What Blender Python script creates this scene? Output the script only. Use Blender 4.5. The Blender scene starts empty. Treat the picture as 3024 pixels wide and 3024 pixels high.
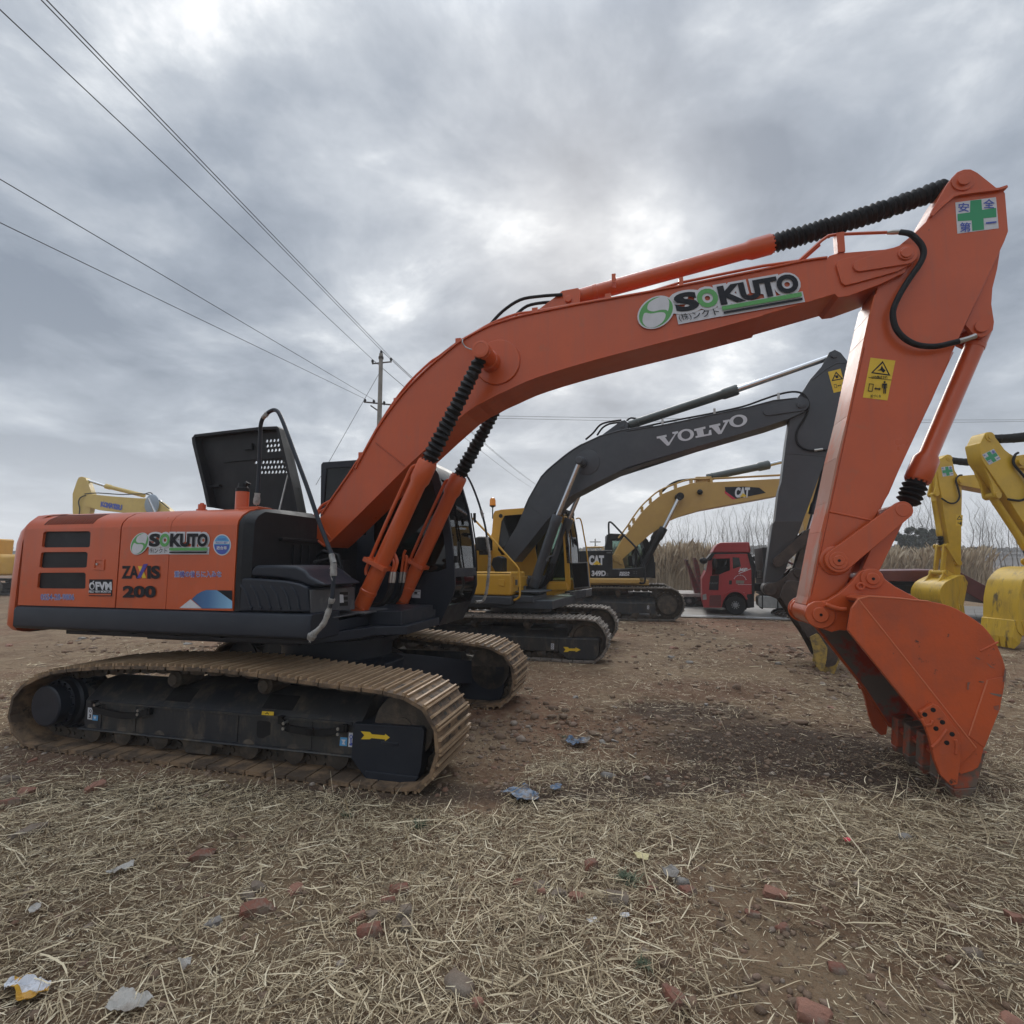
import bpy, bmesh, math, random
import numpy as np
from mathutils import Vector, Matrix
R = math.radians
rnd = random.Random(7)
scene = bpy.context.scene
col = scene.collection

# ------------------------------------------------------------------ camera
HY, CAM_H, FPX, CPX = 1662.0, 1.72, 1512.0, 1512.0
TH = math.atan((HY - CPX) / FPX)
cd = bpy.data.cameras.new('camera')
cd.lens = 18.0; cd.sensor_width = 36.0; cd.clip_start = .05; cd.clip_end = 6000
cam = bpy.data.objects.new('camera', cd); col.objects.link(cam)
cam.location = (0, 0, CAM_H); cam.rotation_euler = (R(90) + TH, 0, 0)
scene.camera = cam

# measuring helpers: lines of sight used to find real sizes on known planes of each machine
ZM = dict(A=(0,1450,.38820),B=(550,1150,.41408),C=(900,1300,.33651),D=(0,1850,.41408),E=(750,1800,.46584),
 G=(1200,950,.38820),H=(2250,450,.40062),I=(2250,1500,.49174),J=(1400,1000,.31056),K=(1850,950,.41408),
 L=(1350,1400,.31056),M=(1700,1350,.31056),N=(2000,1450,.25880),O=(2550,1200,.41397),Q=(0,1350,.36232),
 R=(1050,1000,.20695),S=(1350,650,.51760),T=(2300,1000,.44008),U=(0,2250,.5176),V=(1000,2250,.5176),
 W=(2000,2250,.53002),X=(1880,780,.26915),Y=(1300,1650,.62112),P=(0,0,3024/1932))
def ray(z, x, y):
    a0, b0, s = ZM[z]
    a = (a0 + x*s - CPX)/FPX; b = (CPX - b0 - y*s)/FPX
    c, n = math.cos(TH), math.sin(TH)
    return Vector((a, c - b*n, n + b*c))
def gnd(z, x, y, zz=0.0):
    d = ray(z, x, y); t = (zz - CAM_H)/d.z
    return Vector((d.x*t, d.y*t, zz))
def at_y(z, x, y, Y):
    d = ray(z, x, y); t = Y/d.y
    return Vector((d.x*t, Y, CAM_H + d.z*t))
class Frame:
    """local axes of a machine: u forward, v towards its near side, w up"""
    def __init__(s, O, ang, z0=0.0):
        a = R(ang); s.ang = a; s.O = Vector((O[0], O[1], z0))
        s.U = Vector((math.cos(a), -math.sin(a), 0)); s.V = Vector((-math.sin(a), -math.cos(a), 0))
    def at(s, z, x, y, v):
        d = ray(z, x, y); o = Vector((0, 0, CAM_H)) - s.O
        t = (v - o.dot(s.V))/d.dot(s.V); p = o + d*t
        return (p.dot(s.U), p.z)
    def at_u(s, z, x, y, u):
        d = ray(z, x, y); o = Vector((0, 0, CAM_H)) - s.O
        t = (u - o.dot(s.U))/d.dot(s.U); p = o + d*t
        return (p.dot(s.V), p.z)
    def L(s, z, v, pts): return [s.at(z, x, y, v) for x, y in pts]
    def L3(s, z, v, pts):
        out = []
        for p in pts:
            vv = p[2] if len(p) > 2 else v
            u, w = s.at(z, p[0], p[1], vv); out.append((u, vv, w))
        return out
class FrameL(Frame):
    """the same for machines that face left"""
    def __init__(s, O, ang, z0=0.0):
        a = R(ang); s.O = Vector((O[0], O[1], z0)); s.ang = -(math.pi + a)
        s.U = Vector((-math.cos(a), -math.sin(a), 0)); s.V = Vector((math.sin(a), -math.cos(a), 0))
def near_frame_l(contact, u, v, ang, z0=0.0):
    f = FrameL((0, 0), ang); o = contact - f.U*u - f.V*v
    return FrameL((o.x, o.y), ang, z0)
def near_frame(contact, u, v, ang, z0=0.0):
    f = Frame((0, 0), ang); o = contact - f.U*u - f.V*v
    return Frame((o.x, o.y), ang, z0)

def cr(pts, k=4, closed=False):
    """Catmull-Rom densify (any dimension)"""
    n = len(pts); out = []
    seg = n if closed else n-1
    for i in range(seg):
        g = lambda j: pts[j % n] if closed else pts[min(max(j, 0), n-1)]
        p0, p1, p2, p3 = g(i-1), g(i), g(i+1), g(i+2)
        for q in range(k):
            t = q/k
            out.append(tuple(.5*((2*b) + (c-a)*t + (2*a-5*b+4*c-d)*t*t + (3*b-a-3*c+d)*t**3) for a, b, c, d in zip(p0, p1, p2, p3)))
    if not closed: out.append(tuple(pts[-1]))
    return out
def arc(cx, cy, r, a0, a1, n=10):
    return [(cx + r*math.cos(R(a0 + (a1-a0)*i/n)), cy + r*math.sin(R(a0 + (a1-a0)*i/n))) for i in range(n+1)]
def rrect(x0, y0, x1, y1, r, n=4):
    return arc(x1-r, y1-r, r, 0, 90, n) + arc(x0+r, y1-r, r, 90, 180, n) + arc(x0+r, y0+r, r, 180, 270, n) + arc(x1-r, y0+r, r, 270, 360, n)
def bar2d(a, b, ra, rb, n=10):
    """outline of a link with rounded ends from a to b"""
    ang = math.degrees(math.atan2(b[1]-a[1], b[0]-a[0]))
    return arc(a[0], a[1], ra, ang+90, ang+270, n) + arc(b[0], b[1], rb, ang-90, ang+90, n)

# ------------------------------------------------------------------ mesh builder
def curve_mesh(splines, ext=0.0):
    c = bpy.data.curves.new('tmp', 'CURVE'); c.dimensions = '2D'; c.fill_mode = 'BOTH'; c.extrude = ext
    for pts in splines:
        sp = c.splines.new('POLY'); sp.points.add(len(pts)-1)
        for p, q in zip(sp.points, pts): p.co = (q[0], q[1], 0, 1)
        sp.use_cyclic_u = True
    return from_curve(c)
def text_mesh(s, off=0.0, shear=0.0, spacing=1.0):
    c = bpy.data.curves.new('tmp', 'FONT'); c.body = s; c.size = 1; c.offset = off; c.resolution_u = 4; c.shear = shear; c.space_character = spacing
    return from_curve(c)
def from_curve(c):
    o = bpy.data.objects.new('tmp', c); m = bpy.data.meshes.new_from_object(o)
    V = [tuple(v.co) for v in m.vertices]; F = [tuple(p.vertices) for p in m.polygons]
    bpy.data.objects.remove(o); bpy.data.meshes.remove(m); bpy.data.curves.remove(c)
    return V, F
class MB:
    rot = 0.0      # extra swing (radians) of the part being built, against its thing
    flip = True    # machines whose u axis points the other way keep v as y
    """collects shapes in machine axes (u, v, w) and links them as one mesh object"""
    def __init__(s): s.v = []; s.f = []; s.m = []
    def add(s, vs, fs, mat=0):
        n = len(s.v); s.v += [tuple(p) for p in vs]
        for f in fs: s.f.append(tuple(i+n for i in f)); s.m.append(mat)
        return s
    def prism(s, poly, v0, v1, mat=0, poly2=None):
        n = len(poly); q = poly2 or poly
        vs = [(p[0], v0, p[1]) for p in poly] + [(p[0], v1, p[1]) for p in q]
        fs = [tuple(range(n)), tuple(range(2*n-1, n-1, -1))] + [(i, (i+1) % n, (i+1) % n + n, i+n) for i in range(n)]
        return s.add(vs, fs, mat)
    def exu(s, sec, u0, u1, mat=0, sec2=None):
        n = len(sec); q = sec2 or sec
        vs = [(u0, p[0], p[1]) for p in sec] + [(u1, p[0], p[1]) for p in q]
        fs = [tuple(range(n)), tuple(range(2*n-1, n-1, -1))] + [(i, (i+1) % n, (i+1) % n + n, i+n) for i in range(n)]
        return s.add(vs, fs, mat)
    def exw(s, plan, w0, w1, mat=0, plan2=None):
        n = len(plan); q = plan2 or plan
        vs = [(p[0], p[1], w0) for p in plan] + [(p[0], p[1], w1) for p in q]
        fs = [tuple(range(n)), tuple(range(2*n-1, n-1, -1))] + [(i, (i+1) % n, (i+1) % n + n, i+n) for i in range(n)]
        return s.add(vs, fs, mat)
    def rings(s, rings, mat=0, caps=True):
        n = len(rings[0]); vs = [p for r in rings for p in r]; fs = []
        for k in range(len(rings)-1):
            fs += [(k*n+i, k*n+(i+1) % n, (k+1)*n+(i+1) % n, (k+1)*n+i) for i in range(n)]
        if caps: fs += [tuple(range(n)), tuple(range(len(vs)-1, len(vs)-1-n, -1))]
        return s.add(vs, fs, mat)
    def box(s, u0, u1, v0, v1, w0, w1, mat=0):
        return s.exw([(u0, v0), (u1, v0), (u1, v1), (u0, v1)], w0, w1, mat)
    def tube(s, path, r, n=8, mat=0):
        P = [Vector(p) for p in path]; k = len(P)
        rr = r if isinstance(r, (list, tuple)) else [r]*k
        T = [(P[min(i+1, k-1)] - P[max(i-1, 0)]).normalized() for i in range(k)]
        a = Vector((0, 0, 1)) if abs(T[0].z) < .9 else Vector((0, 1, 0))
        N = (a - T[0]*a.dot(T[0])).normalized(); out = []
        for i in range(k):
            N = (N - T[i]*N.dot(T[i])).normalized(); Bn = T[i].cross(N)
            out.append([tuple(P[i] + (N*math.cos(2*math.pi*j/n) + Bn*math.sin(2*math.pi*j/n))*rr[i]) for j in range(n)])
        return s.rings(out, mat)
    def lathe(s, a, b, prof, n=20, mat=0):
        """prof: (distance along a->b in metres, radius)"""
        A = Vector(a); D = (Vector(b)-A).normalized(); q = Vector((0, 0, 1)) if abs(D.z) < .9 else Vector((1, 0, 0))
        N = (q - D*q.dot(D)).normalized(); Bn = D.cross(N); out = []
        for t, r in prof:
            r = max(r, 1e-4)
            out.append([tuple(A + D*t + (N*math.cos(2*math.pi*j/n) + Bn*math.sin(2*math.pi*j/n))*r) for j in range(n)])
        return s.rings(out, mat)
    def cyl(s, a, b, r, r2=None, n=20, mat=0):
        L = (Vector(b)-Vector(a)).length
        return s.lathe(a, b, [(0, r), (L, r if r2 is None else r2)], n, mat)
    def pin(s, u, w, v0, v1, r, n=20, mat=0):
        return s.cyl((u, v0, w), (u, v1, w), r, None, n, mat)
    def plate(s, outer, holes, v0, v1, mat=0):
        V, F = curve_mesh([outer]+list(holes), abs(v1-v0)/2); vm = (v0+v1)/2
        return s.add([(p[0], vm+p[2], p[1]) for p in V], F, mat)
    def ball(s, c, r, mat=0, n=10, sq=(1, 1, 1)):
        out = []
        for i in range(n+1):
            a = math.pi*i/n - math.pi/2; q = max(math.cos(a), 1e-3)
            out.append([(c[0]+sq[0]*r*q*math.cos(2*math.pi*j/(2*n)), c[1]+sq[1]*r*q*math.sin(2*math.pi*j/(2*n)), c[2]+sq[2]*r*math.sin(a)) for j in range(2*n)])
        return s.rings(out, mat)
    def build(s, name, mats, parent=None, bevel=0.0, smooth=True, sharp=34, segs=2):
        me = bpy.data.meshes.new(name)
        k = -1 if MB.flip else 1; c, n = math.cos(MB.rot), math.sin(MB.rot)
        me.from_pydata([(p[0]*c + k*p[1]*n, k*p[1]*c - p[0]*n, p[2]) for p in s.v], [], s.f)
        if not isinstance(mats, (list, tuple)): mats = [mats]
        for m in mats: me.materials.append(m)
        me.polygons.foreach_set('material_index', s.m)
        bm = bmesh.new(); bm.from_mesh(me)
        bmesh.ops.remove_doubles(bm, verts=bm.verts, dist=1e-5)
        bmesh.ops.recalc_face_normals(bm, faces=bm.faces)
        bm.to_mesh(me); bm.free()
        if smooth:
            me.polygons.foreach_set('use_smooth', [True]*len(me.polygons))
            me.set_sharp_from_angle(angle=R(sharp))
        o = bpy.data.objects.new(name, me); col.objects.link(o)
        if parent: o.parent = parent
        if bevel:
            b = o.modifiers.new('bevel', 'BEVEL'); b.width = bevel; b.segments = segs; b.limit_method = 'ANGLE'; b.angle_limit = R(38); b.harden_normals = True
        return o
def thing(name, label, cat, fr=None, loc=(0, 0, 0), group=None):
    o = bpy.data.objects.new(name, None); col.objects.link(o); o.empty_display_size = .2
    if fr: o.location = fr.O; o.rotation_euler = (0, 0, -fr.ang)
    else: o.location = loc
    return tag(o, label, cat, group)
def tag(o, label=None, cat=None, group=None, kind=None):
    if label: o['label'] = label
    if cat: o['category'] = cat
    if group: o['group'] = group
    if kind: o['kind'] = kind
    return o
def lab(o, label): o['label'] = label; return o

def decal(name, parent, fr, v, z, elems, mats, aff=None, eps=.0012):
    """flat sticker on a side plane. elems: ('t', text, x0, ytop, x1, ybottom, mat, weight, lean) or ('p', [outline, holes...], mat);
    aff: optional 3+3 corner pairs from the drawing to the measured face"""
    mb = MB()
    if aff:
        (a0, a1, a2), (b0, b1, b2) = [[Vector(p) for p in q] for q in aff]
        e1, e2 = a1-a0, a2-a0; det = e1.x*e2.y - e1.y*e2.x
        def A(p):
            d = Vector(p)-a0; s = (d.x*e2.y - d.y*e2.x)/det; t = (e1.x*d.y - e1.y*d.x)/det
            return b0 + (b1-b0)*s + (b2-b0)*t
    else: A = lambda p: Vector(p)
    for lv, e in enumerate(elems):
        if e[0] == 't':
            _, s, x0, y0, x1, y1, m, wgt = e[:8]; lean = e[8] if len(e) > 8 else 0
            V0, F = text_mesh(s); V1, F = text_mesh(s, wgt) if wgt else (V0, F)
            X = [p[0] for p in V0]; Y = [p[1] for p in V0]; mx, Mx, my, My = min(X), max(X), min(Y), max(Y)
            pts = [(x0+(p[0]-mx)/(Mx-mx)*(x1-x0) + lean*(p[1]-my)/(My-my)*(y1-y0), y1+(p[1]-my)/max(My-my, 1e-3)*(y0-y1)) for p in V1]
        else:
            m = e[2]; V1, F = curve_mesh(e[1]); pts = [(p[0], p[1]) for p in V1]
        vs = []
        for p in pts:
            q = A(p); u, w = fr.at(z, q[0], q[1], v); vs.append((u, v + eps*(lv+1), w))
        mb.add(vs, F, m)
    return mb.build(name, mats, parent, smooth=False)
def ell(cx, cy, a, b, tilt=0, n=28):
    t = R(tilt); return [(cx + a*math.cos(q)*math.cos(t) - b*math.sin(q)*math.sin(t), cy + a*math.cos(q)*math.sin(t) + b*math.sin(q)*math.cos(t)) for q in [2*math.pi*i/n for i in range(n)]]

# ------------------------------------------------------------------ materials
def newmat(name):
    m = bpy.data.materials.new(name); m.use_nodes = True
    nt = m.node_tree; b = nt.nodes['Principled BSDF']
    return m, nt, b
def N(nt, typ, **kw):
    n = nt.nodes.new(typ)
    for k, v in kw.items():
        if k in n.inputs: n.inputs[k].default_value = v
        else: setattr(n, k, v)
    return n
def ramp(nt, src, stops, interp='LINEAR'):
    r = nt.nodes.new('ShaderNodeValToRGB'); e = r.color_ramp.elements; r.color_ramp.interpolation = interp
    while len(e) < len(stops): e.new(.5)
    for q, (p, c) in zip(e, stops): q.position = p; q.color = (*c, 1) if len(c) == 3 else c
    nt.links.new(src, r.inputs[0]); return r.outputs[0]
def mixc(nt, f, a, b, mode='MIX'):
    n = nt.nodes.new('ShaderNodeMix'); n.data_type = 'RGBA'; n.blend_type = mode
    for i, x in ((0, f), (6, a), (7, b)):
        if hasattr(x, 'is_linked'): nt.links.new(x, n.inputs[i])
        else: n.inputs[i].default_value = x if i == 0 else (*x, 1)
    return n.outputs[2]
def noise(nt, vec, scale, detail=5, rough=.6, dist=0.0):
    n = N(nt, 'ShaderNodeTexNoise', Scale=scale, Detail=detail, Roughness=rough, Distortion=dist)
    nt.links.new(vec, n.inputs['Vector']); return n.outputs['Fac']
def surf(name, c, rough=.5, c2=None, f=(.45, .7), scale=3.0, metal=0.0, coat=0.0, bump=0.0, bscale=60, c3=None, f3=(.6, .72), scale3=9.0, spec=.5, stretch=None, rvar=.15, chips=None):
    """painted / worn surface: colour c with patches of c2 and specks of c3, uneven gloss and a fine bump"""
    m, nt, b = newmat(name); tc = nt.nodes.new('ShaderNodeTexCoord'); v = tc.outputs['Object']
    if stretch:
        mp = N(nt, 'ShaderNodeMapping', Scale=stretch); nt.links.new(v, mp.inputs['Vector']); v = mp.outputs[0]
    cc = None
    if c2:
        fac = ramp(nt, noise(nt, v, scale, 6, .65), [(f[0], (0, 0, 0)), (f[1], (1, 1, 1))]); cc = mixc(nt, fac, c, c2)
    if c3:
        fac = ramp(nt, noise(nt, v, scale3, 8, .7), [(f3[0], (0, 0, 0)), (f3[1], (1, 1, 1))]); cc = mixc(nt, fac, cc if cc else c, c3)
    if chips:
        # knocked and dusty specks, long streaks of grime running down
        fac = ramp(nt, noise(nt, v, 38, 4, .6), [(.70, (0, 0, 0)), (.73, (1, 1, 1))]); gate = ramp(nt, noise(nt, v, 2.6, 4, .6), [(.5, (0, 0, 0)), (.62, (1, 1, 1))])
        cc = mixc(nt, mixc(nt, 1.0, fac, gate, 'MULTIPLY'), cc, chips)
        mp = N(nt, 'ShaderNodeMapping', Scale=(7, 7, .45)); nt.links.new(tc.outputs['Object'], mp.inputs['Vector'])
        sf = ramp(nt, noise(nt, mp.outputs[0], 2.0, 6, .65), [(.50, (0, 0, 0)), (.80, (.55, .55, .55))]); cc = mixc(nt, sf, cc, tuple(q*.62 + .035 for q in c))
    if cc: nt.links.new(cc, b.inputs['Base Color'])
    else: b.inputs['Base Color'].default_value = (*c, 1)
    rn = noise(nt, v, scale*2.3+1, 4, .6); mr = N(nt, 'ShaderNodeMapRange'); mr.inputs['To Min'].default_value = max(rough-rvar, .03); mr.inputs['To Max'].default_value = min(rough+rvar, 1)
    nt.links.new(rn, mr.inputs[0]); nt.links.new(mr.outputs[0], b.inputs['Roughness'])
    b.inputs['Metallic'].default_value = metal; b.inputs['Coat Weight'].default_value = coat; b.inputs['Coat Roughness'].default_value = .18; b.inputs['Specular IOR Level'].default_value = spec
    if bump:
        bp = N(nt, 'ShaderNodeBump', Strength=1.0, Distance=bump)
        if chips:
            wv = N(nt, 'ShaderNodeBump', Strength=.6, Distance=.012); nt.links.new(noise(nt, v, 2.4, 2, .5), wv.inputs['Height']); nt.links.new(wv.outputs[0], bp.inputs['Normal'])
        nt.links.new(noise(nt, v, bscale, 5, .6), bp.inputs['Height']); nt.links.new(bp.outputs[0], b.inputs['Normal'])
    return m
def glass(name, tint=(.55, .62, .6), trans=.75):
    m, nt, b = newmat(name); nt.nodes.remove(b); out = nt.nodes['Material Output']
    t = N(nt, 'ShaderNodeBsdfTransparent', Color=(*tint, 1)); g = N(nt, 'ShaderNodeBsdfGlossy', Roughness=.03)
    fr = N(nt, 'ShaderNodeFresnel', IOR=1.5); mx = N(nt, 'ShaderNodeMixShader')
    nt.links.new(fr.outputs[0], mx.inputs[0]); nt.links.new(t.outputs[0], mx.inputs[1]); nt.links.new(g.outputs[0], mx.inputs[2]); nt.links.new(mx.outputs[0], out.inputs[0])
    return m
M = {}
M['orange'] = surf('orange_paint', (.57, .094, .019), .34, (.47, .078, .02), (.35, .75), 1.4, coat=.22, bump=.0006, bscale=90, c3=(.36, .12, .055), f3=(.60, .85), scale3=5, chips=(.07, .045, .035))
M['orange_worn'] = surf('orange_bucket_paint', (.55, .090, .019), .46, (.36, .075, .03), (.4, .7), 2.2, bump=.0015, bscale=45, c3=(.045, .03, .025), f3=(.64, .69), scale3=11, chips=(.05, .035, .03))
M['orange_inner'] = surf('bucket_inside', (.33, .035, .016), .65, (.15, .125, .105), (.47, .56), 2.6, bump=.003, bscale=30)
M['black'] = surf('black_plastic', (.009, .010, .012), .5, (.022, .022, .023), (.5, .75), 3, spec=.3, bump=.0008, bscale=140)
M['dark'] = surf('dark_navy_steel', (.013, .017, .026), .45, (.024, .028, .036), (.5, .8), 2.5, spec=.38, bump=.0008, bscale=70, c3=(.10, .085, .06), f3=(.66, .82), scale3=6)
M['rimgrey'] = surf('dull_wheel_rim', (.22, .22, .22), .5)
M['greyplastic'] = surf('scuffed_grey_plastic', (.075, .078, .085), .5, (.15, .15, .15), (.5, .7), 7, bump=.001, bscale=60)
M['rubber'] = surf('black_rubber', (.008, .008, .009), .55, (.02, .0195, .019), (.5, .8), 6, spec=.3, bump=.001, bscale=80)
M['frame'] = surf('dusty_track_frame', (.016, .018, .023), .5, (.035, .034, .032), (.4, .7), 2, bump=.001, bscale=60, c3=(.12, .095, .065), f3=(.5, .76), scale3=6, stretch=(1, 1, .4))
M['track'] = surf('muddy_steel', (.085, .058, .038), .75, (.24, .155, .088), (.42, .58), 5, bump=.006, bscale=45, c3=(.035, .028, .022), f3=(.6, .7), scale3=12)
M['trackpol'] = surf('worn_grouser_edge', (.30, .20, .115), .5, (.40, .28, .17), (.4, .7), 8, bump=.002, bscale=60, metal=.15)
M['trackdark'] = surf('greasy_chain', (.045, .036, .028), .7, (.11, .082, .056), (.45, .7), 7, bump=.004, bscale=55)
M['trackgrey'] = surf('dry_grey_shoe', (.20, .17, .14), .7, (.09, .075, .06), (.5, .65), 6, bump=.004, bscale=45)
M['toothsteel'] = surf('worn_tooth_steel', (.30, .085, .05), .5, (.17, .135, .11), (.38, .52), 7, bump=.003, bscale=40, c3=(.06, .04, .03), f3=(.6, .7), scale3=14)
M['orangeedge'] = surf('rubbed_orange_edge', (.60, .17, .075), .45)
M['lip'] = surf('muddy_bucket_lip', (.40, .07, .025), .55, (.15, .11, .085), (.40, .54), 6, bump=.004, bscale=35, c3=(.06, .042, .032), f3=(.58, .7), scale3=10)
M['chrome'] = surf('chrome_rod', (.62, .63, .64), .16, metal=1, rvar=.06)
M['steel'] = surf('zinc_fitting', (.45, .44, .42), .35, (.3, .28, .25), metal=.8, scale=12)
M['glass'] = glass('cab_glass', (.62, .70, .66))
M['glassdark'] = glass('tinted_glass', (.07, .08, .085))
M['interior'] = surf('cab_interior', (.03, .03, .032), .7)
M['white'] = surf('white_vinyl', (.62, .63, .66), .45, (.54, .55, .58), scale=9)
M['ink'] = surf('dark_ink', (.008, .009, .014), .5, spec=.3)
M['green'] = surf('green_vinyl', (.10, .36, .10), .45)
M['sgreen'] = surf('safety_green', (.03, .30, .13), .45)
M['yellowv'] = surf('yellow_vinyl', (.75, .50, .03), .45, (.65, .42, .03), scale=8)
M['blue'] = surf('blue_ink', (.06, .10, .42), .45)
M['cyan'] = surf('pale_blue_vinyl', (.10, .34, .62), .4)
M['redv'] = surf('red_vinyl', (.55, .02, .05), .45)
M['purple'] = surf('purple_ink', (.07, .05, .32), .45)
M['wrap'] = surf('torn_plastic_wrap', (.36, .35, .33), .4, (.16, .15, .14), scale=14, bump=.006, bscale=60)
M['amber'] = surf('amber_lens', (.75, .27, .02), .2)
M['scuff_sheen'] = surf('scuffed_sheen_orange', (.46, .20, .13), .45, (.55, .10, .02), (.46, .56), 3.2, coat=.2, stretch=(1, 1, .5))  # scuffed arm face, made paler by sky reflection put into its colour
def bluefade():
    m, nt, b = newmat('blue_sticker'); tc = nt.nodes.new('ShaderNodeTexCoord'); sp = nt.nodes.new('ShaderNodeSeparateXYZ'); nt.links.new(tc.outputs['Generated'], sp.inputs[0])
    nt.links.new(ramp(nt, sp.outputs[0], [(0, (.02, .05, .16)), (.55, (.06, .17, .36)), (1, (.25, .50, .72))]), b.inputs['Base Color']); b.inputs['Roughness'].default_value = .4
    return m
M['bluefade'] = bluefade()
def meshmat():
    m, nt, b = newmat('hex_mesh'); tc = nt.nodes.new('ShaderNodeTexCoord'); mp = N(nt, 'ShaderNodeMapping', Rotation=(R(90), 0, 0)); nt.links.new(tc.outputs['Object'], mp.inputs['Vector'])
    br = N(nt, 'ShaderNodeTexBrick', Scale=15.0); br.inputs['Mortar Size'].default_value = .05; br.inputs['Brick Width'].default_value = .8; br.inputs['Row Height'].default_value = .5
    br.inputs['Color1'].default_value = (.006, .006, .007, 1); br.inputs['Color2'].default_value = (.006, .006, .007, 1); br.inputs['Mortar'].default_value = (.16, .17, .18, 1)
    nt.links.new(mp.outputs[0], br.inputs['Vector']); nt.links.new(br.outputs['Color'], b.inputs['Base Color']); b.inputs['Roughness'].default_value = .8; b.inputs['Specular IOR Level'].default_value = .1
    return m
M['mesh'] = meshmat()
# ================================================================== shared machine pieces
def hcyl(parent, a, h, e, rb, rh, hl, mats, bell=None, rod=.045, name='cylinder', folds=22, lug=None):
    """hydraulic cylinder: barrel from a to h with a collar of length hl, then bellows or a bright rod on to e"""
    A, H, E_ = Vector(a), Vector(h), Vector(e); Lb = (H-A).length; mb = MB()
    pr = [(0, rb*.6), (.02, rb), (.16, rb), (.165, rb*1.06), (.2, rb*1.06), (.205, rb), (Lb-hl-.05, rb), (Lb-hl, rh), (Lb-.012, rh), (Lb, rh*.93)]
    mb.lathe(A, H, pr, 26)
    D = (H-A).normalized()
    for j in range(12):
        q = D.orthogonal().normalized(); q = Matrix.Rotation(2*math.pi*j/12, 3, D) @ q
        p = H + q*rh*.8; mb.cyl(p - D*.002, p + D*.014, .011, None, 6)
    o = mb.build(name, mats[0], parent, sharp=40)
    mb = MB(); L = (E_-H).length; dr = (E_-H).normalized()
    if bell:
        prof = [(0.0, rh*.7), (.02, bell[0]*.82)]
        r = random.Random(int(L*1000))
        for i in range(folds*2+1):
            t = i/(folds*2); base = bell[0] + (bell[1]-bell[0])*t
            prof.append((.03 + t*(L-.07), base*(1.08 if i % 2 else .80)*(1 + r.uniform(-.04, .04))))
        prof += [(L-.035, bell[1]*.6), (L, rod)]
        # sagging, slightly crooked bellows
        ring = []
        q = Vector((0, 0, 1)) if abs(dr.z) < .9 else Vector((1, 0, 0)); Nn = (q - dr*q.dot(dr)).normalized(); Bn = dr.cross(Nn)
        for t, rr in prof:
            sag = -math.sin(math.pi*min(max(t/L, 0), 1))*.03*(1-abs(dr.z)) ; tl = r.uniform(-.012, .012)
            ring.append([tuple(H + dr*(t + tl*math.cos(2*math.pi*j/20)) + Vector((0, 0, sag)) + (Nn*math.cos(2*math.pi*j/20) + Bn*math.sin(2*math.pi*j/20))*max(rr, .004)) for j in range(20)])
        mb.rings(ring); mb.build('bellows', mats[1], o, sharp=50)
    else:
        mb.cyl(H, E_, rod, None, 18); mb.build('piston_rod', mats[1], o)
    return o

def loop_resample(pts, pitch):
    P = [Vector(p) for p in pts]; P.append(P[0]); L = [0]
    for i in range(1, len(P)): L.append(L[-1] + (P[i]-P[i-1]).length)
    n = round(L[-1]/pitch); out = []; k = 0
    for i in range(n):
        d = L[-1]*i/n
        while L[k+1] < d: k += 1
        t = (d-L[k])/(L[k+1]-L[k]); p = P[k].lerp(P[k+1], t); d2 = d + L[-1]/n*.5
        out.append(p)
    res = []
    for i in range(n):
        a, b = out[i], out[(i+1) % n]; m = (a+b)/2; t = (b-a).normalized(); res.append((m, t, (b-a).length))
    return res

def make_track(parent, loop, v0, v1, pitch, mats, thick=.028, grouser=.026, chain=True, bars=3, seed=1):
    """loop runs rear -> front along the ground, over the idler and back: outward is to the right of travel"""
    r = random.Random(seed); sh = MB(); ch = MB()
    for (m, t, L) in loop_resample(loop, pitch):
        n = Vector((t.y, -t.x))                         # outward
        a = r.uniform(-.012, .012); t = Vector((t.x*math.cos(a)-t.y*math.sin(a), t.x*math.sin(a)+t.y*math.cos(a)))
        def q(x, y): p = m + t*x + n*y; return (p.x, p.y)
        base = -grouser
        e = r.uniform(-.004, .004)
        sh.prism([q(-L*.46, base-thick), q(L*.45, base-thick), q(L*.47, base-.004), q(L*.44, base), q(-L*.44, base), q(-L*.46, base-.010)], v0+e, v1+e, 0)
        for j in range(bars):
            x = (-.40 + .80*j/(bars-1))*L if bars > 1 else 0
            h = grouser*r.uniform(.75, 1.02)
            sh.prism([q(x-.012, base-.003), q(x+.012, base-.003), q(x+.007, base+h), q(x-.007, base+h)], v0+e+.004, v1+e-.004, 1)
        vc = (v0+v1)/2
        for s in (-1, 1):                               # track bolts slots between the grousers
            for x in (-.2, .2): sh.exw_dark = None; sh.prism([q(x*L-.015, base+.0005), q(x*L+.015, base+.0005), q(x*L+.012, base+.0025), q(x*L-.012, base+.0025)], vc+s*.10-.022, vc+s*.10+.022, 2)
        if chain:
            for s in (-1, 1):
                c = vc + s*.075; k = base-thick+.002
                ch.prism([q(-L*.5, k-.03), q(-L*.42, k), q(L*.42, k), q(L*.5, k-.03), q(L*.46, k-.085), q(L*.1, k-.095), q(-L*.4, k-.085)], c-.016, c+.016, 0)
            for x in (-.36, .0):
                p = q(x*L, k-.05); ch.pin(p[0], p[1], vc-.105, vc+.105, .026 if x else .018, 8)
    o = sh.build('track', mats[:3], parent, sharp=30)
    if chain: ch.build('track_chain', mats[3], o, sharp=40)
    return o

# ================================================================== orange excavator
FO = near_frame(gnd('E', 960, 1190), 1.55, 1.495, 14.2)
F = FO
ex = thing('crawler_excavator', 'large orange crawler excavator with raised engine cover and bucket resting on the ground', 'excavator', F)

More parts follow.
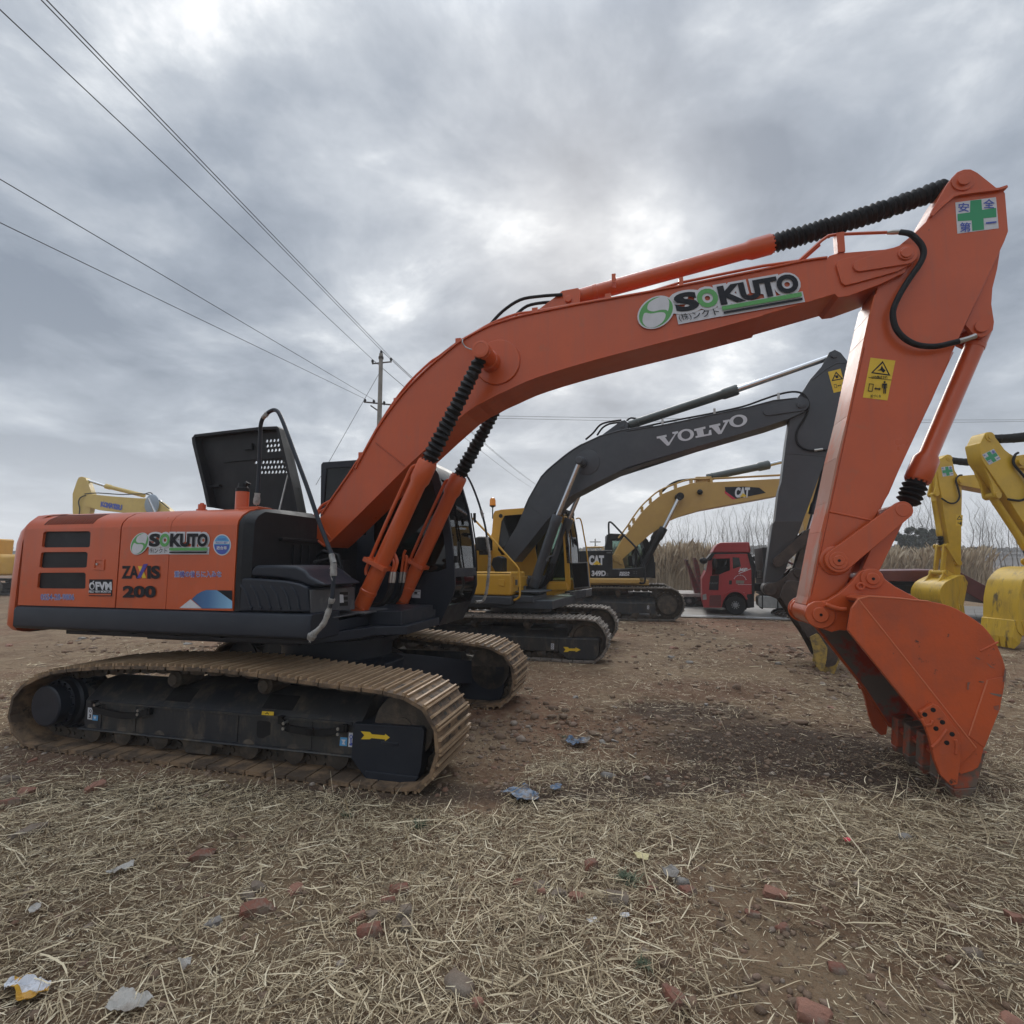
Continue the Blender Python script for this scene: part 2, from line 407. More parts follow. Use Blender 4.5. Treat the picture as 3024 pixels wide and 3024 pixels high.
# ---- undercarriage
LOOP = cr([(-2.12, .0), (-1.2, .0), (0, .0), (1.0, .0), (1.5, .0), (1.70, .06), (1.815, .22), (1.835, .45), (1.76, .60), (1.66, .70), (1.455, .762), (1.256, .782), (.844, .80),
           (.18, .845), (-.25, .86), (-1.15, .842), (-1.795, .785), (-2.08, .735), (-2.38, .61), (-2.52, .45), (-2.54, .28), (-2.48, .14), (-2.36, .045)], 5, True)
MT = [M['track'], M['trackpol'], M['trackdark'], M['trackdark']]
for s in (1, -1):
    v0, v1 = sorted((s*.81, s*1.495))
    make_track(ex, LOOP, v0, v1, .19, MT, seed=3+s)
    mb = MB()
    mb.exu([(s*1.33, .19), (s*1.33, .44), (s*1.31, .46), (s*1.15, .60), (s*1.0, .62), (s*.97, .19)], -1.80, 1.08)
    mb.exu([(s*1.36, .178), (s*1.36, .198), (s*1.0, .198), (s*1.0, .178)], -1.84, 1.06)
    mb.prism([(-1.80, .19), (-1.78, .47), (-1.95, .56), (-2.3, .56), (-2.42, .42), (-2.36, .24), (-2.1, .16)], *sorted((s*1.02, s*1.22)))
    fo = mb.build('track_frame', M['frame'], ex, bevel=.012)
    for ua, ub in ((-.93, -.66), (.10, .40)):           # openings in the sloping top plate
        q = [(s*1.285, .484), (s*1.285, .476), (s*1.18, .565), (s*1.18, .577)]; MB().exu(q, ua, ub).build('access_hole', M['rubber'], fo)
    g = MB()
    for uu in (-1.60, -1.2, -.1, .62): g.box(uu-.012, uu+.012, *sorted((s*1.325, s*1.338)), .2, .43)
    g.box(-1.75, 1.0, *sorted((s*1.325, s*1.345)), .425, .445); g.build('frame_rib', M['frame'], fo, bevel=.003)
    g = MB().prism([(1.03, .452), (1.62, .467), (1.64, .44), (1.615, .157), (1.565, .035), (1.16, .035), (1.02, .186)], *sorted((s*1.02, s*1.375)))
    g.prism([(1.15, .105), (1.60, .105), (1.565, .035), (1.16, .035)], *sorted((s*1.37, s*1.385)))
    g.prism([(1.28, .315), (1.43, .315), (1.43, .338), (1.28, .338)], *sorted((s*1.37, s*1.382)))
    g.build('idler_guard', M['dark'], fo, bevel=.014)
    MB().lathe((1.44, s*1.02, .435), (1.44, s*1.34, .435), [(0, .1), (0, .25), (.10, .25), (.105, .27), (.19, .27), (.195, .25), (.30, .25), (.31, .22), (.31, .08), (.32, .08), (.32, 0)], 36).build('idler', M['trackdark'], fo, sharp=30)
    mb = MB().lathe((-2.14, s*1.0, .39), (-2.14, s*1.5, .39), [(0, .24), (.16, .24), (.17, .235), (.26, .235), (.28, .215), (.33, .215), (.335, .185), (.43, .185), (.44, .17), (.44, 0)], 32)
    for j in range(21):
        a = 2*math.pi*j/21; c, n = math.cos(a), math.sin(a)
        P_ = [(-2.14 + rr*math.cos(a+da), .39 + rr*math.sin(a+da)) for rr, da in ((.22, -.13), (.275, -.06), (.275, .06), (.22, .13))]
        mb.prism(P_, *sorted((s*1.16, s*1.22)))
    for j in range(16):
        a = 2*math.pi*j/16; mb.cyl((-2.14+.196*math.cos(a), s*1.33, .39+.196*math.sin(a)), (-2.14+.196*math.cos(a), s*1.352, .39+.196*math.sin(a)), .013, None, 6)
    mb.build('final_drive', M['dark'], fo, sharp=30)
    for uu in (-1.70, -1.34, -.92, -.50, .02, .46, .87):
        MB().lathe((uu, s*1.04, .165), (uu, s*1.345, .165), [(0, .06), (0, .095), (.05, .095), (.055, .075), (.25, .075), (.255, .095), (.285, .095), (.29, .07), (.30, .05), (.305, 0)], 20).build('track_roller', M['trackdark'], fo, sharp=30)
    for uu in (-.85, .11):
        MB().lathe((uu, s*1.02, .668), (uu, s*1.30, .668), [(0, .05), (0, .075), (.25, .075), (.26, .06), (.28, .05), (.28, 0)], 18).cyl((uu, s*1.1, .60), (uu, s*1.1, .66), .05).build('carrier_roller', M['trackdark'], fo, sharp=30)
    for uu in (-.50, ):
        MB().prism([(-.74, .19), (-.22, .19), (-.24, .14), (-.34, .15), (-.36, .07), (-.62, .07), (-.66, .15)], *sorted((s*1.27, s*1.335))).build('chain_guide', M['trackdark'], fo, bevel=.01)
    if s == 1:
        for pth in ([(-1.66, .42), (-1.63, .385), (-1.5, .36), (-1.3, .345), (-1.15, .36), (-1.02, .40)], [(.35, .425), (.39, .40), (.42, .37), (.6, .355), (.8, .36), (.90, .40), (.95, .405)]):
            m_ = MB(); pth = cr(pth, 3)
            for a, b in zip(pth, pth[1:]): m_.prism([(a[0], a[1]-.028), (b[0], b[1]-.028), (b[0], b[1]+.028), (a[0], a[1]+.028)], 1.36, 1.375)
            for e in (pth[0], pth[-1]): m_.box(e[0]-.02, e[0]+.02, 1.33, 1.37, e[1]-.03, e[1]+.03)
            st = m_.build('foot_step', M['rubber'], fo)
        for z, x, y in (('D', 675, 560), ('D', 985, 600), ('D', 980, 628), ('E', 188, 722), ('E', 185, 755), ('E', 533, 757), ('E', 532, 790)):
            u, w = F.at(z, x, y, 1.378); MB().pin(u, w, 1.33, 1.385, .013, 8).build('bolt', M['steel'], fo)
        decal('sticker', fo, F, 1.331, 'D', [('p', [[(628, 577), (662, 580), (657, 666), (624, 660)]], 0), ('p', [[(665, 630), (702, 634), (699, 672), (660, 668)]], 1),
              ('p', [ell(648, 602, 9, 12), ell(648, 602, 5, 8)], 2), ('p', [[(640, 625), (652, 625), (652, 650), (636, 652), (636, 645), (645, 645)]], 2), ('p', [[(672, 640), (692, 642), (684, 660), (676, 655)]], 0)], [M['white'], M['cyan'], M['ink']])
        decal('sticker', fo, F, 1.331, 'E', [('p', [[(602, 780), (636, 782), (634, 873), (597, 870)]], 0), ('p', [[(549, 808), (593, 812), (590, 866), (543, 862)]], 1),
              ('p', [ell(617, 806, 10, 14), ell(617, 806, 5, 9)], 2), ('p', [[(613, 818), (620, 818), (620, 845), (627, 845), (622, 862), (608, 860), (606, 848), (613, 848)]], 2), ('p', [[(556, 822), (585, 824), (575, 840), (582, 856), (560, 852), (566, 838)]], 0)], [M['white'], M['cyan'], M['blue']])
        decal('arrow_sticker', fo, F, 1.376, 'E', [('p', [[(677, 771), (735, 776), (748, 790), (830, 797), (832, 787), (862, 811), (830, 834), (832, 823), (745, 815), (735, 822), (678, 822), (700, 797)]], 0)], [M['yellowv']])
        sl = MB(); q = [F.at('E', x, y, 1.25) for x, y in ((50, 660), (122, 666), (150, 634), (70, 630))]
        decal('sticker', fo, F, 1.334, 'E', [('p', [[(48, 668), (125, 672), (127, 648), (52, 644)]], 0), ('p', [[(70, 662), (85, 650), (98, 664), (92, 664), (84, 656), (76, 663)]], 1)], [M['yellowv'], M['ink']])
        hole = [F.at('E', x, y, 1.331) for x, y in ((18, 800), (20, 712), (30, 704), (95, 710), (106, 722), (102, 795), (85, 800), (60, 815), (28, 812))]
        MB().prism(hole, 1.328, 1.3325).build('access_hole', M['rubber'], fo)
# car body
mb = MB().lathe((0, 0, .42), (0, 0, .88), [(0, .7), (.26, .72), (.30, .66), (.31, .58), (.46, .58)], 40)
for su in (1, -1):
    for sv in (1, -1):
        a = [(su*.10, sv*.25, .40), (su*.62, sv*.15, .40), (su*1.22, sv*1.0, .24), (su*.55, sv*1.0, .24)]; b = [(su*.10, sv*.25, .735), (su*.62, sv*.15, .735), (su*1.22, sv*1.0, .52), (su*.55, sv*1.0, .52)]
        mb.rings([a, b])
mb.build('car_body', M['dark'], ex, bevel=.01)
mb = MB().lathe((0, 0, .86), (0, 0, 1.02), [(0, .60), (.03, .60), (.035, .66), (.08, .66), (.085, .62), (.15, .62)], 48)
for j in range(36):
    a = 2*math.pi*j/36; mb.cyl((.63*math.cos(a), .63*math.sin(a), .94), (.63*math.cos(a), .63*math.sin(a), .965), .014, None, 6)
mb.build('swing_bearing', M['dark'], ex, sharp=30)

# ---- upper frame
u_cw = F.at('A', 130, 880, 1.33)[0]; u1 = F.at('A', 880, 890, 1.33)[0]; u2 = F.at('A', 1262, 905, 1.33)[0]; u3 = F.at('A', 1775, 915, 1.33)[0]
mb = MB(); mb.exw([(-2.3, -1.3), (.45, -1.3), (.9, -.5), (1.02, -.42), (1.02, .42), (.75, .55), (.5, 1.2), (-2.3, 1.2)], 1.015, 1.10)
mb.exw([(-.6, -.55), (.95, -.40), (.95, .40), (-.6, .55)], 1.10, 1.24)
mb.box(-1.4, .3, -1.1, 1.1, .985, 1.017)
for i in range(4): mb.box(-2.0+i*.5, -1.9+i*.5, 1.0, 1.25, 1.045, 1.06)
mb.build('upper_frame', M['dark'], ex, bevel=.01)
sk = [(1.37, 1.10), (1.372, 1.25), (1.355, 1.288), (1.30, 1.295), (.95, 1.295), (.95, 1.07), (1.30, 1.07), (1.35, 1.08)]
mb = MB(); uf = F.at('B', 885, 1610, 1.37)[0]
q = [(1.33, 1.13), (1.335, 1.25), (1.32, 1.282), (1.28, 1.29), (.95, 1.29), (.95, 1.10), (1.28, 1.10), (1.315, 1.11)]
mb.exu(q, u_cw-.03, u_cw+.03, 0, sk); mb.exu(sk, u_cw+.03, uf-.02); mb.exu(sk, uf-.02, uf+.0, 0, [(a-.012, b) for a, b in sk])
mb.box(uf-.55, uf, .25, .95, 1.10, 1.20)
mb.box(uf-.24, uf+.06, .20, .62, 1.205, 1.225)
mb.build('side_skirt', M['dark'], ex, bevel=.012)
MB().box(uf-.2, uf+.09, .2, .66, 1.228, 1.245).box(uf-.2, uf+.02, .66, 1.05, 1.228, 1.24).build('tread_plate', M['greyplastic'], ex, bevel=.004)

# ---- counterweight
rg = []
for ins, w in ((.10, 1.03), (.03, 1.05), (.0, 1.10), (.0, 1.25), (.004, 1.6), (.012, 1.92), (.03, 2.04), (.075, 2.14), (.15, 2.205), (.30, 2.235)):
    r = .28; u0, v_ = -3.08+ins, 1.345-ins*.9
    pl = [(u_cw-.012, -v_)] + [(p[0], p[1]) for p in arc(u0+r, -v_+r, r, 270, 180, 10)] + [(p[0], p[1]) for p in arc(u0+r, v_-r, r, 180, 90, 10)] + [(u_cw-.012, v_)]
    rg.append([(p[0], p[1], w) for p in pl])
MB().rings(rg).build('counterweight', M['orange'], ex, sharp=50)

# ---- engine housing on the near side, three panels and their black end
SEC = [(1.33, 1.30), (1.335, 1.6), (1.33, 2.055), (1.318, 2.10), (1.28, 2.145), (1.20, 2.195), (1.08, 2.225), (.90, 2.24), (.36, 2.25), (.36, 1.30)]
inn = [(min(a, 1.285), b) for a, b in SEC]
hood = MB(); hood.box(u_cw, u3+.05, -1.3, .35, 1.28, 1.98); hood.exu([(a-.02, b-.02) for a, b in SEC], u_cw+.01, u3)
ho = hood.build('engine_housing', M['black'], ex)
def side_panel(ua, ub, holes):
    mb = MB(); z = SEC
    if holes: mb.plate([(ua, 1.30), (ub, 1.30), (ub, 2.058), (ua, 2.058)], holes, 1.27, 1.334)
    else: mb.prism([(ua, 1.30), (ub, 1.30), (ub, 2.058), (ua, 2.058)], 1.27, 1.334)
    up = [(1.334, 2.055), (1.322, 2.10), (1.283, 2.148), (1.20, 2.198), (1.08, 2.228), (.90, 2.243), (.36, 2.253), (.36, 2.22), (1.2, 2.16), (1.28, 2.055)]
    mb.exu(up, ua, ub); return mb
gr = []
for pts in ([(330, 318), (345, 308), (675, 305), (690, 318), (683, 420), (672, 428), (330, 430), (318, 420)], [(312, 475), (325, 465), (655, 463), (667, 475), (660, 575), (648, 583), (312, 585), (299, 575)], [(292, 632), (306, 622), (640, 620), (652, 632), (650, 736), (640, 744), (292, 741), (281, 732)]):
    gr.append([F.at('A', x, y, 1.334) for x, y in pts])
door1 = side_panel(u_cw+.012, u1-.008, gr).build('radiator_door', M['orange'], ex, sharp=40)
for g in gr:
    cx = sum(a for a, b in g)/len(g); cy = sum(b for a, b in g)/len(g)
    gg = MB().prism([(cx+(a-cx)*1.05, cy+(b-cy)*1.1) for a, b in g], 1.292, 1.30).build('grille', M['mesh'], door1)
ls = MB()
for i in range(18):
    xb, xt = 345+i*21, 432+i*20.3
    ua = F.at('A', xb, 270, 1.32)[0]; ub = ua
    sec = [(1.326, 2.104), (1.287, 2.150), (1.20, 2.201), (1.17, 2.209), (1.17, 2.19), (1.28, 2.13), (1.32, 2.09)]
    ls.exu(sec, ua-.006, ua+.006)
ls.build('louvre', M['rubber'], door1)
la = [F.at('A', x, y, 1.334) for x, y in ((708, 515), (800, 518), (795, 603), (700, 600))]; lb = [F.at('A', x, y, 1.334) for x, y in ((730, 528), (782, 530), (778, 588), (724, 586))]
lt = MB().plate(la, [lb], 1.333, 1.342).build('latch', M['orange'], door1, bevel=.003)
u, w = F.at('A', 742, 556, 1.334); MB().pin(u, w, 1.33, 1.345, .012, 12).build('lock', M['steel'], lt)
door2 = side_panel(u1+.008, u2-.003, None).build('pump_door', M['orange'], ex, sharp=40)
door3 = side_panel(u2+.003, u3-.003, None).build('tank_panel', M['orange'], ex, sharp=40)
sec = [(a-.004, b-.004) for a, b in SEC]; sec2 = [(a-.05 if a > 1 else a, min(b, 2.19)) for a, b in SEC]
hf = MB(); hf.exu(sec, u3+.004, u3+.06); hf.exu(sec, u3+.06, u3+.13, 0, sec2)
hf.box(u3+.1, u3+.17, .40, .95, 1.93, 1.96)
for vv in (.5, .62, .74): hf.box(u3+.13, u3+.15, vv, vv+.01, 1.35, 1.9)
hf.box(u3+.1, u3+.42, .18, .30, 1.25, 1.75); hf.tube([(u3+.12, .34, 1.3), (u3+.12, .34, 1.78), (u3+.2, .34, 1.84), (u3+.38, .34, 1.8), (u3+.46, .34, 1.5), (u3+.46, .34, 1.25)], .022)
hf.build('front_bulkhead', M['black'], ex, bevel=.01)
hf2 = MB(); hf2.pin(u3+.3, 1.45, .31, .36, .07); hf2.tube([(u3+.2, .5, 1.72), (u3+.35, .45, 1.76), (u3+.5, .4, 1.6)], .02); hf2.build('tank_fitting', M['rubber'], ex)
# toolbox on the near front corner
mb = MB().prism(F.L('B', 1.33, [(350, 1345), (430, 1345), (700, 1365), (800, 1385), (860, 1412), (868, 1592), (350, 1583)]), .62, 1.325)
tb = mb.build('tool_box', M['dark'], ex, bevel=.018, segs=3)
rb = MB()
for i in range(6):
    x0 = 385+i*72; pth = F.L3('B', 1.325, [(x0, 1388+i*3), (x0+28, 1430+i*3), (x0+52, 1480+i*3), (x0+72-i*3, 1545+i*2), (x0+88-i*4, 1560)])
    rb.tube(cr(pth, 3), [.003]+[.011]*11+[.016], 8)
rb.build('rib', M['dark'], tb)
mb = MB()
lidp = F.L('B', 1.29, [(440, 1335), (455, 1292), (482, 1254), (620, 1252), (780, 1258), (845, 1290), (875, 1330), (1000, 1398), (900, 1412), (860, 1405), (800, 1378), (700, 1357), (600, 1345)])
mb.prism(lidp, .70, 1.285); mb.build('tool_box_lid', M['dark'], tb, bevel=.03, segs=4)
ut = F.at('B', 868, 1500, 1.325)[0]
fv = [F.at_u('B', x, y, ut+.006) for x, y in ((882, 1432), (1195, 1410), (1198, 1568), (884, 1595))]
mb = MB(); V_, F_ = curve_mesh([fv]); mb.exu(fv, ut+.0, ut+.014); mb.build('front_panel', M['greyplastic'], tb, bevel=.004)
mb = MB()
for (x0, x1, y0, y1) in ((1095, 1152, 1443, 1465), (1092, 1150, 1478, 1500), (1094, 1152, 1512, 1542)):
    q = [F.at_u('B', x, y, ut+.014) for x, y in ((x0, y0+4), (x1, y0), (x1, y1), (x0, y1+2))]; mb.exu(q, ut+.012, ut+.0165)
mb.build('vent', M['rubber'], tb)
u_, w_ = 0, 0
q = [F.at_u('B', x, y, ut+.018) for x, y in ((1095, 1462), (1120, 1464), (1124, 1520), (1096, 1522))]; MB().exu(q, ut+.0165, ut+.018).build('lamp', M['white'], tb)
tc_ = [F.at_u('B', x, y, ut-.1) for x, y in ((1025, 1285), (1100, 1290), (1150, 1330), (1175, 1395), (1020, 1400))]
MB().exu(tc_, ut-.5, ut-.05).build('front_cowl', M['greyplastic'], tb, bevel=.03, segs=3)
# hood furniture
u, w = F.at('B', 397, 830, .95); w = 2.235
ep = MB().lathe((u, .95, w), (u, .95, w+.5), [(0, .062), (.18, .062)], 20).build('exhaust_pipe', M['orange'], ex)
MB().lathe((u, .95, w+.18), (u, .95, w+.4), [(0, .064), (.035, .064), (.04, .05), (.045, .05), (.05, .045), (.085, .04), (.09, 0)], 18).tube([(u, .95, w+.2), (u+.05, .95, w+.27), (u+.06, .93, w+.25)], .02).build('exhaust_cap', M['rubber'], ep)
u, w = F.at('B', 112, 838, .9); MB().lathe((u, .9, 2.24), (u, .9, 2.5), [(0, .05), (.02, .05), (.02, .036), (.07, .036), (.07, .02), (.085, .018), (.085, 0)], 14).build('filler_cap', M['orange'], ex)
u, w = F.at('B', 500, 825, 1.02); MB().box(u-.11, u+.11, .94, 1.12, 2.215, 2.245).build('base_plate', M['orange_worn'], ex, bevel=.004)
# hand rail
hr = F.L3('B', 1.05, [(500, 822), (508, 740), (520, 560), (527, 330, 1.08), (532, 250, 1.1), (550, 200, 1.12), (585, 165, 1.15), (622, 147, 1.18), (650, 155, 1.2), (672, 190, 1.22), (705, 270, 1.24), (760, 420, 1.27), (860, 690, 1.31), (940, 925, 1.34), (1005, 1095, 1.36), (1035, 1175, 1.37), (1050, 1240, 1.38), (1050, 1330, 1.385), (1046, 1420, 1.39), (1040, 1490, 1.395), (1015, 1580, 1.395), (985, 1660, 1.395), (945, 1710, 1.395), (900, 1750, 1.39)])
rail = MB().tube(cr(hr, 3), .0185, 12).build('hand_rail', M['dark'], ex)
def wrap(parent, path, rr, seed):
    r = random.Random(seed); mb = MB(); P_ = cr(path, 4); mb.tube(P_, [rr*r.uniform(.9, 1.35) for _ in P_], 9)
    for k in range(3):
        c = P_[r.randrange(len(P_))]; a = [(c[0]+r.uniform(-.03, .03), c[1]+r.uniform(0, .03), c[2]+r.uniform(-.05, .02)) for _ in range(4)]; mb.rings([[a[0], a[1], a[2]], [tuple(q+.002 for q in a[0]), tuple(q+.002 for q in a[1]), tuple(q+.002 for q in a[2])]])
    return mb.build('plastic_wrap', M['wrap'], parent, sharp=60)
wrap(rail, hr[0:2], .024, 1); wrap(rail, hr[-5:], .020, 2); wrap(rail, [hr[-9], hr[-8]], .022, 3); wrap(rail, hr[5:7], .021, 4); wrap(rail, [hr[-8], hr[-7]], .0215, 5)
wrap(rail, [(a, b, c) for a, b, c in [hr[-1], (hr[-1][0]-.02, hr[-1][1], hr[-1][2]-.04)]], .03, 6)

# ---- raised engine cover
VC = -.45
ol = F.L('B', VC, [(108, 335), (300, 312), (560, 283), (688, 278), (700, 292), (740, 460), (800, 720), (852, 955), (822, 842), (200, 840), (170, 700), (130, 540), (96, 400), (92, 360)])
ol = F.L('B', VC, [(108, 335), (300, 312), (560, 283), (688, 278), (702, 292), (745, 470), (800, 700), (852, 955), (700, 930), (200, 845), (170, 700), (130, 540), (96, 400), (92, 358)])
hl = []
for row, n, xa, xb, y in ((0, 5, 578, 682, 364), (1, 5, 582, 686, 399), (2, 5, 588, 691, 433), (3, 9, 500, 706, 517), (4, 8, 535, 713, 553), (5, 8, 541, 719, 588)):
    for i in range(n):
        x = xa+(xb-xa)*i/(n-1); yy = y - (6 if row > 2 else 8)*(i/(n-1)) + 4
        hl.append(F.L('B', VC, ell(x, yy, 10.5, 12.5, 0, 14)))
mb = MB().plate(ol, hl, VC-.012, VC+.012)
cv = mb.build('engine_cover', M['black'], ex)
mb = MB()
def strip(pts, w_, v0, v1):
    for a, b in zip(pts, pts[1:]):
        d = (Vector(b)-Vector(a)).normalized(); n = Vector((-d.y, d.x))*w_
        mb.prism([(a[0], a[1]), (b[0], b[1]), (b[0]-n.x, b[1]-n.y), (a[0]-n.x, a[1]-n.y)], v0, v1)
rim = [ol[i] for i in (13, 0, 1, 2, 3, 4, 5, 6, 7)]
strip(rim, .035, VC-.06, VC+.11); strip([ol[i] for i in (9, 10, 11, 12, 13)], .05, VC-.06, VC+.12)
strip(F.L('B', VC, [(275, 518), (520, 495), (712, 483)]), .012, VC, VC+.03)
strip(F.L('B', VC, [(190, 688), (260, 680)]), .03, VC, VC+.06)
mb.prism(F.L('B', VC, [(425, 392), (485, 388), (487, 432), (428, 436)]), VC, VC+.05)
mb.build('cover_frame', M['black'], cv, bevel=.006)
MB().tube(F.L3('B', VC+.1, [(728, 600, VC+.05), (705, 690), (664, 858, VC+.2)]), .011).build('gas_strut', M['steel'], cv)

# ---- cab on the far side
vN, vF = -.57, -1.42
KC = (5.145-vN)/(5.145+.34)
def cm(P_): return [(3.284+(a-3.284)*KC, 1.72+(b-1.72)*KC) for a, b in P_]
prof = [(-.545, 2.93), (-.52, 2.96), (.72, 2.975), (.86, 2.93), (.95, 2.85), (1.018, 2.741), (1.121, 2.392), (1.19, 1.98), (1.222, 1.689), (1.232, 1.446), (1.20, 1.33), (1.15, 1.236), (1.045, 1.01), (-.35, 1.01), (-.50, 1.3)]
prof = cm(prof)
h1 = [(-.47, 2.88), (.10, 2.89), (.10, 2.05), (-.50, 2.05)]
h2 = [(.20, 2.89), (.68, 2.90), (.82, 2.84), (.94, 2.66), (1.03, 2.34), (1.10, 1.95), (1.13, 1.66), (1.02, 1.62), (.55, 1.60), (.28, 1.75), (.20, 2.0)]
h1, h2 = cm(h1), cm(h2)
mb = MB(); mb.plate(prof, [h1, h2], vN-.04, vN); mb.plate(prof, [h1, h2], vF, vF+.04)
mb.prism(cm([(-.5, 2.935), (.72, 2.95), (.72, 2.90), (-.5, 2.885)]), vF+.02, vN-.02)
mb.prism(cm([(-.545, 2.93), (-.50, 2.93), (-.46, 2.05), (-.51, 1.3), (-.36, 1.01), (-.3, 1.01), (-.44, 1.3), (-.39, 2.05)]), vF+.02, vN-.02)
mb.prism(cm([(.72, 2.972), (.86, 2.93), (.95, 2.85), (.92, 2.83), (.84, 2.89), (.72, 2.93)]), vF+.02, vN-.02)
fr_ = [(1.125, 1.245), (1.175, 1.335), (1.205, 1.446), (1.196, 1.64), (1.16, 1.64), (1.165, 1.446), (1.13, 1.33), (1.09, 1.25)]
mb.prism(cm([(1.15, 1.236), (1.045, 1.012), (-.3, 1.012), (-.3, 1.10), (1.0, 1.10), (1.09, 1.25)]), vF+.02, vN-.02)
mb.prism(cm([(1.228, 1.56), (1.226, 1.66), (1.19, 1.66), (1.19, 1.56)]), vF+.02, vN-.02)
mb.prism(cm([(1.034, 2.69), (1.018, 2.741), (.95, 2.85), (.92, 2.83), (.99, 2.70)]), vF+.02, vN-.02)
cab = mb.build('cab', M['dark'], ex, bevel=.012)
gl = MB(); gp = cm([(1.0, 2.73), (1.105, 2.392), (1.175, 1.98), (1.207, 1.66)])
gl.prism(gp + [(a-.006, b) for a, b in reversed(gp)], vF+.06, vN-.06)
gl.build('front_window', M['glass'], cab)
gp = cm([(1.21, 1.56), (1.215, 1.446), (1.185, 1.34), (1.14, 1.25)])
MB().prism(gp + [(a-.006, b) for a, b in reversed(gp)], vF+.06, vN-.06).build('lower_window', M['glassdark'], cab)
for vv in (vN-.02, vF+.02):
    MB().prism(h1, vv-.003, vv+.003).build('rear_side_window', M['glassdark'], cab); MB().prism(h2, vv-.003, vv+.003).build('side_window', M['glassdark'] if vv > -1 else M['glass'], cab)
seat = MB(); seat.box(-.25, .25, -1.25, -.80, 1.45, 1.6); seat.prism([(-.22, 1.55), (-.05, 1.55), (-.17, 2.2), (-.3, 2.2)], -1.24, -.82); seat.prism([(-.27, 2.2), (-.18, 2.2), (-.22, 2.42), (-.30, 2.42)], -1.14, -.92); seat.box(-.4, .3, -.80, -.68, 1.3, 1.75); seat.box(.6, .85, -1.3, -.65, 1.1, 1.3); seat.box(-.55, .05, -1.36, -.63, 1.1, 1.9)
seat.tube([(.62, -.8, 1.3), (.56, -.8, 1.8)], .016); seat.tube([(.62, -1.1, 1.3), (.54, -1.1, 1.75)], .016); seat.tube([(.2, -.74, 1.75), (.23, -.74, 1.95)], .02)
seat.build('seat', M['interior'], cab, bevel=.03)
mb = MB(); mb.tube(F.L3('C', -1.33, [(1330, 430), (1400, 700), (1440, 1040), (1440, 1080)]), .012).build('wiper', M['rubber'], cab); mb = MB(); mb.tube(F.L3('C', -1.2, [(1460, 640), (1500, 900), (1510, 1150)]), .010)
u, w = F.at('C', 1440, 1060, -1.3); mb.box(u-.04, u+.04, -1.34, -1.25, w-.05, w+.05); mb.box(1.13, 1.17, vN-.05, vN+.0, 1.72, 1.8)
mb.build('door_fitting', M['rubber'], cab)
mr = cr(F.L3('C', -1.40, [(1330, 310, -1.3), (1375, 285), (1420, 310), (1470, 400), (1530, 560), (1580, 740), (1605, 900), (1620, 1000), (1620, 1080), (1605, 1250), (1590, 1350), (1560, 1410), (1500, 1420, -1.34)]), 3)
rl = MB().tube(mr, .014, 10).build('grab_rail', M['dark'], cab)
wrap(rl, mr[-20:], .0175, 8); wrap(rl, mr[18:21], .018, 9); wrap(rl, mr[13:15], .018, 10)
MB().tube(F.L3('C', -1.36, [(1490, 640), (1490, 700), (1500, 720)]), .02).build('mirror_arm', M['rubber'], cab)
decal('sticker', cab, F, vN, 'C', [('p', [[(942, 1308), (1018, 1314), (1015, 1386), (940, 1382)]], 0), ('p', [[(946, 1320), (1012, 1324), (1012, 1328), (946, 1324)]], 1), ('p', [ell(975, 1340, 16, 9)], 1), ('p', [[(960, 1352), (1005, 1355), (1005, 1358), (960, 1355)]], 1)], [M['white'], M['ink']])
decal('sticker', cab, F, vN, 'C', [('p', [[(936, 1480), (1048, 1482), (1046, 1551), (934, 1549)]], 0), ('p', [[(1052, 1482), (1148, 1485), (1146, 1554), (1050, 1552)]], 1), ('p', [[(945, 1495), (1030, 1497), (1030, 1500), (945, 1498)]], 2), ('p', [[(965, 1520), (1010, 1515), (1008, 1520), (985, 1530)]], 2), ('p', [[(1065, 1500), (1130, 1502), (1130, 1506), (1065, 1504)]], 2)], [M['white'], M['greyplastic'], M['ink']])

# ---- boom
BV = .225
top = [('C', 45, 815), ('C', 48, 795), ('C', 150, 650), ('C', 245, 505), ('C', 385, 305), ('C', 480, 160), ('R', 0, 1850), ('R', 300, 1310), ('R', 560, 930), ('R', 800, 650), ('R', 1080, 380), ('R', 1208, 275), ('S', 0, 706), ('S', 90, 652), ('S', 190, 602), ('S', 330, 557), ('S', 440, 532), ('S', 700, 480), ('S', 860, 452), ('S', 1260, 380), ('H', 0, 868), ('H', 320, 800), ('H', 480, 778), ('H', 500, 757), ('H', 560, 738), ('H', 1000, 702)]
pin = F.at('H', 1045, 765, BV)
bot = [('H', 1060, 880), ('H', 870, 970), ('H', 640, 1055), ('H', 565, 1065), ('H', 540, 1040), ('H', 0, 1200), ('S', 1400, 635), ('S', 1100, 712), ('S', 800, 790), ('S', 560, 860), ('S', 400, 915), ('G', 773, 515), ('G', 680, 557), ('G', 600, 602), ('G', 450, 690), ('C', 1000, 130), ('C', 860, 262), ('C', 700, 420), ('C', 500, 620), ('C', 225, 885), ('C', 170, 930)]
T2 = [F.at(z, x, y, BV) for z, x, y in top]; B2 = [F.at(z, x, y, BV) for z, x, y in bot]
nose = [p for p in arc(pin[0], pin[1], .10, 80, -75, 10)]
outline = T2 + nose + B2
mb = MB().prism(outline, -BV+.01, BV-.01)
boom = mb.build('boom', M['orange'], ex, bevel=.006)
fl = MB()
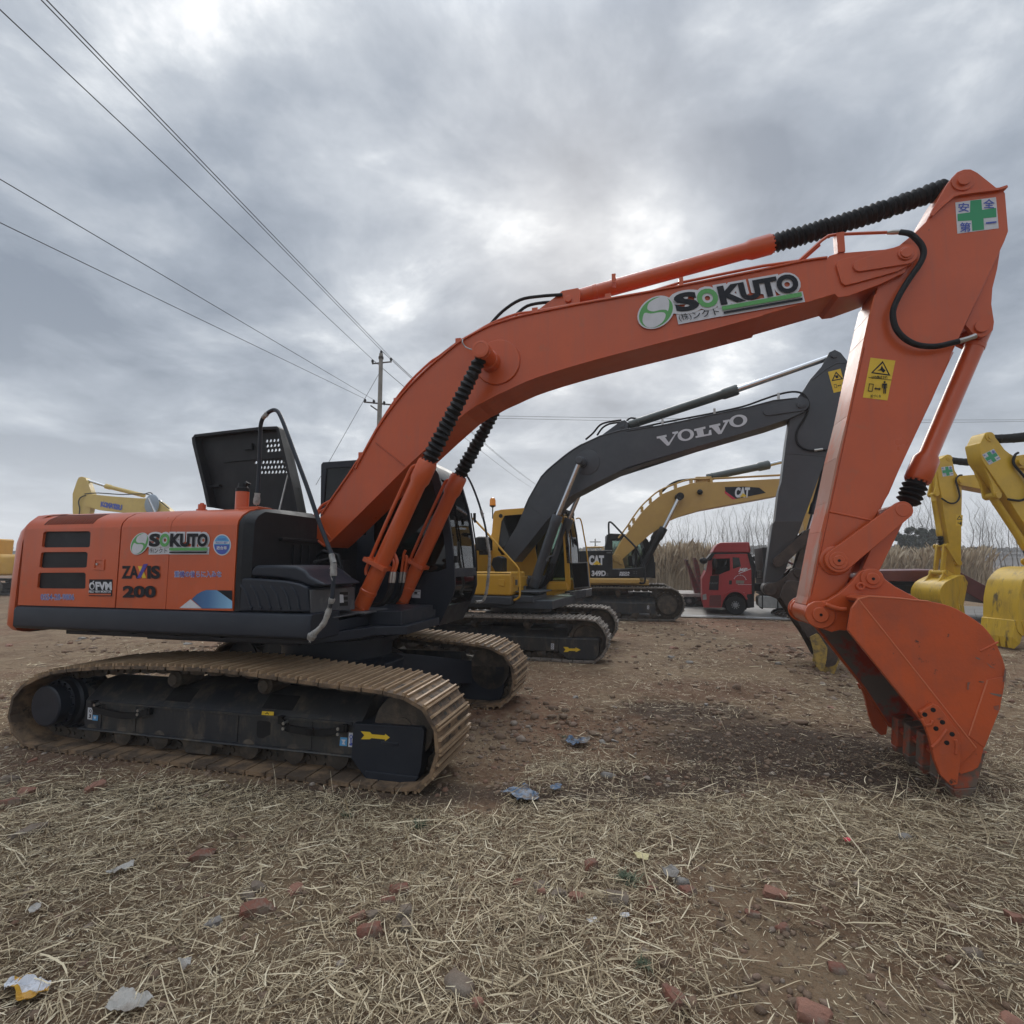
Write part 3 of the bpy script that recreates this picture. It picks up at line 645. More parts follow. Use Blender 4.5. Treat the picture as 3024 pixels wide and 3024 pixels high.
def flange(pts, wd, th):
    """cover plate along an edge, a little wider than the box section"""
    for a, b in zip(pts, pts[1:]):
        d = (Vector(b)-Vector(a)); 
        if d.length < 1e-4: continue
        d.normalize(); n = Vector((-d.y, d.x)); e = d*.002
        fl.prism([(a[0]-e.x-n.x*th*.3, a[1]-e.y-n.y*th*.3), (b[0]+e.x-n.x*th*.3, b[1]+e.y-n.y*th*.3), (b[0]+e.x+n.x*th, b[1]+e.y+n.y*th), (a[0]-e.x+n.x*th, a[1]-e.y+n.y*th)], -wd, wd)
flange(cr(T2[2:-3], 2), BV+.012, .012); flange(cr(B2[5:], 2), BV+.012, .012)
# weld seams and reinforcing plates
seam = F.L3('C', BV, [(620, 20), (880, 230)]); fl.tube(seam, .006, 6); fl.tube(F.L3('C', BV, [(125, 735), (232, 860)]), .006, 6)
fl.tube([(p[0], p[1]-.0, p[2]) for p in cr(F.L3('C', BV, [(48, 830), (100, 870), (165, 925)]), 3)], .012, 6)
rp = F.L('H', BV, [(545, 835), (560, 805), (590, 792), (1000, 700)]) + arc(pin[0], pin[1], .097, 80, -60, 8) + F.L('H', BV, [(1000, 880), (700, 965), (610, 985), (580, 960)])
fl.prism(rp, BV-.02, BV+.014); fl.prism(rp, -BV-.014, -BV+.02)
rp2 = bar2d(F.at('H', 720, 842, BV+.012), pin, .055, .092); fl.prism(rp2, BV, BV+.034); fl.prism(rp2, -BV-.034, -BV)
cp = F.at('G', 570, 215, .56)
fl.lathe((cp[0]+.07, BV-.02, cp[1]+.0), (cp[0]+.07, BV+.1, cp[1]), [(0, .24), (.026, .24), (.034, .232), (.034, 0)], 36)
fl.build('boom_plate', M['orange'], boom, bevel=.004)
mb = MB().pin(pin[0], pin[1], -BV-.05, BV+.05, .06, 24).pin(pin[0], pin[1], BV+.03, BV+.062, .045, 24)
mb.build('boom_pin', M['orange'], boom, bevel=.006)
# boom cylinder cross pin with bosses
cpn = F.at('G', 570, 215, .56)
for s in (1, -1): MB().lathe((cpn[0], s*.18, cpn[1]), (cpn[0], s*.60, cpn[1]), [(0, .11), (.15, .10), (.16, .088), (.36, .088), (.365, .080), (.38, .080), (.385, .088), (.41, .085), (.415, .062), (.412, .062), (.412, 0)], 28).build('cylinder_pin', M['orange'], boom, sharp=35)
# grease line to the pin
MB().tube(cr(F.L3('G', .3, [(430, 135, .24), (428, 160), (455, 195), (510, 215, .5)]), 4), .007).build('grease_line', M['wrap'], boom)
# steel pipes on top of the boom
mb = MB()
pp = [(a, b) for a, b in T2[2:19]]; tpl = []
for vv, k in ((.17, .035), (.10, .03)):
    path = []
    for i, (a, b) in enumerate(pp):
        d = (Vector(pp[min(i+1, len(pp)-1)])-Vector(pp[max(i-1, 0)])).normalized(); n = Vector((-d.y, d.x)); kk = k + .035*math.exp(-((i-7.5)/2.0)**2) + .03*math.exp(-((i-13)/1.2)**2) ; path.append((a+n.x*kk, vv, b+n.y*kk))
    mb.tube(cr(path, 3), .014, 8)
for i in (3, 6, 10, 14, 16):
    a, b = pp[i]; mb.box(a-.03, a+.03, .08, .2, b-.01, b+.075)
up = F.L3('S', .2, [(1050, 425), (1260, 360), (1500, 310), (1740, 262)]) + F.L3('H', .2, [(270, 800), (300, 775), (440, 650), (490, 615), (560, 605), (700, 598), (920, 590)])
mb.tube(up, .014, 8); mb.tube([(a, b-.06, c-.005) for a, b, c in up[:-4]], .014, 8)
mb.box(*sorted((F.at('H', 575, 700, .2)[0]-.03, F.at('H', 575, 700, .2)[0]+.03)), .14, .23, F.at('H', 590, 745, .2)[1], F.at('H', 590, 600, .2)[1])
for x, y in ((895, 340), (1275, 360)):
    u, w = F.at('S', x, y, .16); mb.box(u-.02, u+.02, .12, .22, w-.06, w+.03)
mb.build('hydraulic_pipe', M['orange'], boom, sharp=45)
# foot hoses and pipe ends behind the tank
mb = MB()
for dx in (0, 35): mb.tube(cr(F.L3('C', .15, [(245-dx, 520+dx*2), (150-dx*.5, 575+dx*1.5), (105, 640+dx), (60, 690+dx), (20+dx, 770)]), 4), .016)
mb.build('hydraulic_pipe', M['orange'], boom)
mb = MB()
for dx in (0, 38): mb.tube(F.L3('C', .2, [(60+dx, 690+dx*.5), (15+dx, 790+dx*.4), (-15+dx, 850)]), .017)
mb.build('hose_fitting', M['wrap'], boom)
mb = MB(); mb.tube(cr(F.L3('S', .12, [(185, 600), (260, 520), (360, 455), (470, 435), (600, 425)]), 4), .017); mb.tube(cr(F.L3('S', .0, [(330, 545), (400, 490), (500, 470), (560, 470)]), 4), .017)
mb.build('hose', M['rubber'], boom)
# sticker on the boom
def sokuto():
    out = ell(1067, 401, 92, 62, -58); e2 = ell(1067, 401, 86, 56, -58); W = 0
    el = [('p', [out], 0), ('p', [e2], 1), ('p', [ell(1067, 401, 82, 50.5, -58)], 1),
          ('p', [cr([(1042, 372), (1055, 345), (1085, 328), (1112, 325), (1124, 345), (1122, 370), (1110, 405), (1104, 398), (1086, 393), (1060, 395), (1046, 386)], 3, True)], 0),
          ('p', [cr([(1010, 440), (1022, 402), (1032, 395), (1048, 404), (1080, 405), (1096, 414), (1094, 434), (1075, 462), (1045, 478), (1020, 472)], 3, True)], 0)]
    for g, x0, x1, m in (('S', 1147, 1214, 2), ('O', 1224, 1290, 1), ('K', 1304, 1374, 2), ('U', 1379, 1442, 2), ('T', 1447, 1507, 2), ('O', 1512, 1580, 2)):
        el.insert(0, ('t', g, x0, 330, x1, 418, 0, .155, .06)); el.append(('t', g, x0, 330, x1, 418, m, .05, .06))
    el.insert(0, ('p', [[(1290, 424), (1594, 424), (1590, 482), (1286, 482)]], 0)); el.append(('p', [[(1298, 432), (1587, 430), (1584, 453), (1296, 453)]], 1)); el.append(('p', [[(1298, 461), (1584, 460), (1582, 473), (1297, 473)]], 2))
    el.insert(0, ('p', [[(1134, 430), (1290, 430), (1286, 480), (1130, 484)]], 0))
    el.append(('t', '(株)', 1138, 434, 1182, 476, 2, .0)); el.append(('t', 'ンクト', 1188, 436, 1282, 472, 2, .012))
    return el
SM = [M['white'], M['green'], M['ink']]
decal('company_sticker', boom, F, BV+.001, 'X', sokuto(), SM, (((1297, 482), (1585, 475), (1312, 330)), ((962, 570), (1828, 404), (905, 262))), eps=.0007)
# boom cylinders
for s in (1, -1):
    a = F.at('C', 492, 1475, .45); h = F.at('C', 1082, 190, .45)
    o = hcyl(ex, (a[0], s*.45, a[1]), (h[0], s*.45, h[1]), (cpn[0], s*.49, cpn[1]), .082, .10, .20, (M['orange'], M['rubber']), (.082, .062), .045, 'boom_cylinder', 20)
    mb = MB(); d = (Vector(h)-Vector(a)).normalized(); n = Vector((-d.y, d.x))
    def on(t, off, vv): p = Vector(a) + d*t + n*off; return (p.x, s*vv, p.y)
    Lc = (Vector(h)-Vector(a)).length
    mb.tube(cr([on(.33, .09, .46), on(.36, .115, .46), on(.45, .125, .46), on(.9, .135, .46), on(Lc-.25, .135, .46), on(Lc-.12, .13, .46), on(Lc-.08, .09, .46)], 4), .019)
    for t in (.48,): mb.prism([on(t-.02, -.10, 0)[::2], on(t+.02, -.10, 0)[::2], on(t+.02, .15, 0)[::2], on(t-.02, .15, 0)[::2]], *sorted((s*.36, s*.56)))
    mb.build('cylinder_pipe', M['orange'], o)
    mb = MB(); mb.prism([on(-.16, -.05, 0)[::2], on(.03, -.07, 0)[::2], on(.03, .07, 0)[::2], on(-.16, .05, 0)[::2]], *sorted((s*.40, s*.52))); mb.build('cylinder_lug', M['orange'], o, bevel=.012)
    mb = MB(); m2 = MB(); m3 = MB()
    xs = ((770, 800), (735, 780)) if s == 1 else ((885, 905), (850, 860))
    for i in range(2):
        vv = .40 if s == 1 else -.36
        if s == 1: pth = [(735+i*15, 1010-i*45), (770+i*12, 1030-i*40), (785+i*25, 1070-i*10), (780+i*22, 1110), (765+i*22, 1155)]
        else: pth = [(885-i*2, 965+i*60), (870+i*25, 1000+i*20), (862+i*30, 1060), (850+i*26, 1155)]
        mb.tube(cr(F.L3('C', vv, pth), 4), .017)
        q = pth[-1]; m2.tube(F.L3('C', vv, [q, (q[0]-6, q[1]+45), (q[0]-12, q[1]+95)]), [.019, .024, .021])
        m3.tube(cr(F.L3('C', vv, [(q[0]-12, q[1]+95), (q[0]-25, q[1]+150), (q[0]-45, q[1]+210), (q[0]-100, q[1]+280), (q[0]-190, q[1]+290)]), 4), .021)
    mb.build('cylinder_pipe', M['orange'], o); m2.build('hose_fitting', M['steel'], o); m3.build('hose', M['rubber'], o)

# ---- arm cylinder on top of the boom
lb = F.L('S', .09, [(440, 530), (560, 440), (600, 405), (690, 388), (706, 405), (700, 478)])
mb = MB(); mb.prism(lb, .06, .10); mb.prism(lb, -.10, -.06); u, w = F.at('S', 635, 455, .1); mb.pin(u, w, -.13, .13, .035); mb.build('cylinder_bracket', M['orange'], boom, bevel=.005)
a = F.at('S', 690, 440, 0); h = F.at('S', 1795, 136, 0); e = F.at('H', 1400, 245, 0)
hcyl(ex, (a[0], 0, a[1]), (h[0], 0, h[1]), (e[0], 0, e[1]), .078, .096, .19, (M['orange'], M['rubber']), (.088, .078), .045, 'arm_cylinder', 30)

# ---- arm
AV = .165
al = [('H', 990, 720), ('H', 1000, 695), ('H', 1130, 590), ('H', 1210, 510), ('H', 1270, 395), ('H', 1360, 240), ('H', 1400, 185), ('H', 1440, 143), ('H', 1490, 123), ('H', 1540, 122), ('H', 1590, 147), ('H', 1735, 262), ('H', 1770, 262), ('H', 1795, 300), ('H', 1818, 580), ('H', 1790, 655), ('H', 1420, 1440), ('T', 1030, 410), ('T', 830, 830), ('T', 740, 1040), ('T', 620, 1240), ('T', 450, 1640), ('T', 370, 1790), ('T', 300, 1900), ('T', 235, 1900), ('T', 185, 1850), ('T', 190, 1790), ('T', 205, 1740), ('T', 290, 1300), ('T', 340, 1100), ('T', 400, 800), ('T', 470, 520), ('T', 580, 0), ('H', 800, 1200), ('H', 850, 1000), ('H', 900, 850)]
apol = [F.at(z, x, y, AV) for z, x, y in al]
arm = MB().prism(apol, -AV, AV).build('arm', M['orange'], ex, bevel=.007)
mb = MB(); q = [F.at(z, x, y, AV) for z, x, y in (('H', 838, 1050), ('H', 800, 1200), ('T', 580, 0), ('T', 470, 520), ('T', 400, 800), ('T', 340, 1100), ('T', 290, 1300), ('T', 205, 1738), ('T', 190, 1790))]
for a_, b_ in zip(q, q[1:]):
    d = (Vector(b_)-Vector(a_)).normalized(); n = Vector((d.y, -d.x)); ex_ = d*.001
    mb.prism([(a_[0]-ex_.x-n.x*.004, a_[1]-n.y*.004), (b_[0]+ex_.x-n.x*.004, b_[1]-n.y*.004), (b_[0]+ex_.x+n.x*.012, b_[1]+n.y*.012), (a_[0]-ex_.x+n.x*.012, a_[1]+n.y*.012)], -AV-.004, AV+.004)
ap = mb.build('arm_face_plate', M['scuff_sheen'], arm, bevel=.003); lab(ap, 'scuffed front face of the arm, painted pale with sky reflection')
mb = MB()
lug = F.L('H', .13, [(1760, 700), (1735, 860), (1700, 1000), (1692, 1120), (1712, 1250), (1703, 1310), (1655, 1350), (1610, 1362), (1560, 1340), (1500, 1270)])
for v_ in (.09, -.13): mb.prism(lug, v_, v_+.04)
u, w = F.at('H', 1625, 1280, .15); LUGP = (u, w); mb.pin(u, w, -.15, .15, .05)
# rib over the back of the arm head, seams
for pts in ([(1240, 480), (1310, 410), (1400, 335), (1440, 322), (1600, 300), (1735, 285), (1795, 265)],):
    P_ = F.L('H', AV, pts)
    for a_, b_ in zip(P_, P_[1:]):
        d = (Vector(b_)-Vector(a_)).normalized(); n = Vector((-d.y, d.x))*.011; mb.prism([(a_[0]-n.x, a_[1]-n.y), (b_[0]-n.x, b_[1]-n.y), (b_[0]+n.x, b_[1]+n.y), (a_[0]+n.x, a_[1]+n.y)], -AV-.03, AV+.03)
mb.tube(F.L3('T', AV, [(335, 1160), (480, 1190), (625, 1222)]), .010, 8)
for a_, b_ in (((575, 60), (220, 1720)), ((1170, 90), (450, 1640))): mb.tube(F.L3('T', AV, [a_, b_]), .004, 6)
u, w = F.at('H', 1490, 205, AV+.02); TIP = (u, w); mb.pin(u, w, -AV-.03, AV+.03, .045); mb.pin(u, w, -AV, AV+.012, .085)
u, w = F.at('T', 385, 1490, .2); LK = (u, w); mb.lathe((u, AV-.01, w), (u, AV+.1, w), [(0, .125), (.03, .125), (.036, .115), (.036, .09)], 30)
mb.build('arm_plate', M['orange'], arm, bevel=.004)
mb = MB(); hs = cr(F.L3('H', .24, [(1020, 588, .2), (1090, 600), (1140, 640), (1180, 690), (1192, 750), (1165, 820), (1110, 900), (1050, 990), (1000, 1080), (965, 1180), (985, 1290), (1050, 1370), (1150, 1420), (1280, 1430), (1400, 1405), (1450, 1392)]), 4)
mb.tube(hs, .024, 12); mb.build('hose', M['rubber'], arm)
MB().tube(F.L3('H', .2, [(920, 592), (960, 588), (1025, 586)]), [.016, .022, .02]).tube(F.L3('H', .24, [(1450, 1394), (1520, 1372), (1575, 1352)]), [.024, .02, .022]).build('hose_fitting', M['steel'], arm)
decal('safety_sticker', arm, F, AV+.001, 'H', [('p', [[(1425, 370), (1725, 330), (1745, 560), (1440, 600)]], 0), ('p', [[(1535, 357), (1617, 348), (1622, 425), (1725, 410), (1728, 478), (1632, 487), (1637, 570), (1550, 580), (1545, 503), (1442, 508), (1440, 455), (1533, 443)]], 1),
      ('t', '安', 1447, 376, 1525, 440, 2, .015), ('t', '全', 1632, 348, 1712, 412, 2, .015), ('t', '第', 1458, 520, 1536, 588, 2, .012), ('p', [[(1647, 519), (1726, 511), (1726, 522), (1648, 531)]], 2)], [M['white'], M['sgreen'], M['blue']])
def man(x, y, h, m):
    k = h/90
    return [('p', [ell(x, y-38*k, 7*k, 8*k)], m), ('p', [[(x-18*k, y-28*k), (x+18*k, y-28*k), (x+18*k, y+6*k), (x+13*k, y+6*k), (x+12*k, y-16*k), (x+9*k, y-16*k), (x+9*k, y+45*k), (x+2*k, y+45*k), (x+2*k, y+10*k), (x-2*k, y+10*k), (x-2*k, y+45*k), (x-9*k, y+45*k), (x-9*k, y-16*k), (x-12*k, y-16*k), (x-13*k, y+6*k), (x-18*k, y+6*k)]], m)]
decal('warning_sticker', arm, F, AV+.001, 'T', [('p', [[(615, 128), (782, 148), (728, 415), (563, 395)]], 0), ('p', [[(697, 150), (748, 250), (616, 232)], [(697, 165), (733, 240), (632, 226)]], 1), ('p', [[(690, 180), (700, 200), (715, 215), (700, 230), (685, 215), (660, 215), (680, 205)]], 1),
      ('t', 'はね飛ばされ', 622, 250, 728, 270, 1, .02), ('p', [[(600, 260), (755, 278), (754, 281), (600, 263)]], 1), ('p', [[(604, 302), (635, 306), (626, 358), (595, 355)], [(608, 307), (630, 310), (622, 353), (600, 350)]], 1),
      ('p', [[(637, 337), (650, 327), (650, 333), (670, 335), (670, 329), (682, 340), (668, 350), (668, 343), (650, 341), (650, 347)]], 1), ('t', '近づくな', 612, 378, 682, 396, 1, .02)] + man(706, 330, 84, 1), [M['yellowv'], M['ink']])

# ---- bucket cylinder, links
q = F.at('T', 840, 1150, .27); LP = q
e = Vector(F.at('T', 852, 1128, .0)); a = Vector(F.at('H', 1630, 1285, .0)); d = (e-a).normalized()
h = a + d*((e-a).length - .245)
hcyl(ex, (a.x, 0, a.y), (h.x, 0, h.y), (e.x, 0, e.y), .072, .10, .20, (M['orange'], M['rubber']), (.092, .085), .045, 'bucket_cylinder', 4)
mb = MB()
for v_ in (.215, -.255): mb.prism(bar2d(LK, LP, .10, .075, 12), v_, v_+.04)
mb.pin(LP[0], LP[1], -.26, .26, .055, 24); mb.pin(LK[0], LK[1], -.265, .265, .075, 24); mb.pin(LK[0], LK[1], .26, .272, .045, 24)
mb.build('side_link', M['orange'], ex, bevel=.006)
BP = F.at('I', 348, 640, .26); BL = F.at('I', 660, 425, .26)
mb = MB(); d = (Vector(BL)-Vector(LP)).normalized(); n = Vector((-d.y, d.x))
q = [Vector(LP)+n*.075, Vector(BL)+n*.06, Vector(BL)-n*.06, Vector(LP)-n*.075]
for v_ in (.105, -.165): mb.prism([tuple(p) for p in q], v_, v_+.06)
mb.prism([tuple(p) for p in (Vector(LP)+n*.05+d*.1, Vector(BL)+n*.05-d*.1, Vector(BL)-n*.0-d*.1, Vector(LP)-n*.0+d*.1)], -.12, .12)
mb.build('power_link', M['orange'], ex, bevel=.01)
mb = MB()
for v_ in (.24, -.24): mb.lathe((LK[0], v_-.0, LK[1]), (LK[0], v_+.04, LK[1]), [(0, .02)], 6) if False else None
# ---- bucket
BW = .53
side = F.L('I', BW, [(540, 600), (580, 545), (640, 530), (800, 540), (1000, 560), (1130, 590), (1230, 640), (1330, 710), (1400, 800), (1445, 900), (1463, 970), (1455, 1080), (1430, 1200), (1390, 1310), (1335, 1440), (1300, 1560), (1200, 1600), (1150, 1570), (960, 1285), (515, 735)])
bk = MB(); bk.prism(side, BW-.03, BW); bk.prism(side, -BW, -BW+.03)
shell = side[1:17]; cx = sum(p[0] for p in side)/len(side); cy = sum(p[1] for p in side)/len(side)
sm = cr(shell, 3); ns = []
for i, p in enumerate(sm):
    d = (Vector(sm[min(i+1, len(sm)-1)])-Vector(sm[max(i-1, 0)])).normalized(); ns.append((p[0]-d.y*-.028*-1, p[1]-d.x*.028) if False else (p[0]+(-d.y if (cx-p[0])*(-d.y)+(cy-p[1])*d.x > 0 else d.y)*.03, p[1]+(d.x if (cx-p[0])*(-d.y)+(cy-p[1])*d.x > 0 else -d.x)*.03))
bk.prism(sm + ns[::-1], -BW+.002, BW-.002)
bu = bk.build('bucket', [M['orange_worn']], ex, bevel=.004)
# dirty inside lining
ln = [(p[0]+(cx-p[0])*.012, p[1]+(cy-p[1])*.012) for p in ns]; ln2 = [(p[0]+(cx-p[0])*.03, p[1]+(cy-p[1])*.03) for p in ns]
mb = MB(); mb.prism(ln + ln2[::-1], -BW+.031, BW-.031); mb.prism([(p[0]+(cx-p[0])*.05, p[1]+(cy-p[1])*.05) for p in side], -BW+.031, -BW+.036); mb.prism([(p[0]+(cx-p[0])*.05, p[1]+(cy-p[1])*.05) for p in side], BW-.036, BW-.031)
mb.build('bucket_lining', M['orange_inner'], bu)
mb = MB(); ed = F.L('I', BW, [(580, 547), (1285, 1442), (1160, 1570), (960, 1285), (515, 735), (540, 600)])
mb.prism(ed, BW-.002, BW+.014); MB().prism(ed, -BW-.014, -BW+.002).build('side_plate', M['orange_worn'], bu, bevel=.005)
wp = F.L('I', BW, [(1240, 1370), (1355, 1030), (1450, 1010), (1430, 1200), (1335, 1440)]); mb.prism(wp, BW-.002, BW+.006)
mb.tube(F.L3('I', BW, [(1310, 860), (1420, 805)]), .008, 6)
MB().tube(F.L3('I', BW+.013, [(580, 549), (930, 990), (1285, 1440)]), .006, 6).build('weld_bead', M['orangeedge'], bu)
MB().tube(F.L3('I', BW, [(545, 598), (582, 546), (640, 531), (800, 541), (1000, 561)]), .006, 6).build('weld_bead', M['orangeedge'], bu)
MB().tube(F.L3('I', BW+.003, [(1242, 1368), (1355, 1032)]), .005, 6).build('weld_bead', M['orangeedge'], bu)
mb.build('side_plate', M['orange_worn'], bu, bevel=.005)
ct = F.L('I', BW, [(928, 1215), (1008, 1166), (1040, 1180), (1165, 1345), (1172, 1480), (1152, 1645), (1110, 1650), (1050, 1590), (1015, 1500), (985, 1370)])
for s in (1, -1):
    mb = MB(); mb.prism(ct, *sorted((s*(BW+.012), s*(BW+.05))))
    for pts in ([(958, 1265), (975, 1305), (1015, 1300), (1022, 1275)], [(1020, 1440), (1060, 1400), (1110, 1330)], [(1160, 1390), (1172, 1430), (1165, 1480)]):
        mb.tube(F.L3('I', s*(BW+.05), pts) if s == 1 else [(a, -BW-.05, c) for a, b, c in F.L3('I', BW+.05, pts)], .014, 6)
    sc = mb.build('side_cutter', M['orange_worn'], bu, bevel=.008)
    for x, y in ((1028, 1213), (978, 1241), (1084, 1287), (1045, 1325), (1142, 1359), (1110, 1410)):
        u, w = F.at('I', x, y, BW+.05); MB().pin(u, w, *sorted((s*(BW+.046), s*(BW+.0515))), .017, 14).build('bolt_hole', M['rubber'], sc)
tooth = F.L('I', BW-.03, [(1160, 1480), (1340, 1455), (1347, 1470), (1290, 1680), (1225, 1798), (1185, 1785), (1152, 1690)])
for i in range(5):
    vc = .44 - i*.22; tp = tooth
    mb = MB(); c5 = [tp[0], tp[1], tp[2], tp[3], tp[6]]
    mb.prism(c5, vc-.06, vc+.06, 0, [(q_[0]+(cx-q_[0])*.0, q_[1]) for q_ in c5]); mb.prism([tp[0], tp[1], tp[2]], vc-.085, vc+.085)
    th = mb.build('tooth_adapter', M['lip'], bu, bevel=.012)
    mb = MB(); a3, a6, a4, a5 = (Vector(tp[k]) for k in (3, 6, 4, 5))
    r1 = [(a3.x, vc-.062, a3.y), (a3.x, vc+.062, a3.y), (a6.x, vc+.062, a6.y), (a6.x, vc-.062, a6.y)]; r2 = [(a4.x, vc-.035, a4.y), (a4.x, vc+.035, a4.y), (a5.x, vc+.035, a5.y), (a5.x, vc-.035, a5.y)]
    k = (a3-a6)*.04; r1 = [(p[0]+(k.x if j < 2 else -k.x), p[1], p[2]+(k.y if j < 2 else -k.y)) for j, p in enumerate(r1)]
    mb.rings([r1, r2]); mb.build('tooth_tip', M['toothsteel'], th, bevel=.01)
ear = F.L('I', .26, [(262, 640), (268, 605), (292, 578), (340, 565), (400, 553), (470, 510), (530, 455), (590, 382), (635, 363), (680, 364), (712, 385), (745, 430), (800, 470), (930, 540), (1000, 580), (620, 600), (525, 640), (508, 738), (470, 735), (420, 747), (360, 725), (300, 692)])
mb = MB()
for v_ in (.205, -.255): mb.prism(ear, v_, v_+.05)
for v_, t in ((.255, .02), (-.275, .02)):
    mb.pin(BP[0], BP[1], v_, v_+t, .115, 28); mb.pin(BL[0], BL[1], v_, v_+t, .085, 28)
mb.pin(BP[0], BP[1], -.29, .29, .065, 24); mb.pin(BL[0], BL[1], -.29, .29, .05, 24)
u, w = F.at('I', 590, 470, .26); mb.lathe((u, .25, w), (u, .29, w), [(0, .035), (.03, .035), (.03, .015), (.01, .015)], 16)
mb.tube(F.L3('I', .29, [(378, 578), (420, 595), (470, 610), (510, 610)]), .022, 8)
mb.build('bucket_ear', M['orange'], bu, bevel=.008)
mb = MB()
for q in (BP, BL, LK): mb.pin(q[0], q[1], .27, .294 if q is not LK else .274, .012, 10)
mb.build('grease_hole', M['rubber'], bu)
MB().pin(BP[0], BP[1], -.18, .18, .10, 24).build('arm_end_boss', M['orange'], arm)

decal('scrape', bu, F, BW+.001, 'I', [('p', [q_], 0) for q_ in ([(1280, 893), (1308, 905), (1312, 914), (1288, 905)], [(1345, 925), (1375, 950), (1402, 966), (1370, 955)], [(1380, 1072), (1446, 1085), (1440, 1095), (1395, 1088)], [(1400, 1030), (1450, 1010), (1456, 1040), (1420, 1052)], [(1360, 1108), (1440, 1120), (1432, 1135), (1380, 1120)], [(1232, 1045), (1250, 1046), (1240, 1060), (1240, 1090), (1228, 1090)], [(1300, 1038), (1330, 1042), (1325, 1048), (1298, 1045)], [(1385, 1190), (1420, 1180), (1415, 1215), (1392, 1208)], [(1452, 960), (1462, 970), (1455, 1060), (1446, 1020)])], [M['toothsteel']])
# ---- stickers on the housing
decal('company_sticker', door3, F, 1.336, 'A', sokuto(), SM, eps=.0007)
decal('model_lettering', door2, F, 1.336, 'A', [('t', 'ZA', 932, 574, 1050, 662, 0, .04), ('p', [[(1050, 572), (1082, 572), (1115, 662), (1085, 664)]], 1), ('p', [[(1095, 556), (1128, 554), (1072, 662), (1044, 664)]], 2), ('t', 'IS', 1130, 574, 1214, 662, 0, .05), ('t', '200', 946, 726, 1182, 806, 0, .05)], [M['ink'], M['yellowv'], M['purple']])
def outl(s, x0, y0, x1, y1, a, b): return [('t', s, x0, y0, x1, y1, a, .045), ('t', s, x0, y0, x1, y1, b, .004)]
decal('phone_number', door1, F, 1.336, 'A', outl('0S54-28-9806', 312, 785, 565, 828, 0, 1), [M['white'], M['blue']])
decal('notice_lettering', door3, F, 1.336, 'A', outl('重機の後らに入ゐな', 1328, 608, 1685, 656, 0, 1), [M['white'], M['blue']])
decal('round_sticker', door3, F, 1.336, 'A', [('p', [ell(1690, 410, 68, 81)], 0), ('p', [ell(1690, 410, 60, 73)], 1), ('p', [[(1632, 410), (1748, 410), (1742, 440), (1715, 475), (1690, 482), (1662, 474), (1638, 440)]], 2), ('p', [[(1634, 384), (1746, 384), (1748, 402), (1632, 402)]], 0), ('t', '排出ガス基準', 1645, 386, 1738, 400, 2, .02), ('t', '適合車', 1652, 420, 1730, 446, 0, .02), ('t', '建設機械', 1660, 360, 1722, 372, 2, .0)], [M['white'], M['cyan'], M['blue']])
decal('monitor_sticker', door1, F, 1.336, 'A', [('p', [[(680, 672), (857, 672), (853, 801), (676, 799)]], 0), ('t', 'FVM', 733, 695, 850, 750, 1, .05, -.06), ('p', [ell(702, 722, 21, 28), ell(704, 726, 13, 18)], 1), ('p', [[(700, 705), (712, 684), (722, 682), (712, 700)]], 1), ('t', 'FIELD VIEW MONITOR', 680, 757, 850, 773, 1, .03), ('p', [[(680, 780), (850, 781), (849, 794), (679, 792)]], 2)], [M['ink'], M['white'], M['orange']])
decal('corner_sticker', door3, F, 1.336, 'A', [('p', [[(1365, 890), (1450, 823), (1535, 893)]], 0), ('p', [[(1460, 822), (1500, 785), (1535, 765), (1570, 753), (1650, 753), (1768, 838), (1768, 893), (1540, 893)]], 1), ('p', [[(1654, 755), (1768, 756), (1768, 835)]], 2)], [M['white'], M['bluefade'], M['ink']])
# ================================================================== other machines
for k, c, c2 in (('vgrey', (.045, .050, .058), (.06, .066, .074)), ('vyellow', (.62, .33, .028), (.55, .29, .03)), ('catyellow', (.50, .30, .075), (.44, .26, .07)), ('kyellow', (.64, .40, .02), (.52, .32, .02)), ('kpale', (.66, .48, .13), (.6, .42, .12)), ('truckred', (.34, .022, .025), (.27, .02, .022)), ('trailred', (.10, .014, .016), (.14, .03, .025))):
    M[k] = surf(k + '_paint', c, .42, c2, (.4, .7), 2.2, coat=.08, bump=.0008, bscale=60, c3=tuple(.6*x + .05 for x in c2), f3=(.62, .8), scale3=6)
M['kworn'] = surf('scraped_yellow_bucket', (.62, .39, .02), .5, (.45, .28, .03), (.45, .7), 3, bump=.002, bscale=40, c3=(.12, .085, .035), f3=(.56, .68), scale3=5, stretch=(1.6, 1.6, .35))
M['rusty'] = surf('rusty_worn_steel', (.045, .032, .026), .6, (.085, .06, .045), (.45, .65), 4, bump=.004, bscale=40, c3=(.2, .18, .16), f3=(.66, .7), scale3=14)
M['vwear'] = surf('worn_grey_arm_end', (.042, .043, .046), .5, (.048, .042, .038), (.4, .7), 3, bump=.002, bscale=40, c3=(.24, .23, .22), f3=(.69, .74), scale3=10)
M['shoe_cat'] = surf('cat_shoe', (.13, .11, .09), .7, (.06, .05, .042), (.5, .65), 6, bump=.004, bscale=45)
M['silver'] = surf('brushed_tank', (.32, .33, .33), .4, (.22, .23, .22), (.4, .7), 4, metal=.6)

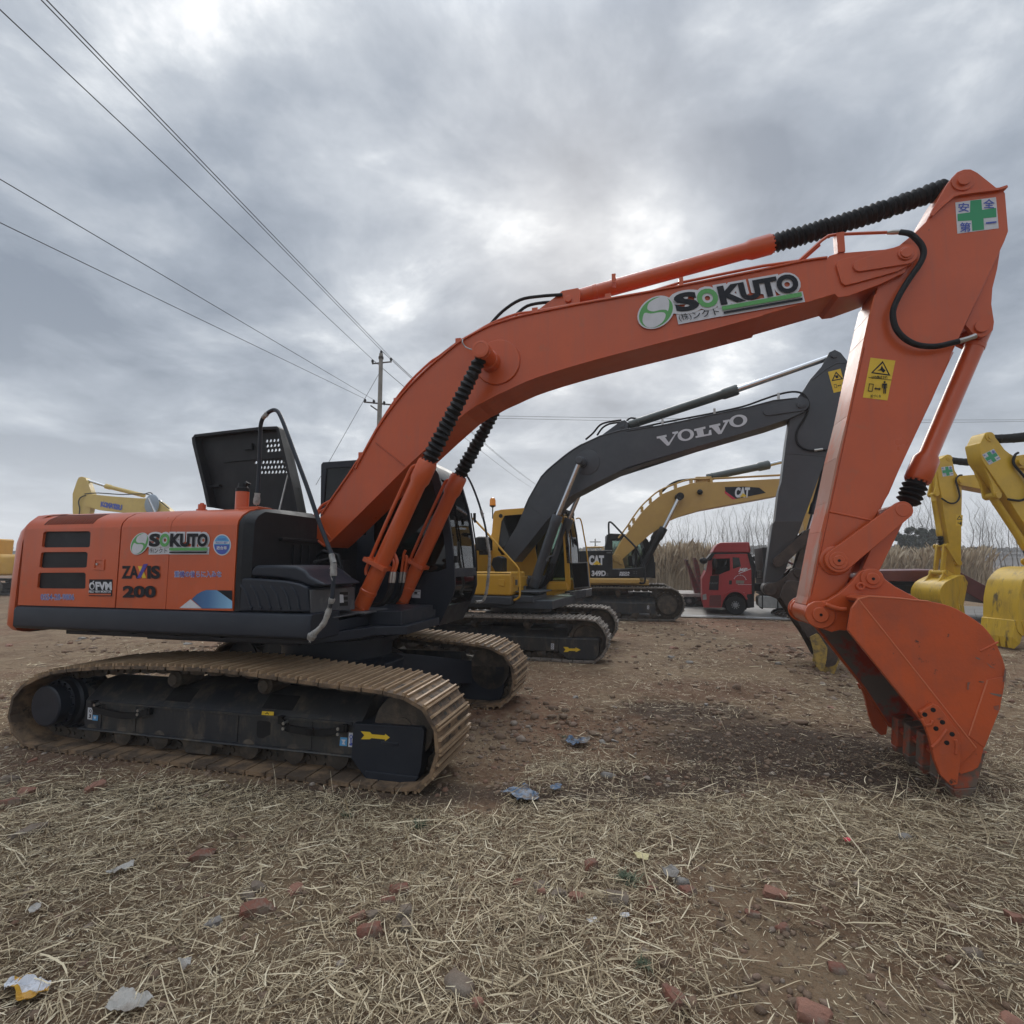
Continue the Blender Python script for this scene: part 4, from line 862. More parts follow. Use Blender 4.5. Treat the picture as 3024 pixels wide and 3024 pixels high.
def std_loop(uR, uF, h, k=4):
    r = h/2
    return cr([(uR, 0), ((uR+uF)/2, 0), (uF, 0)] + arc(uF, r, r, -60, 75, 5) + [(uF-.45, h*.985), ((uR+uF)/2+.3, h*.985), ((uR+uF)/2-.6, h*.98), (uR+.4, h*.965)] + arc(uR, r*.97, r*.97, 105, 240, 5), k, True)
def undercarriage(root, loop, gauge, shoe, uR, uF, h, paint, mats, pitch=.2, arrow=None, drive_front=False, seed=4, both=True):
    out = None
    for s in (1, -1):
        v0, v1 = sorted((s*(gauge-shoe/2), s*(gauge+shoe/2)))
        make_track(root, loop, v0, v1, pitch, mats, seed=seed+s)
        a = s*(gauge+shoe*.28); b = s*(gauge-shoe*.3)
        mb = MB(); mb.exu([(a, h*.22), (a, h*.52), (a-s*.08, h*.60), (b+s*.1, h*.72), (b, h*.70), (b, h*.2)], uR+.35, uF-.35)
        mb.prism([(uR+.36, h*.24), (uR+.36, h*.6), (uR, h*.7), (uR-.2, h*.5), (uR-.15, h*.3)], *sorted((b, s*gauge)))
        fo = mb.build('track_frame', paint, root, bevel=.012)
        g = MB(); ud, ui = (uF, uR) if drive_front else (uR, uF); sg = 1 if ui > ud else -1
        q = [(ui-sg*.50, h*.54), (ui+sg*.22, h*.56), (ui+sg*.22, h*.2), (ui+sg*.16, h*.06), (ui-sg*.34, h*.06), (ui-sg*.50, h*.22)]
        g.prism(q, *sorted((b, a+s*.04))); g.build('idler_guard', paint, fo, bevel=.03, segs=3)
        MB().lathe((ui, b, h*.5), (ui, a, h*.5), [(0, .05), (0, h*.40), (abs(a-b)*.9, h*.40), (abs(a-b)*.9, h*.33), (abs(a-b)*.8, h*.31), (abs(a-b)*.8, 0)], 28).build('idler', M['trackdark'], fo, sharp=30)
        mb = MB().lathe((ud, b, h*.48), (ud, s*(gauge+shoe*.45), h*.48), [(0, h*.36), (shoe*.3, h*.36), (shoe*.32, h*.30), (shoe*.5, h*.30), (shoe*.52, h*.27), (shoe*.66, h*.27), (shoe*.68, 0)], 30)
        for j in range(19):
            t = 2*math.pi*j/19; c, n = math.cos(t), math.sin(t)
            mb.prism([(ud+rr*math.cos(t+d), h*.48+rr*math.sin(t+d)) for rr, d in ((h*.33, -.14), (h*.41, -.06), (h*.41, .06), (h*.33, .14))], *sorted((s*gauge-.03, s*gauge+.03)))
        mb.build('final_drive', M['trackdark'], fo, sharp=30)
        nr = 7
        for i in range(nr):
            u = uR+.4+(uF-uR-.8)*i/(nr-1); MB().lathe((u, b, h*.19), (u, a, h*.19), [(0, h*.11), (abs(a-b)-.03, h*.11), (abs(a-b)-.02, h*.07), (abs(a-b), 0)], 14).build('track_roller', M['trackdark'], fo)
        for u in ((uR+uF)/2-.45, (uR+uF)/2+.55): MB().lathe((u, b, h*.80), (u, a, h*.80), [(0, h*.085), (abs(a-b)-.04, h*.085), (abs(a-b)-.02, h*.05), (abs(a-b), 0)], 14).cyl((u, s*gauge, h*.68), (u, s*gauge, h*.78), .045).build('carrier_roller', M['trackdark'], fo)
        if s == 1: out = fo
    mb = MB().lathe((0, 0, h*.5), (0, 0, h*1.3), [(0, .75), (h*.42, .75), (h*.45, .62), (h*.7, .62)], 32)
    mb.box(-.9, -.4, -gauge, gauge, h*.35, h*.7); mb.box(.4, .9, -gauge, gauge, h*.35, h*.7)
    mb.build('car_body', paint, root, bevel=.02)
    return out
class Sim:
    """carries measured shapes of one arm or bucket over to another: a -> a2, b -> b2"""
    def __init__(s, a, b, a2, b2):
        za, zb = complex(*a), complex(*b); z2, z3 = complex(*a2), complex(*b2); s.k = (z3-z2)/(zb-za); s.a = za; s.c = z2
    def __call__(s, p): z = s.c + s.k*(complex(*p)-s.a); return (z.real, z.imag)
    def L(s, P_): return [s(p) for p in P_]
TOOTH = tooth[4]
def make_bucket(root, pin_, tip_, bw, mat, inner, tipmat=None, dv=0):
    S = Sim(BP, TOOTH, pin_, tip_); sd = S.L(side); f = abs(S.k)
    mb = MB(); mb.prism(sd, dv+bw-.03, dv+bw); mb.prism(sd, dv-bw, dv-bw+.03); mb.prism(S.L(sm) + S.L(ns)[::-1], dv-bw+.002, dv+bw-.002)
    mb.prism(S.L(ed), dv+bw-.002, dv+bw+.014)
    for i in range(5): mb.prism([S(((p[0]*9+cx)/10, (p[1]*9+cy)/10)) for p in ln[:3]] if False else S.L([sm[8], sm[9], ns[9], ns[8]]), dv-bw+.1+i*.2*f, dv-bw+.1+i*.2*f+.02)
    b = mb.build('bucket', mat, root, bevel=.006)
    mb = MB(); mb.prism(S.L(ln) + S.L(ln2)[::-1], dv-bw+.031, dv+bw-.031); mb.build('bucket_lining', inner, b)
    mb = MB(); mb.prism(S.L(ct), dv+bw+.012, dv+bw+.05); mb.build('side_cutter', tipmat or mat, b, bevel=.008)
    for i in range(5):
        vc = dv + (bw-.09)*(1-i/2); t = S.L(tooth); mb = MB(); mb.prism([t[0], t[1], t[2], t[3], t[6]], vc-.055*f, vc+.055*f)
        r1 = [(t[3][0], vc-.055*f, t[3][1]), (t[3][0], vc+.055*f, t[3][1]), (t[6][0], vc+.055*f, t[6][1]), (t[6][0], vc-.055*f, t[6][1])]; r2 = [(t[4][0], vc-.03*f, t[4][1]), (t[4][0], vc+.03*f, t[4][1]), (t[5][0], vc+.03*f, t[5][1]), (t[5][0], vc-.03*f, t[5][1])]
        mb.rings([r1, r2]); mb.build('tooth', tipmat or mat, b, bevel=.008)
    mb = MB()
    for v_ in (.21, -.26): mb.prism(S.L(ear), dv+v_*f, dv+v_*f+.05*f)
    bp, bl = S(BP), S(BL); mb.pin(bp[0], bp[1], dv-.29*f, dv+.29*f, .10*f); mb.pin(bl[0], bl[1], dv-.29*f, dv+.29*f, .075*f)
    mb.build('bucket_ear', mat, b, bevel=.006)
    return S
def make_links(root, lk, lp, bl, mat, f=1.0):
    mb = MB()
    for v_ in (.215, -.255): mb.prism(bar2d(lk, lp, .09*f, .075*f, 10), v_*f, v_*f+.04)
    mb.pin(lp[0], lp[1], -.26*f, .26*f, .055*f); mb.pin(lk[0], lk[1], -.27*f, .27*f, .07*f); mb.build('side_link', mat, root, bevel=.005)
    mb = MB()
    for v_ in (.10, -.16): mb.prism(bar2d(lp, bl, .07*f, .06*f, 10), v_*f, v_*f+.06)
    mb.build('power_link', mat, root, bevel=.005)

# ------------------------------------------------------------------ grey and yellow excavator
VT = near_frame(gnd('L', 1230, 1810), 1.5, 1.42, 15); VU = Frame(VT.O, 21)
vx = thing('crawler_excavator', 'excavator with dark grey boom and arm and a yellow cab, behind the orange one', 'excavator', VT)
vl = std_loop(-1.75, 1.5, .80)
vfo = undercarriage(vx, vl, 1.17, .55, -1.75, 1.5, .78, M['frame'], [M['trackgrey'], M['trackgrey'], M['trackdark'], M['trackdark']], .19)
decal('arrow_sticker', vfo, VT, 1.17+.55*.28+.042, 'L', [('p', [[(1010, 1643), (1052, 1645), (1065, 1658), (1125, 1658), (1125, 1648), (1175, 1671), (1128, 1693), (1126, 1683), (1065, 1681), (1050, 1692), (1012, 1692), (1030, 1668)]], 0)], [M['yellowv']])
decal('sticker', vfo, VT, 1.17+.55*.28+.002, 'L', [('p', [[(893, 1610), (922, 1612), (920, 1668), (891, 1665)]], 0), ('p', [ell(906, 1626, 9, 11), ell(906, 1626, 5, 7)], 1), ('p', [ell(906, 1650, 9, 11), ell(906, 1650, 5, 7)], 1)], [M['white'], M['ink']])
for u in (-.9, -.05, .55):
    pass
MB.rot = R(21-15)
uH = VU.at('L', 510, 1150, 1.25)[0]; wB = VU.at('L', 510, 1158, 1.25)[1]; wT = VU.at('L', 510, 932, 1.25)[1]
mb = MB(); mb.exu([(1.25, wB), (1.25, wT-.05), (1.2, wT), (.45, wT), (.45, wB)], -.75, uH); mb.exu([(1.25, wB), (1.25, wT+.45), (1.15, wT+.55), (-.3, wT+.55), (-.3, wB)], -2.4, -.78)
mb.exu([(.3, wB), (.3, wT+.3), (-1.2, wT+.3), (-1.2, wB)], -2.4, -.8)
vh = mb.build('engine_housing', M['vyellow'], vx, bevel=.04, segs=3)
pl = []
for i, (ins, w_) in enumerate(((.1, wB-.15), (0, wB-.05), (0, wT+.3), (.06, wT+.48), (.2, wT+.55))):
    r = .5; pl.append([(p[0], p[1], w_) for p in [(-2.42, -1.25+ins)] + arc(-2.75+ins+r, -1.25+ins+r, r, 270, 180, 8) + arc(-2.75+ins+r, 1.25-ins-r, r, 180, 90, 8) + [(-2.42, 1.25-ins)]])
MB().rings(pl).build('counterweight', M['vgrey'], vx, sharp=50)
mb = MB(); ft = [VU.at_u('L', x, y, uH+.004) for x, y in ((535, 975), (672, 968), (690, 1062), (542, 1082))]; mb.exu(ft, uH-.01, uH+.012); mb.build('front_hatch', M['vyellow'], vh, bevel=.01)
mb = MB()
for x, y in ((558, 1030), (665, 1022), (590, 1092), (640, 1085)):
    p = VU.at_u('L', x, y, uH+.012); mb.box(uH, uH+.04, p[0]-.03, p[0]+.03, p[1]-.05, p[1]+.05)
mb.build('hatch_latch', M['greyplastic'], vh, bevel=.01)
hp = VU.L('L', 1.25, [(392, 1000), (452, 1004), (450, 1068), (395, 1062)]); lt = MB().prism(hp, 1.24, 1.262).build('latch', M['vyellow'], vh, bevel=.008)
wS = VU.at('L', 520, 1252, 1.25)[1]
mb = MB(); mb.exu([(1.27, wS+.02), (1.27, wB-.02), (1.22, wB-.005), (.3, wB-.005), (.3, wS)], -2.4, uH+.01); mb.box(uH+.01, uH+.40, .35, 1.15, wS+.06, wB+.0); mb.box(uH+.02, uH+.5, .3, 1.1, wB+.05, wB+.08); mb.box(-2.3, 1.0, -1.2, 1.1, wS-.06, wS+.1)
mb.box(-.6, .45, -.36, -.27, wB-.1, 1.45); mb.box(-.6, .45, .27, .36, wB-.1, 1.45)
mb.build('upper_frame', M['vgrey'], vx, bevel=.015)
# dark tank and mirror beside the boom foot
mb = MB(); mb.prism(VU.L('L', .9, [(345, 800), (400, 778), (440, 800), (440, 935), (375, 940), (330, 860)]), .7, .95); mb.build('mirror', M['rubber'], vx, bevel=.02)
mb = MB(); u, w = VU.at('L', 255, 720, .7); mb.lathe((u, .7, w-.1), (u, .7, w+.6), [(0, .10), (.08, .10), (.09, .17), (.34, .17), (.36, .12)], 18); mb.build('exhaust_pipe', M['rubber'], vx)
# cab
cp_ = [(-.95, 1.15), (-.98, 1.9)] + [VU.at('L', x, y, -.33) for x, y in ((330, 560), (345, 380), (358, 352), (420, 338), (640, 322))] + VU.L('L', -.33, [(960, 335)]) + VU.L('L', -.33, [(1015, 400), (1038, 560), (1052, 690), (1068, 900), (1076, 1040), (1070, 1100)]) + [(.30, 1.0)]
hw1 = VU.L('L', -.33, [(450, 395), (640, 380), (640, 760), (420, 770), (385, 720), (420, 450)]); hw2 = VU.L('L', -.33, [(800, 400), (960, 400), (1000, 480), (1012, 690), (1028, 1020), (800, 1020), (740, 700)])
mb = MB(); mb.plate(cp_, [hw1, hw2], -.37, -.33); mb.plate(cp_, [hw1, hw2], -1.25, -1.21)
top_ = [p for p in cp_ if p[1] > 2.5]; mb.prism(top_ + [(a, b-.05) for a, b in top_[::-1]], -1.22, -.36)
mb.prism([(-.98, 1.9), cp_[2], cp_[3], (cp_[3][0]+.05, cp_[3][1]), (cp_[2][0]+.05, cp_[2][1]), (-.93, 1.9), (-.9, 1.15), (-.95, 1.15)], -1.22, -.36); mb.box(-.9, .6, -1.22, -.36, 1.0, 1.15)
vcab = mb.build('cab', M['vyellow'], vx, bevel=.02, segs=3)
mb = MB(); fp = VU.L('L', -.33, [(1000, 350), (1038, 560), (1052, 690), (1064, 850)])
for v_ in (-.39, -1.25): mb.prism([(a+.012, b) for a, b in fp] + [(a-.05, b) for a, b in reversed(fp)], v_, v_+.06)
mb.box(fp[0][0]-.08, fp[0][0]+.03, -1.25, -.33, fp[0][1]-.03, fp[0][1]+.05)
mb.tube([(fp[0][0]+.04, -.5, fp[0][1]), (fp[1][0]+.05, -.55, fp[1][1]), (fp[2][0]+.05, -.6, fp[2][1])], .015)
mb.build('windscreen_frame', M['rubber'], vcab, bevel=.006)
MB().prism(fp + [(a-.006, b) for a, b in reversed(fp)], -1.2, -.38).build('front_window', M['glass'], vcab)
for v_ in (-.35, -1.23): MB().prism(hw1, v_-.003, v_+.003).build('rear_side_window', M['glassdark'], vcab); MB().prism(hw2, v_-.003, v_+.003).build('side_window', M['glass'], vcab)
mb = MB(); mb.box(-.5, .1, -1.05, -.5, 1.2, 1.6); mb.box(-.6, -.45, -1.05, -.5, 1.6, 2.4); mb.build('seat', M['interior'], vcab, bevel=.03)
u, w = VU.at('L', 415, 398, -.329); MB().pin(u, w, -.335, -.322, .045, 16).build('vent', M['rubber'], vcab)
u, w = VU.at('L', 338, 300, -.7); bt = MB().lathe((u, -.7, w-.02), (u, -.7, w+.5), [(0, .06), (.04, .075), (.05, .07), (.14, .068), (.19, .05), (.21, 0)], 16).build('beacon', M['amber'], vcab)
MB().lathe((u, -.7, w-.30), (u, -.7, w+.2), [(0, .014), (.25, .014), (.27, .04), (.285, .075), (.30, .07), (.30, 0)], 12).build('beacon_stalk', M['rubber'], bt)
# open side door with a radiator grille, step below it
dg = VU.L('L', -.75, [(1085, 845), (1240, 835), (1262, 1075), (1110, 1092)]); dr = MB().prism(dg, -.78, -.75).build('open_door', M['rimgrey'], vx, bevel=.006)
cxx = sum(a for a, b in dg)/4; cyy = sum(b for a, b in dg)/4
mb = MB(); dgi = [(cxx+(a-cxx)*.9, cyy+(b-cyy)*.92) for a, b in dg]; mb.prism(dgi, -.748, -.742)
for i in range(14):
    t = (i+.5)/14; a = Vector(dgi[0]).lerp(Vector(dgi[1]), t); b = Vector(dgi[3]).lerp(Vector(dgi[2]), t); mb.prism([(a.x-.006, a.y), (a.x+.006, a.y), (b.x+.006, b.y), (b.x-.006, b.y)], -.743, -.73)
mb.build('grille', M['rubber'], dr)
MB().prism(VU.L('L', -.6, [(1070, 1120), (1150, 1108), (1228, 1097), (1222, 1172), (1070, 1200)]), -1.2, -.6).build('step_box', M['greyplastic'], vx, bevel=.02)
MB().prism(VU.L('L', -.28, [(870, 1040), (1040, 1035), (1050, 1100), (860, 1105)]), -.325, -.28).build('cab_skirt', M['vyellow'], vx, bevel=.01)
# rails
mb = MB().tube(cr(VU.L3('L', 1.15, [(150, 420), (185, 455), (330, 610), (470, 770), (570, 880), (588, 930), (596, 1100), (590, 1170), (540, 1200)]), 3), .02, 10); mb.build('hand_rail', M['vyellow'], vx)
mb = MB().tube(cr(VU.L3('L', -1.25, [(1130, 425), (1165, 420), (1185, 470), (1205, 580), (1230, 720), (1250, 900), (1262, 1075)]), 3), .016, 8); mb.build('grab_rail', M['vyellow'], vcab)
# boom
bo = [('L', 430, 740), ('L', 480, 640), ('L', 560, 510), ('J', 480, 1612), ('J', 520, 1520), ('J', 640, 1310), ('J', 780, 1180), ('J', 900, 1085), ('J', 1020, 1010), ('J', 1200, 925), ('J', 1400, 872), ('J', 1700, 820), ('K', 0, 780), ('K', 260, 738), ('K', 630, 660), ('K', 870, 610), ('K', 960, 586), ('K', 1050, 562), ('K', 1215, 545)]
bb = [('K', 1270, 640), ('K', 1160, 690), ('K', 1000, 745), ('K', 500, 890), ('K', 0, 1040), ('J', 1600, 1180), ('J', 1350, 1275), ('J', 1150, 1375), ('J', 1000, 1455), ('L', 1090, 200), ('L', 960, 330), ('L', 850, 445), ('L', 700, 635), ('L', 540, 835)]
t_ = [VU.at(z, x, y, .25) for z, x, y in bo]; b_ = [VU.at(z, x, y, .25) for z, x, y in bb]; vp = VU.at('K', 1245, 590, .25)
vb = MB().prism(t_ + arc(vp[0], vp[1], .12, 80, -70, 8) + b_, -.25, .25).build('boom', M['vgrey'], vx, bevel=.01)
mb = MB(); mb.prism(bar2d(VU.at('K', 1010, 640, .25), vp, .08, .12), .25, .275); mb.pin(vp[0], vp[1], -.3, .3, .075); mb.pin(vp[0], vp[1], .27, .31, .05)
q = VU.at('J', 1010, 1165, .42); VC2 = q
for s in (1, -1): mb.lathe((q[0], s*.2, q[1]), (q[0], s*.55, q[1]), [(0, .1), (.14, .1), (.15, .085), (.3, .085), (.31, .06), (.34, .06), (.34, 0)], 18)
mb.lathe((q[0]+.1, .24, q[1]), (q[0]+.1, .3, q[1]), [(0, .25), (.018, .25), (.02, .24), (.02, 0)], 28)
mb.tube([(a, .256, b) for a, b in t_[3:19]], .012, 6); mb.tube(VU.L3('L', .251, [(690, 310), (860, 435)]), .008, 6)
mb.build('boom_plate', M['vgrey'], vb, bevel=.004)
decal('boom_lettering', vb, VU, .252, 'K', [('p', [[(p_[0], p_[1]) for p_ in o_] for o_ in g_], 0) for g_ in (
    [[(215, 820), (285, 806), (287, 820), (275, 824), (302, 862), (345, 800), (328, 800), (326, 788), (368, 780), (370, 794), (355, 800), (305, 882), (290, 885), (235, 832), (217, 834)]],
    [ell(423, 808, 59, 42, -12), ell(423, 808, 33, 29, -12)],
    [[(482, 766), (562, 748), (564, 762), (545, 768), (553, 806), (585, 800), (590, 774), (604, 772), (608, 808), (494, 830), (492, 817), (508, 813), (499, 778), (484, 780)]],
    [[(590, 742), (668, 725), (670, 740), (655, 744), (673, 780), (705, 718), (690, 720), (688, 706), (735, 697), (737, 710), (725, 714), (678, 800), (655, 804), (608, 755), (592, 757)]],
    [ell(797, 708, 65, 43, -12), ell(797, 708, 36, 30, -12)])], [M['white']], eps=.002)
for s in (1, -1):
    a = VU.at('L', 722, 1080, .42); h = VU.at('L', 955, 395, .42)
    o = hcyl(vx, (a[0], s*.42, a[1]), (h[0], s*.42, h[1]), (q[0], s*.44, q[1]), .098, .108, .16, (M['vgrey'], M['chrome']), None, .05, 'boom_cylinder')
    mb = MB(); mb.tube(cr(VU.L3('L', s*.42+.08, [(850, 830) if s == 1 else (870, 830), (870, 790), (905, 775), (925, 740), (1000, 470)]), 3), .016)
    mb.build('cylinder_pipe', M['greyplastic'], o)
    mb = MB()
    for k_ in range(3): mb.tube(cr(VU.L3('L', s*.3, [(880+k_*28, 850), (860+k_*20, 950), (820+k_*16, 1040), (770, 1090)]), 3), .02)
    mb.build('hose', M['rubber'], o)
mb = MB(); pb = VU.L('J', .09, [(1220, 915), (1390, 790), (1430, 775), (1465, 800), (1465, 850)]); mb.prism(pb, .06, .1); mb.prism(pb, -.1, -.06); p_ = VU.at('J', 1408, 832, .1); mb.pin(p_[0], p_[1], -.13, .13, .04); mb.build('cylinder_bracket', M['vgrey'], vb)
a = VU.at('J', 1470, 825, 0); h = VU.at('K', 790, 485, 0); e = VU.at('K', 1485, 240, 0)
M['vcyl'] = surf('green_grey_cylinder', (.055, .066, .060), .4, (.07, .08, .075), coat=.1)
hcyl(vx, (a[0], 0, a[1]), (h[0], 0, h[1]), (e[0], 0, e[1]), .082, .10, .24, (M['vcyl'], M['chrome']), None, .055, 'arm_cylinder')
mb = MB(); mb.tube(cr(VU.L3('J', .1, [(1060, 960), (1130, 900), (1200, 820), (1290, 790), (1400, 775)]), 4), .02); mb.tube(cr(VU.L3('J', 0, [(1170, 920), (1220, 850), (1290, 810), (1400, 795)]), 4), .02); mb.tube(cr(VU.L3('J', 0, [(1450, 780), (1490, 755), (1540, 760)]), 4), .018)
mb.tube(cr(VU.L3('K', .2, [(30, 770), (260, 720), (600, 655), (830, 605), (960, 560), (1080, 520), (1180, 500), (1250, 510), (1290, 550), (1300, 610), (1270, 690), (1225, 760), (1210, 830), (1240, 890), (1320, 918), (1450, 910)]), 3), .018)
mb.tube(cr([(a, .18, b+.03) for a, b in t_[1:9]], 3), .014); mb.build('hose', M['rubber'], vb)
mb = MB(); mb.tube(VU.L3('K', .2, [(1340, 918), (1400, 910)]), .024)
for x, y in ((258, 720), (628, 645), (1083, 535)): u, w = VU.at('K', x, y, .18); mb.box(u-.02, u+.02, .14, .22, w-.08, w+.06)
mb.build('hose_fitting', M['steel'], vb)
va = [('K', 1215, 545), ('K', 1260, 490), ('K', 1310, 410), ('K', 1390, 320), ('K', 1430, 250), ('K', 1445, 218), ('K', 1487, 198), ('K', 1530, 220), ('K', 1585, 290), ('K', 1600, 380), ('K', 1570, 560), ('K', 1480, 830), ('K', 1440, 930), ('N', 1560, 0), ('N', 1470, 250), ('N', 1340, 600), ('N', 1225, 940), ('N', 1160, 1120), ('N', 1100, 1190), ('N', 1030, 1190), ('N', 990, 1130), ('N', 1000, 1000), ('N', 1040, 700), ('N', 1085, 380), ('N', 1115, 340), ('N', 1155, 0), ('K', 1105, 1140), ('K', 1140, 850), ('K', 1165, 690)]
vap = [VU.at(z, x, y, .17) for z, x, y in va]
vam = MB().prism(vap, -.17, .17).build('arm', M['vgrey'], vx, bevel=.01)
wl = VU.L('N', .17, [(1110, 345), (1430, 345), (1330, 610), (1220, 935), (1155, 1120), (1095, 1180), (1035, 1180), (998, 1125), (1006, 1000), (1045, 700), (1090, 385)])
mb = MB(); mb.prism(wl, .168, .182); mb.prism(wl, -.182, -.168); u, w = VU.at('N', 1150, 810, .18); mb.pin(u, w, .17, .25, .09); VLK = (u, w); VBP = VU.at('N', 1060, 1120, .2); mb.pin(VBP[0], VBP[1], -.2, .25, .12)
ap = mb.build('arm_end_plate', M['vwear'], vam, bevel=.006); lab(ap, 'scraped and muddy lower end of the arm')
u, w = VU.at('K', 1482, 238, .18); MB().pin(u, w, -.2, .2, .05).build('arm_pin', M['vgrey'], vam); mb = MB(); mb.tube([(a, .172, b) for a, b in VU.L('K', .172, [(1330, 410), (1420, 340), (1500, 295), (1580, 290)])], .012, 6); mb.build('stiffener', M['vgrey'], vam); mb = MB(); mb.tube(VU.L3('K', .172, [(1140, 940), (1430, 960)]), .006, 6); mb.build('weld_seam', M['vgrey'], vam)
decal('warning_sticker', vam, VU, .172, 'K', [('p', [[(1437, 358), (1527, 335), (1565, 488), (1478, 508)]], 0), ('p', [[(1494, 355), (1547, 410), (1462, 425)], [(1495, 368), (1532, 405), (1475, 415)]], 1), ('p', [[(1485, 385), (1508, 382), (1512, 400), (1495, 404)]], 1), ('p', [[(1478, 448), (1496, 444), (1502, 470), (1484, 474)], [(1481, 451), (1494, 448), (1499, 468), (1486, 471)]], 1), ('p', [[(1505, 458), (1512, 450), (1512, 455), (1522, 453), (1522, 448), (1530, 453), (1524, 461), (1523, 457), (1513, 460), (1513, 464)]], 1)] + man(1545, 447, 36, 1), [M['yellowv'], M['ink']])
VTT = VU.at('I', 398, 1050, .5); VLP = VU.at('N', 1520, 480, .2)
S = make_bucket(vx, VBP, VTT, .55, M['rusty'], M['rusty'], surf('yellow_worn_cutter', (.42, .28, .06), .55, (.16, .12, .06), (.45, .6), 8, bump=.003, bscale=40))
make_links(vx, VLK, VLP, S(BL), M['rusty'])
la_ = VU.at('K', 1480, 800, .15); hcyl(vx, (la_[0]+.06, 0, la_[1]), tuple(Vector((la_[0]+.06, 0, la_[1])).lerp(Vector((VLP[0], 0, VLP[1])), .8)), (VLP[0], 0, VLP[1]), .075, .09, .16, (M['vgrey'], M['chrome']), None, .05, 'bucket_cylinder')
MB.rot = 0

# ------------------------------------------------------------------ ochre excavator with black housing
CT_ = near_frame(gnd('M', 880, 1565), 1.85, 1.62, 12); CU = Frame(CT_.O, 8)
cx_ = thing('crawler_excavator', 'ochre boom excavator with black side panel reading 349D, parked before the red truck', 'excavator', CT_)
cfo = undercarriage(cx_, std_loop(-2.1, 1.85, 1.02), 1.37, .60, -2.1, 1.85, 1.0, M['frame'], [M['shoe_cat'], M['trackgrey'], M['trackdark'], M['trackdark']], .216, drive_front=True)
decal('sticker', cfo, CT_, 1.37+.60*.28+.002, 'M', [('p', [[(680, 1412), (699, 1412), (698, 1446), (679, 1445)]], 0), ('p', [[(684, 1418), (694, 1418), (694, 1426), (684, 1426)]], 1), ('p', [[(684, 1431), (694, 1431), (694, 1440), (684, 1440)]], 1)], [M['white'], M['ink']])
MB.rot = R(8-12)
wt = CU.at('M', 350, 1148, 1.45)[1]; wb_ = CU.at('M', 350, 1206, 1.45)[1]; sp_ = CU.L('M', 1.45, [(-20, 892), (350, 884), (352, 1064), (470, 1062), (590, 1052), (650, 1048), (655, 1146), (-20, 1146)])
uq = sp_[0][0]; utp = sp_[0][1]
mb = MB().prism(sp_, .5, 1.44); mb.box(-2.9, uq, -1.4, 1.44, wt, utp-.02); chs = mb.build('engine_housing', M['black'], cx_, bevel=.03, segs=3)
uf_ = CU.at('M', 612, 1200, 1.45)[0]
mb = MB(); mb.exu([(1.44, wb_), (1.47, wb_+.03), (1.47, wt-.04), (1.44, wt-.006), (.9, wt-.006), (.9, wb_)], -2.9, uf_); mb.box(-2.8, uf_+.3, -1.3, 1.2, wb_-.05, wb_+.12); mb.build('side_skirt', M['catyellow'], cx_, bevel=.02)
pl = []
for ins, w_ in ((.1, wb_-.1), (0, wb_), (0, utp-.2), (.1, utp-.05), (.2, utp)):
    r = .6; pl.append([(p[0], p[1], w_) for p in [(-2.92, -1.42+ins)] + arc(-3.4+ins+r, -1.42+ins+r, r, 270, 180, 8) + arc(-3.4+ins+r, 1.42-ins-r, r, 180, 90, 8) + [(-2.92, 1.42-ins)]])
MB().rings(pl).build('counterweight', M['black'], cx_, sharp=50)
decal('side_lettering', chs, CU, 1.442, 'M', [('t', 'CAT', 130, 940, 265, 1020, 0, .06), ('p', [[(160, 1022), (202, 982), (246, 1022)]], 1), ('t', '349D', 155, 1082, 284, 1128, 0, .045), ('t', '2', 288, 1100, 312, 1130, 2, .02), ('t', 'REGA', 420, 1090, 512, 1106, 0, .04, .25), ('t', 'REGA', 416, 1110, 508, 1127, 0, .04, .25), ('p', [[(293, 903), (335, 903), (335, 915), (293, 915)]], 2)] + [('p', [ell(x, y, 5, 5)], 2) for x in (555, 578) for y in (1088, 1106)], [M['white'], M['yellowv'], M['greyplastic']], eps=.003)
mb = MB(); fb = CU.L('M', .5, [(352, 935), (380, 920), (420, 930), (445, 970), (470, 1062), (352, 1066)]); mb.prism(fb, .40, .50); mb.prism(fb, -.5, -.4); u, w = CU.at('M', 385, 968, .5); mb.pin(u, w, -.52, .52, .1); u, w = CU.at('M', 430, 1003, .5); mb.pin(u, w, .4, .56, .06); mb.build('boom_bracket', M['catyellow'], cx_, bevel=.008)
ct_ = [(360, 935), (430, 805), (520, 685), (560, 622), (640, 512), (720, 432), (820, 352), (960, 292), (1110, 245), (1300, 238), (1932, 205), (2260, 190)]; cb_ = [(2290, 270), (1932, 366), (1500, 446), (1200, 502), (1000, 560), (900, 602), (700, 742), (440, 975), (385, 1000)]
cbo = MB().prism(CU.L('M', .32, ct_ + cb_), -.32, .32).build('boom', M['catyellow'], cx_, bevel=.012)
mb = MB(); pz = CU.L('M', .32, ct_)
for vv in (.25, .15): mb.tube(cr([(a-.07 if i < 8 else a, vv, b+.13) for i, (a, b) in enumerate(pz[1:])], 3), .025, 6)
for a, b in pz[2:10]: mb.box(a-.06, a+.02, .1, .3, b-.02, b+.15)
mb.build('hydraulic_pipe', M['catyellow'], cbo)
mb = MB(); mb.tube(cr(CU.L3('M', .2, [(820, 330), (900, 260), (980, 225), (1080, 212), (1180, 205)]), 4), .035); mb.tube(cr(CU.L3('M', .3, [(1112, 260), (1115, 310), (1150, 350), (1180, 335)]), 3), .018); u, w = CU.at('M', 1182, 332, .4); mb.ball((u, .40, w), .09); mb.build('hose', M['rubber'], cbo)
